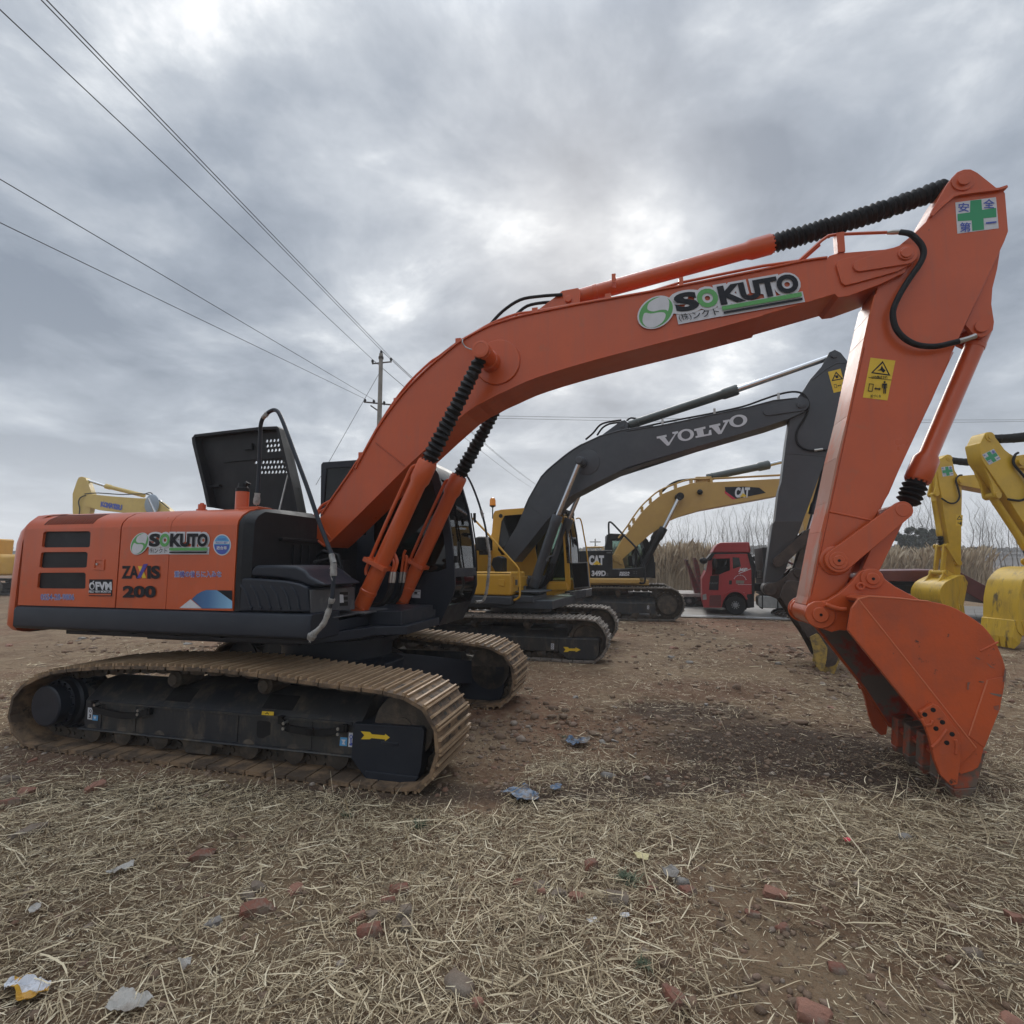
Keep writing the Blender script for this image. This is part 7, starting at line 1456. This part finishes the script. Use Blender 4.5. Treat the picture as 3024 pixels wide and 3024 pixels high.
crumple('plastic_rag', 'blue plastic rag with grey bits, farther back beyond the front pair', 'rag', 'Y', [(588, 868), (612, 856), (650, 862), (690, 850), (715, 862), (690, 885), (655, 893), (620, 885)], [M['bluerag'], M['mortar']], 3, .04, lambda x, y: x > .08)
crumple('food_packet', 'crushed yellow and white packet in the lower left straw', 'packet', 'U', [(20, 1295), (90, 1255), (180, 1248), (265, 1262), (290, 1285), (270, 1330), (180, 1375), (100, 1392), (85, 1355), (30, 1340)], [M['packet'], M['white']], 4, .04, lambda x, y: abs(y-.02-x*.15) < .035)
crumple('paper_scrap', 'torn dirty white paper sheet at the bottom left', 'paper', 'U', [(595, 1420), (655, 1350), (700, 1318), (760, 1325), (810, 1340), (875, 1378), (820, 1400), (760, 1425), (690, 1425)], [M['paper']], 5, .03)
crumple('paper_scrap', 'yellowish paper strip standing in the straw near the bottom left', 'paper', 'U', [(1010, 1190), (1040, 1140), (1095, 1118), (1085, 1165), (1040, 1205)], [M['paper']], 6, .05)
crumple('paper_scrap', 'pale curled husk in the straw above the middle left', 'paper', 'U', [(600, 630), (680, 605), (765, 572), (760, 600), (690, 620), (625, 650)], [M['paper']], 7, .03)
crumple('paper_scrap', 'pale yellow scrap lying above the green weed', 'paper', 'V', [(1682, 530), (1720, 512), (1772, 535), (1765, 558), (1705, 555)], [surf('pale_yellow_scrap', (.58, .50, .26), .6)], 8, .02)
crumple('red_scrap', 'tiny bright red scrap in the straw before the bucket', 'scrap', 'W', [(925, 432), (950, 430), (978, 442), (960, 452), (935, 446)], [M['redv']], 9, .02)
crumple('grey_scrap', 'grey plastic scrap beside the bricks at the weed', 'scrap', 'V', [(1840, 610), (1900, 605), (1945, 640), (1930, 672), (1870, 665)], [MO], 10, .03)
crumple('paper_scrap', 'white scrap at the left edge of the straw', 'paper', 'U', [(155, 880), (200, 845), (235, 835), (225, 880), (180, 892)], [M['paper']], 11, .03)
cb_p = [VT.at('E', x, y, 1.6) for x, y in ((1320, 285), (1420, 310), (1510, 305), (1480, 345), (1330, 318))]
p0 = gnd('E', 1330, 320, .22)
crd = MB(); MB.flip = True
q4 = [at_y('E', x, y, 6.9) for x, y in ((1322, 322), (1322, 285), (1400, 298), (1510, 306), (1480, 345))]
crd.add([tuple(p) for p in q4] + [(p.x, p.y+.03, p.z) for p in q4], [(0, 1, 2, 3, 4), (9, 8, 7, 6, 5), (0, 1, 6, 5), (1, 2, 7, 6), (2, 3, 8, 7), (3, 4, 9, 8), (4, 0, 5, 9)])
crd.v = [(p[0], -p[1], p[2]) for p in crd.v]; co_ = crd.build('cardboard_sheet', M['card']); tag(co_, 'torn cardboard sheet propped behind the far track of the orange excavator', 'cardboard')

# ---- weeds
wm = surf('dull_green_weed', (.07, .10, .055), .7, (.12, .14, .08), (.4, .6), 20)
def weed(label, z, x, y, wpx, seed, n=70):
    p = gnd(z, x, y); s = wpx*ZM[z][2]/FPX*p.y; r = np.random.default_rng(seed); C_ = []; Q_ = []; k = 0
    for i in range(n):
        a = r.uniform(0, 6.28); L = s*r.uniform(.25, .6); el = r.uniform(.15, 1.1); b0 = np.array([r.normal(0, s*.12), r.normal(0, s*.12), 0]); w_ = L*.06
        for j in range(4):
            t0, t1 = j/4, (j+1)/4
            for t in (t0, t1):
                c_ = b0 + np.array([math.cos(a)*math.cos(el)*L*t, math.sin(a)*math.cos(el)*L*t, math.sin(el)*L*t - .3*L*t*t]); ww = w_*(1.6 if int(t*8) % 2 else .9)*(1-t*.8)
                C_ += [c_ + np.array([-math.sin(a)*ww, math.cos(a)*ww, 0]), c_ - np.array([-math.sin(a)*ww, math.cos(a)*ww, 0])]
            Q_.append((k, k+1, k+3, k+2)); k += 4
    me = np_mesh('weed', np.array(C_), np.array(Q_), False); me.materials.append(wm); o = bpy.data.objects.new('weed', me); col.objects.link(o); o.location = (p.x, p.y, float(gh(p.x, p.y))+.01); tag(o, label, 'weed')
weed('dark green weed tuft beside the bricks, largest in the straw', 'V', 1645, 660, 150, 1, 120); weed('grey green weed before the front corner of the near track', 'V', 470, 345, 120, 2); weed('low green weed at the lower right straw', 'V', 1740, 1140, 130, 3, 50); weed('faint green weed left of the one at the track corner', 'V', 45, 290, 100, 4, 50); weed('small green weed beyond the larger blue rag', 'Y', 590, 835, 50, 5, 40)

# ================================================================== background
# reeds
def reeds(n, f, seed, hmin, hmax):
    r = np.random.default_rng(seed); x, y = f(r, n); h = r.uniform(hmin*.75, hmax, n)*(.62+.75*np.clip(fbm(x, y, .45, 4, 1)*1.4+.5, 0, 1)); a = r.uniform(0, 3.14, n); lean = r.normal(0, .17, (n, 2)); w_ = r.uniform(.008, .018, n)
    C_, Q_ = [], []; seg = np.array([0, .45, .80, .88, .96, 1.0]); wid = np.array([1, .8, .5, 2.6, 3.2, .4])
    pos = np.stack([x[:, None]+lean[:, :1]*h[:, None]*seg**2, y[:, None]+lean[:, 1:]*h[:, None]*seg**2, h[:, None]*seg[None]-.05], -1)
    dx = np.cos(a)[:, None]*w_[:, None]*wid; dy = np.sin(a)[:, None]*w_[:, None]*wid; D_ = np.stack([dx, dy, dx*0], -1)
    co = np.stack([pos+D_, pos-D_], 2).reshape(-1, 3); o = (np.arange(n)*12)[:, None]; i = np.arange(5)[None]*2
    return co, np.stack([o+i, o+i+1, o+i+3, o+i+2], -1).reshape(-1, 4)
rdm, rdn, rdb = newmat('dry_reed'); gi = rdn.nodes.new('ShaderNodeNewGeometry'); rdn.links.new(ramp(rdn, gi.outputs['Random Per Island'], [(0, (.28, .21, .14)), (.5, (.47, .37, .25)), (1, (.64, .54, .39))]), rdb.inputs['Base Color']); rdb.inputs['Roughness'].default_value = .8
zr = lambda r, n: (r.uniform(3.5, 11.6, n), 28.5 + 6*r.random(n)**1.6)
zr2 = lambda r, n: (r.uniform(10.5, 60, n), 30 + 10*r.random(n)**1.5)
zr3 = lambda r, n: (r.uniform(20, 27, n), 29 + 8*r.random(n)**1.5)
stuff_mesh('reeds', [reeds(11000, zr, 51, 1.4, 2.35), reeds(16000, zr2, 52, .6, 1.25), reeds(9000, zr3, 53, 2.0, 2.75)], rdm, 'tall dry reeds behind the yard and the road')
M['soilbank'] = surf('reed_bed_soil', (.12, .09, .06), .9)
# bare trees
bark = surf('grey_bark', (.10, .088, .075), .85, (.15, .135, .12), (.4, .6), 4)
def tree_mesh(seed, H):
    r = random.Random(seed); tr = MB(); br = MB()
    path = [(r.uniform(-.06, .06)*i, r.uniform(-.06, .06)*i, H*i/8) for i in range(9)]
    tr.tube(path, [max(.085*(1-i/8.6), .010)*H/10 for i in range(9)], 6)
    def branch(p, d, L, rad, lv):
        pts = [p]; q = Vector(p); dd = Vector(d)
        for i in range(4): dd = (dd + Vector((r.uniform(-.13, .13), r.uniform(-.13, .13), .12))).normalized(); q = q + dd*L/4; pts.append(tuple(q))
        br.tube(pts, [rad*(1-k/4.6) for k in range(5)], 3)
        if lv > 0:
            for k in range(5 if lv == 2 else 4):
                i = r.randrange(1, 4); t = Vector(pts[i]).lerp(Vector(pts[i+1]), r.random()); a = r.uniform(0, 6.28); side_ = Vector((math.cos(a), math.sin(a), .5)); branch(tuple(t), (dd*.8 + side_*.7).normalized(), L*r.uniform(.4, .65), rad*.5, lv-1)
    for i in range(26):
        t = .22 + .76*(i/25); z = H*t; k = min(int(t*8), 7); p = Vector(path[k]).lerp(Vector(path[k+1]), t*8-k); a = i*2.4 + r.uniform(-.4, .4); L = H*(.30*(1-t)+.08)*r.uniform(.7, 1.2)
        branch(tuple(p), Vector((math.cos(a)*.5, math.sin(a)*.5, .86)).normalized(), L, .014*H/10*(1.15-t), 2 if L > 1.6 else 1)
    return tr, br
protos = []
TG = 'bare poplars beyond the reeds'
def first_tree(seed, H):
    tr, br = tree_mesh(seed, H); o = thing('poplar_tree', 'bare leafless poplar in the row beyond the reeds', 'tree', group=TG)
    a = tr.build('trunk', bark, o); b = br.build('crown', bark, o); return (o, a, b)
for s in range(5): protos.append(first_tree(s+3, 10))
used = set()
def put_tree(k, X_, Y_, sc, rz, label, group):
    o, a, b = protos[k]
    if k not in used: used.add(k); r_ = o
    else:
        r_ = o.copy(); col.objects.link(r_)
        for ch in (a, b): c_ = ch.copy(); col.objects.link(c_); c_.parent = r_
    r_.location = (X_, Y_, -.05); r_.scale = (sc,)*3; r_.rotation_euler = (0, 0, rz); r_['label'] = label; r_['group'] = group
tr_r = random.Random(5)
L1 = 'bare leafless poplar in the row above the red truck'; L2 = 'bare leafless poplar in the group behind the yellow excavators at the right'
for i, (x, top_) in enumerate(((690, 720), (735, 700), (790, 690), (850, 660), (900, 590), (965, 560), (1000, 570), (1062, 500), (1110, 640), (1150, 600), (1212, 470), (1260, 690), (1290, 560), (1345, 470), (1405, 455), (1440, 560), (1475, 480), (1522, 470), (1550, 600), (1592, 450), (1640, 560), (1662, 460), (1722, 430), (1765, 425), (1815, 440), (1850, 520), (1885, 500))):
    Yd = tr_r.choice((52, 56, 61, 66, 72)); p = at_y('M', x, top_, Yd); put_tree(i % 5, p.x, Yd, (p.z+.05)/10, tr_r.uniform(0, 6.28), L1, 'poplars above the red truck')
for i, (x, top_) in enumerate(((300, 640), (335, 690), (395, 640), (430, 620), (460, 600), (495, 650), (745, 680), (790, 650), (835, 660), (870, 690), (900, 770), (940, 760), (985, 830), (1020, 700), (1060, 620), (1110, 660))):
    Yd = tr_r.choice((48, 52, 57, 63)); p = at_y('O', x, top_, Yd); put_tree((i*2) % 5, p.x, Yd, (p.z+.05)/10, tr_r.uniform(0, 6.28), L2, 'poplars behind the yellow excavators')
# evergreens
ev = surf('dark_evergreen', (.030, .045, .030), .8, (.05, .065, .045), (.4, .6), 3)
def leafy(name, label, cat, X_, Y_, W_, H_, n, seed, mat, base=0.1, group=None):
    r = np.random.default_rng(seed); nb = max(int(n/60), 6)
    cen = np.stack([r.normal(0, W_*.24, nb), r.normal(0, W_*.2, nb), H_*(base+(1-base)*r.random(nb)**.9)], -1); k = r.integers(0, nb, n); sp = .10*W_*(1.15-cen[k, 2]/H_*.75)
    p = cen[k]*np.array([1, 1, 1]) ; tap = (1.1-p[:, 2]/H_*.8); p[:, 0] *= tap; p[:, 1] *= tap; p = p + r.normal(0, 1, (n, 3))*sp[:, None]; p[:, 2] = np.clip(p[:, 2], .05, H_)
    d1 = r.normal(size=(n, 3)); d1 /= np.linalg.norm(d1, axis=1)[:, None]; d2 = np.cross(d1, r.normal(size=(n, 3))); d2 /= np.linalg.norm(d2, axis=1)[:, None]; s_ = r.uniform(.05, .14, n)[:, None]*H_/4
    co = np.stack([p-d1*s_*1.6, p+d2*s_*.5, p+d1*s_*1.6, p-d2*s_*.5], 1).reshape(-1, 3)
    o = thing(name, label, cat, loc=(X_, Y_, -.05), group=group); me = np_mesh('crown', co, np.arange(n*4).reshape(-1, 4), False); me.materials.append(mat); c_ = bpy.data.objects.new('crown', me); col.objects.link(c_); c_.parent = o
    MB().tube([(0, 0, 0), (0, 0, H_*.5), (0, 0, H_*.9)], [W_*.05, W_*.03, .01], 6).build('trunk', bark, o); return o
for i, (z, x, y, wpx, lbl) in enumerate((('O', 250, 895, 130, 'dark green evergreen, leftmost of the clump behind the reeds'), ('O', 330, 872, 140, 'dark evergreen with a bumpy top, second of the clump behind the reeds'), ('O', 415, 862, 140, 'tallest dark evergreen in the clump behind the reeds'), ('O', 490, 890, 125, 'dark evergreen of the clump just left of the upright yellow arm'), ('O', 560, 960, 90, 'low evergreen hidden behind the upright yellow arm'), ('O', 775, 1015, 150, 'bushy evergreen right of the upright yellow arm'))):
    Yd = 44+i; p = at_y(z, x, y, Yd); leafy('evergreen_tree', lbl, 'tree', p.x, Yd, wpx*ZM[z][2]/FPX*Yd*1.15, p.z+.1, 2600, 60+i, ev, .05)
# far wood
dw = surf('far_wood_leaves', (.055, .065, .055), .9, (.09, .085, .07), (.4, .6), .2)
def wood(n, x0, x1, y0, y1, hmin, hmax, seed):
    r = np.random.default_rng(seed); x = r.uniform(x0, x1, n); y = r.uniform(y0, y1, n); top = hmin+(hmax-hmin)*np.clip(fbm(x*1.0, y*0+3, .06, 4, 2)+.5, 0, 1); z = top*r.random(n)**.55; d1 = r.normal(size=(n, 3)); d1 /= np.linalg.norm(d1, axis=1)[:, None]; d2 = np.cross(d1, r.normal(size=(n, 3))); d2 /= np.linalg.norm(d2, axis=1)[:, None]; s_ = r.uniform(.25, .8, n)[:, None]; p = np.stack([x, y, z], -1)
    return np.stack([p-d1*s_, p+d2*s_*.6, p+d1*s_, p-d2*s_*.6], 1).reshape(-1, 3), np.arange(n*4).reshape(-1, 4)
stuff_mesh('distant_wood', [wood(26000, -20, 260, 150, 175, 4, 8.5, 71), wood(16000, -330, 0, 150, 180, 4, 8, 72)], dw, 'hazy far wood along the horizon')
# pale raised road far off
hw = MB(); MB.flip = True
a = at_y('O', 800, 1050, 95); hw.box(10, 260, -97, -95, 1.2, a.z-.9); hw.box(10, 260, -97.4, -94.8, a.z-.9, a.z-.55)
hwo = hw.build('viaduct', surf('pale_concrete', (.42, .42, .42), .8, (.34, .34, .34), scale=.3)); tag(hwo, 'long pale raised road far behind the reeds', 'viaduct')
rl_ = MB()
rl_.box(10, 260, -94.75, -94.7, a.z+.02, a.z+.14)
for i in range(60): rl_.box(10+i*4.2, 10.1+i*4.2, -94.82, -94.75, a.z-.55, a.z+.14)
rl_.build('guard_rail', M['white'], hwo); 
pr_ = MB(); 
for i in range(40): pr_.box(11+i*6.2, 11.9+i*6.2, -96.6, -95.4, -.2, 1.2)
pr_.build('pier', M['mortar'], hwo)

# ---- poles and wires
conc = surf('weathered_concrete_pole', (.20, .185, .16), .85, (.28, .26, .23), (.4, .6), 1.5, bump=.004, bscale=30)
PY = 22.0; pt = at_y('R', 365, 215, PY)
up_ = thing('utility_pole', 'weathered concrete utility pole with two crossarms, beyond the orange boom', 'pole', loc=(pt.x, PY, 0))
MB().tube([(0, 0, -.3), (0, 0, pt.z*.5), (0, 0, pt.z)], [.15, .115, .085], 14).build('pole_shaft', conc, up_)
def rp(x, y): p = at_y('R', x, y, PY); return (p.x-pt.x, 0, p.z)
def arm_(a, b, name='crossarm', r=.035): o = MB().tube([rp(*a), rp(*b)], r, 6); return o.build(name, M['rusty'], up_)
ca = arm_((235, 358), (515, 330)); cb2 = arm_((118, 903), (560, 950)); arm_((215, 955), (330, 1035), 'brace', .03)
INS = {}
for nm, x, y, par in (('a', 243, 325, ca), ('b', 507, 300, ca), ('c', 368, 195, up_), ('d', 135, 885, cb2), ('e', 262, 900, cb2), ('f', 408, 920, cb2), ('g', 540, 935, cb2)):
    p = rp(x, y); k = .10; MB().lathe((p[0], 0, p[2]-k), (p[0], 0, p[2]+k), [(0, .02), (.05, .02), (.06, .06), (.10, .045), (.11, .065), (.16, .05), (.19, .02), (.20, 0)], 10).build('insulator', M['rubber'], par); INS[nm] = Vector((pt.x+p[0], PY, p[2]+.08))
MB().lathe((0, 0, pt.z-.25), (0, 0, pt.z+.05), [(0, .11), (.10, .12), (.12, .09), (.25, .04), (.3, 0)], 10).build('pole_cap', M['rusty'], up_)
wirem = surf('dark_wire', (.075, .075, .08), .6)
def wire(label, A, B, sag, r=.011, group=None, ext=1.0):
    A = Vector(A); B = A + (Vector(B)-A)*ext; pts = []
    for i in range(25): t = i/24; p = A.lerp(B, t); p.z -= sag*4*t*(1-t); pts.append((p.x, -p.y, p.z))
    MB.flip = True; o = MB().tube(pts, r, 5).build('overhead_wire', wirem); tag(o, label, 'wire', group)
def sky_pt(x, y, z): d = ray('P', x, y); t = (z-CAM_H)/d.z; return Vector((d.x*t, d.y*t, z))
WG = 'overhead wires from the pole'
wire('lower of the wires sweeping up to the top left corner from the pole', INS['a'], sky_pt(0, 18, 9.6), .0, .0095, WG, 1.6)
wire('left wire of the close pair sweeping up to the top edge from the pole top', INS['c'], sky_pt(78, 0, 10.2), .0, .0095, WG, 1.6); wire('right wire of the close pair sweeping up to the top edge from the pole', INS['b'], sky_pt(88, 0, 9.6), .0, .0095, WG, 1.6)
wire('upper of the two low wires running to the left edge', INS['e'], sky_pt(0, 338, 7.6), .0, .0085, WG, 1.6); wire('lower of the two low wires running to the left edge', INS['d'], sky_pt(0, 420, 7.4), .0, .0085, WG, 1.6)
far_p = at_y('P', 1010, 917, 75)
for nm, lb_, dx, dz in (('c', 'uppermost wire running down behind the boom to the far pole', 0, .25), ('b', 'middle wire running down behind the boom to the far pole', .5, 0), ('a', 'lowest wire running down behind the boom to the far pole', -.6, -.2)): wire(lb_, INS[nm], (far_p.x+dx, 75, far_p.z+dz), .35, .014, WG)
wire('upper thin wire crossing behind the booms to the right edge', at_y('P', 900, 784, 60), at_y('P', 1950, 792, 60), .2, .022, 'thin wires behind the booms'); wire('lower thin wire crossing behind the booms to the right edge', at_y('P', 900, 788, 60), at_y('P', 1950, 795, 60), .35, .022, 'thin wires behind the booms')
wire('thin stay wire slanting from the pole top to the ground', INS['a']+Vector((.4, 0, -.45)), at_y('P', 596, 915, 20.0), .0, .010)
p2_ = at_y('L', 1313, 615, 85); fp = thing('utility_pole', 'small far utility pole between the cabs of the grey and ochre excavators', 'pole', loc=(p2_.x, 85, 0))
MB().tube([(0, 0, -.2), (0, 0, p2_.z)], [.16, .10], 8).build('pole_shaft', conc, fp); MB().box(-.9, .9, -.06, .06, p2_.z-.6, p2_.z-.45).build('crossarm', M['rusty'], fp); MB().box(-.7, .7, -.06, .06, p2_.z-1.4, p2_.z-1.28).build('crossarm', M['rusty'], fp)

# ---- air
hz_ = MB(); hz_.box(-640, 640, -640, 340, -1.6, 14); hzo = hz_.build('haze', [], None, smooth=False); tag(hzo, 'thin pale winter haze over the yard', kind='stuff')
hm = bpy.data.materials.new('haze'); hm.use_nodes = True; hn = hm.node_tree; hn.nodes.clear(); ho_t = hn.nodes.new('ShaderNodeOutputMaterial'); pv = hn.nodes.new('ShaderNodeVolumePrincipled'); pv.inputs['Color'].default_value = (.95, .97, .99, 1); pv.inputs['Density'].default_value = .0018; pv.inputs['Anisotropy'].default_value = .2
hn.links.new(pv.outputs[0], ho_t.inputs['Volume']); hzo.data.materials.append(hm)
# ================================================================== sky and light
SUN_AZ, SUN_EL = 8.0, 34.0
SKY_OFF, SKY_GAIN = (5.5, 5.2, 3.7), 11.2
w = bpy.data.worlds.new('World'); scene.world = w; w.use_nodes = True
nt = w.node_tree; bg = nt.nodes['Background']
sky = nt.nodes.new('ShaderNodeTexSky'); sky.sky_type = 'NISHITA'; sky.sun_disc = False; sky.sun_elevation = R(SUN_EL); sky.sun_rotation = R(SUN_AZ)
sky.air_density = 1.5; sky.dust_density = 3
tc = nt.nodes.new('ShaderNodeTexCoord'); dirv = tc.outputs['Generated']
sp = nt.nodes.new('ShaderNodeSeparateXYZ'); nt.links.new(dirv, sp.inputs[0])
def mth(op, a, b=None, c=None):
    n = nt.nodes.new('ShaderNodeMath'); n.operation = op
    for i, x in enumerate((a, b, c)):
        if x is None: continue
        if hasattr(x, 'is_linked'): nt.links.new(x, n.inputs[i])
        else: n.inputs[i].default_value = x
    return n.outputs[0]
zz = mth('ADD', mth('MAXIMUM', sp.outputs[2], 0.0), .22)
cmb = nt.nodes.new('ShaderNodeCombineXYZ'); nt.links.new(mth('DIVIDE', sp.outputs[0], zz), cmb.inputs[0]); nt.links.new(mth('DIVIDE', sp.outputs[1], zz), cmb.inputs[1])
off = N(nt, 'ShaderNodeMapping', Location=SKY_OFF); nt.links.new(cmb.outputs[0], off.inputs['Vector'])
n1 = noise(nt, off.outputs[0], .85, 3, .5, .35); n2 = noise(nt, off.outputs[0], 2.2, 9, .58, .25); n3 = noise(nt, off.outputs[0], 5.0, 6, .6, .2)
cl = mth('ADD', mth('ADD', mth('MULTIPLY', n1, .46), mth('MULTIPLY', n2, .43)), mth('MULTIPLY', n3, .11))
dens = ramp(nt, cl, [(.375, (.98, .985, 1.0)), (.41, (.66, .695, .735)), (.445, (.47, .51, .565)), (.50, (.325, .367, .43)), (.57, (.215, .252, .312))])
# thinner, brighter deck low down and towards the hidden sun
low = mth('POWER', mth('SUBTRACT', 1.0, mth('MAXIMUM', sp.outputs[2], 0.0)), 6.5)
hz = mixc(nt, mth('MULTIPLY', low, .96), dens, (.76, .80, .85))
sd = Vector((math.sin(R(SUN_AZ))*math.cos(R(SUN_EL)), math.cos(R(SUN_AZ))*math.cos(R(SUN_EL)), math.sin(R(SUN_EL))))
dp = nt.nodes.new('ShaderNodeVectorMath'); dp.operation = 'DOT_PRODUCT'; nt.links.new(dirv, dp.inputs[0]); dp.inputs[1].default_value = sd
glow = mth('MULTIPLY', mth('POWER', mth('MAXIMUM', dp.outputs['Value'], 0.0), 14.0), .07)
gl_ = nt.nodes.new('ShaderNodeCombineColor')
for i in range(3): nt.links.new(glow, gl_.inputs[i])
cloud = mixc(nt, 1.0, hz, gl_.outputs[0], 'ADD')
# overcast deck, brightened overhead above the view to add light on the ground
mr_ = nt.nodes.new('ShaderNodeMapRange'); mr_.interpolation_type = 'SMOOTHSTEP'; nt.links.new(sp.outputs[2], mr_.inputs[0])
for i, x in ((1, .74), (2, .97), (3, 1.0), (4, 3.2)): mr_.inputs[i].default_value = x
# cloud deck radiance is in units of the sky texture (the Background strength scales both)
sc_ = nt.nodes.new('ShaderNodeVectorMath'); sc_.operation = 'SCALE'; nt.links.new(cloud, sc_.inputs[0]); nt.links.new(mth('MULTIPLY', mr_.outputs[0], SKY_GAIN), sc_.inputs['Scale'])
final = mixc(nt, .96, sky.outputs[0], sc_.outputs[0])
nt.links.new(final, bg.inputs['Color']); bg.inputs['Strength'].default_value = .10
sl = bpy.data.lights.new('sun', 'SUN'); sl.energy = 1.1; sl.angle = R(24); sl.color = (1, .96, .9)
so = bpy.data.objects.new('sun', sl); col.objects.link(so); so.rotation_euler = Vector((-sd.x, -sd.y, -sd.z)).to_track_quat('-Z', 'Y').to_euler()
scene.view_settings.view_transform = 'Standard'; scene.view_settings.look = 'None'; scene.view_settings.exposure = .08; scene.view_settings.gamma = 1
scene.render.resolution_x = scene.render.resolution_y = 1024
scene.cycles.max_bounces = 6; scene.cycles.volume_bounces = 1; scene.cycles.transparent_max_bounces = 12
scene.cycles.use_denoising = True
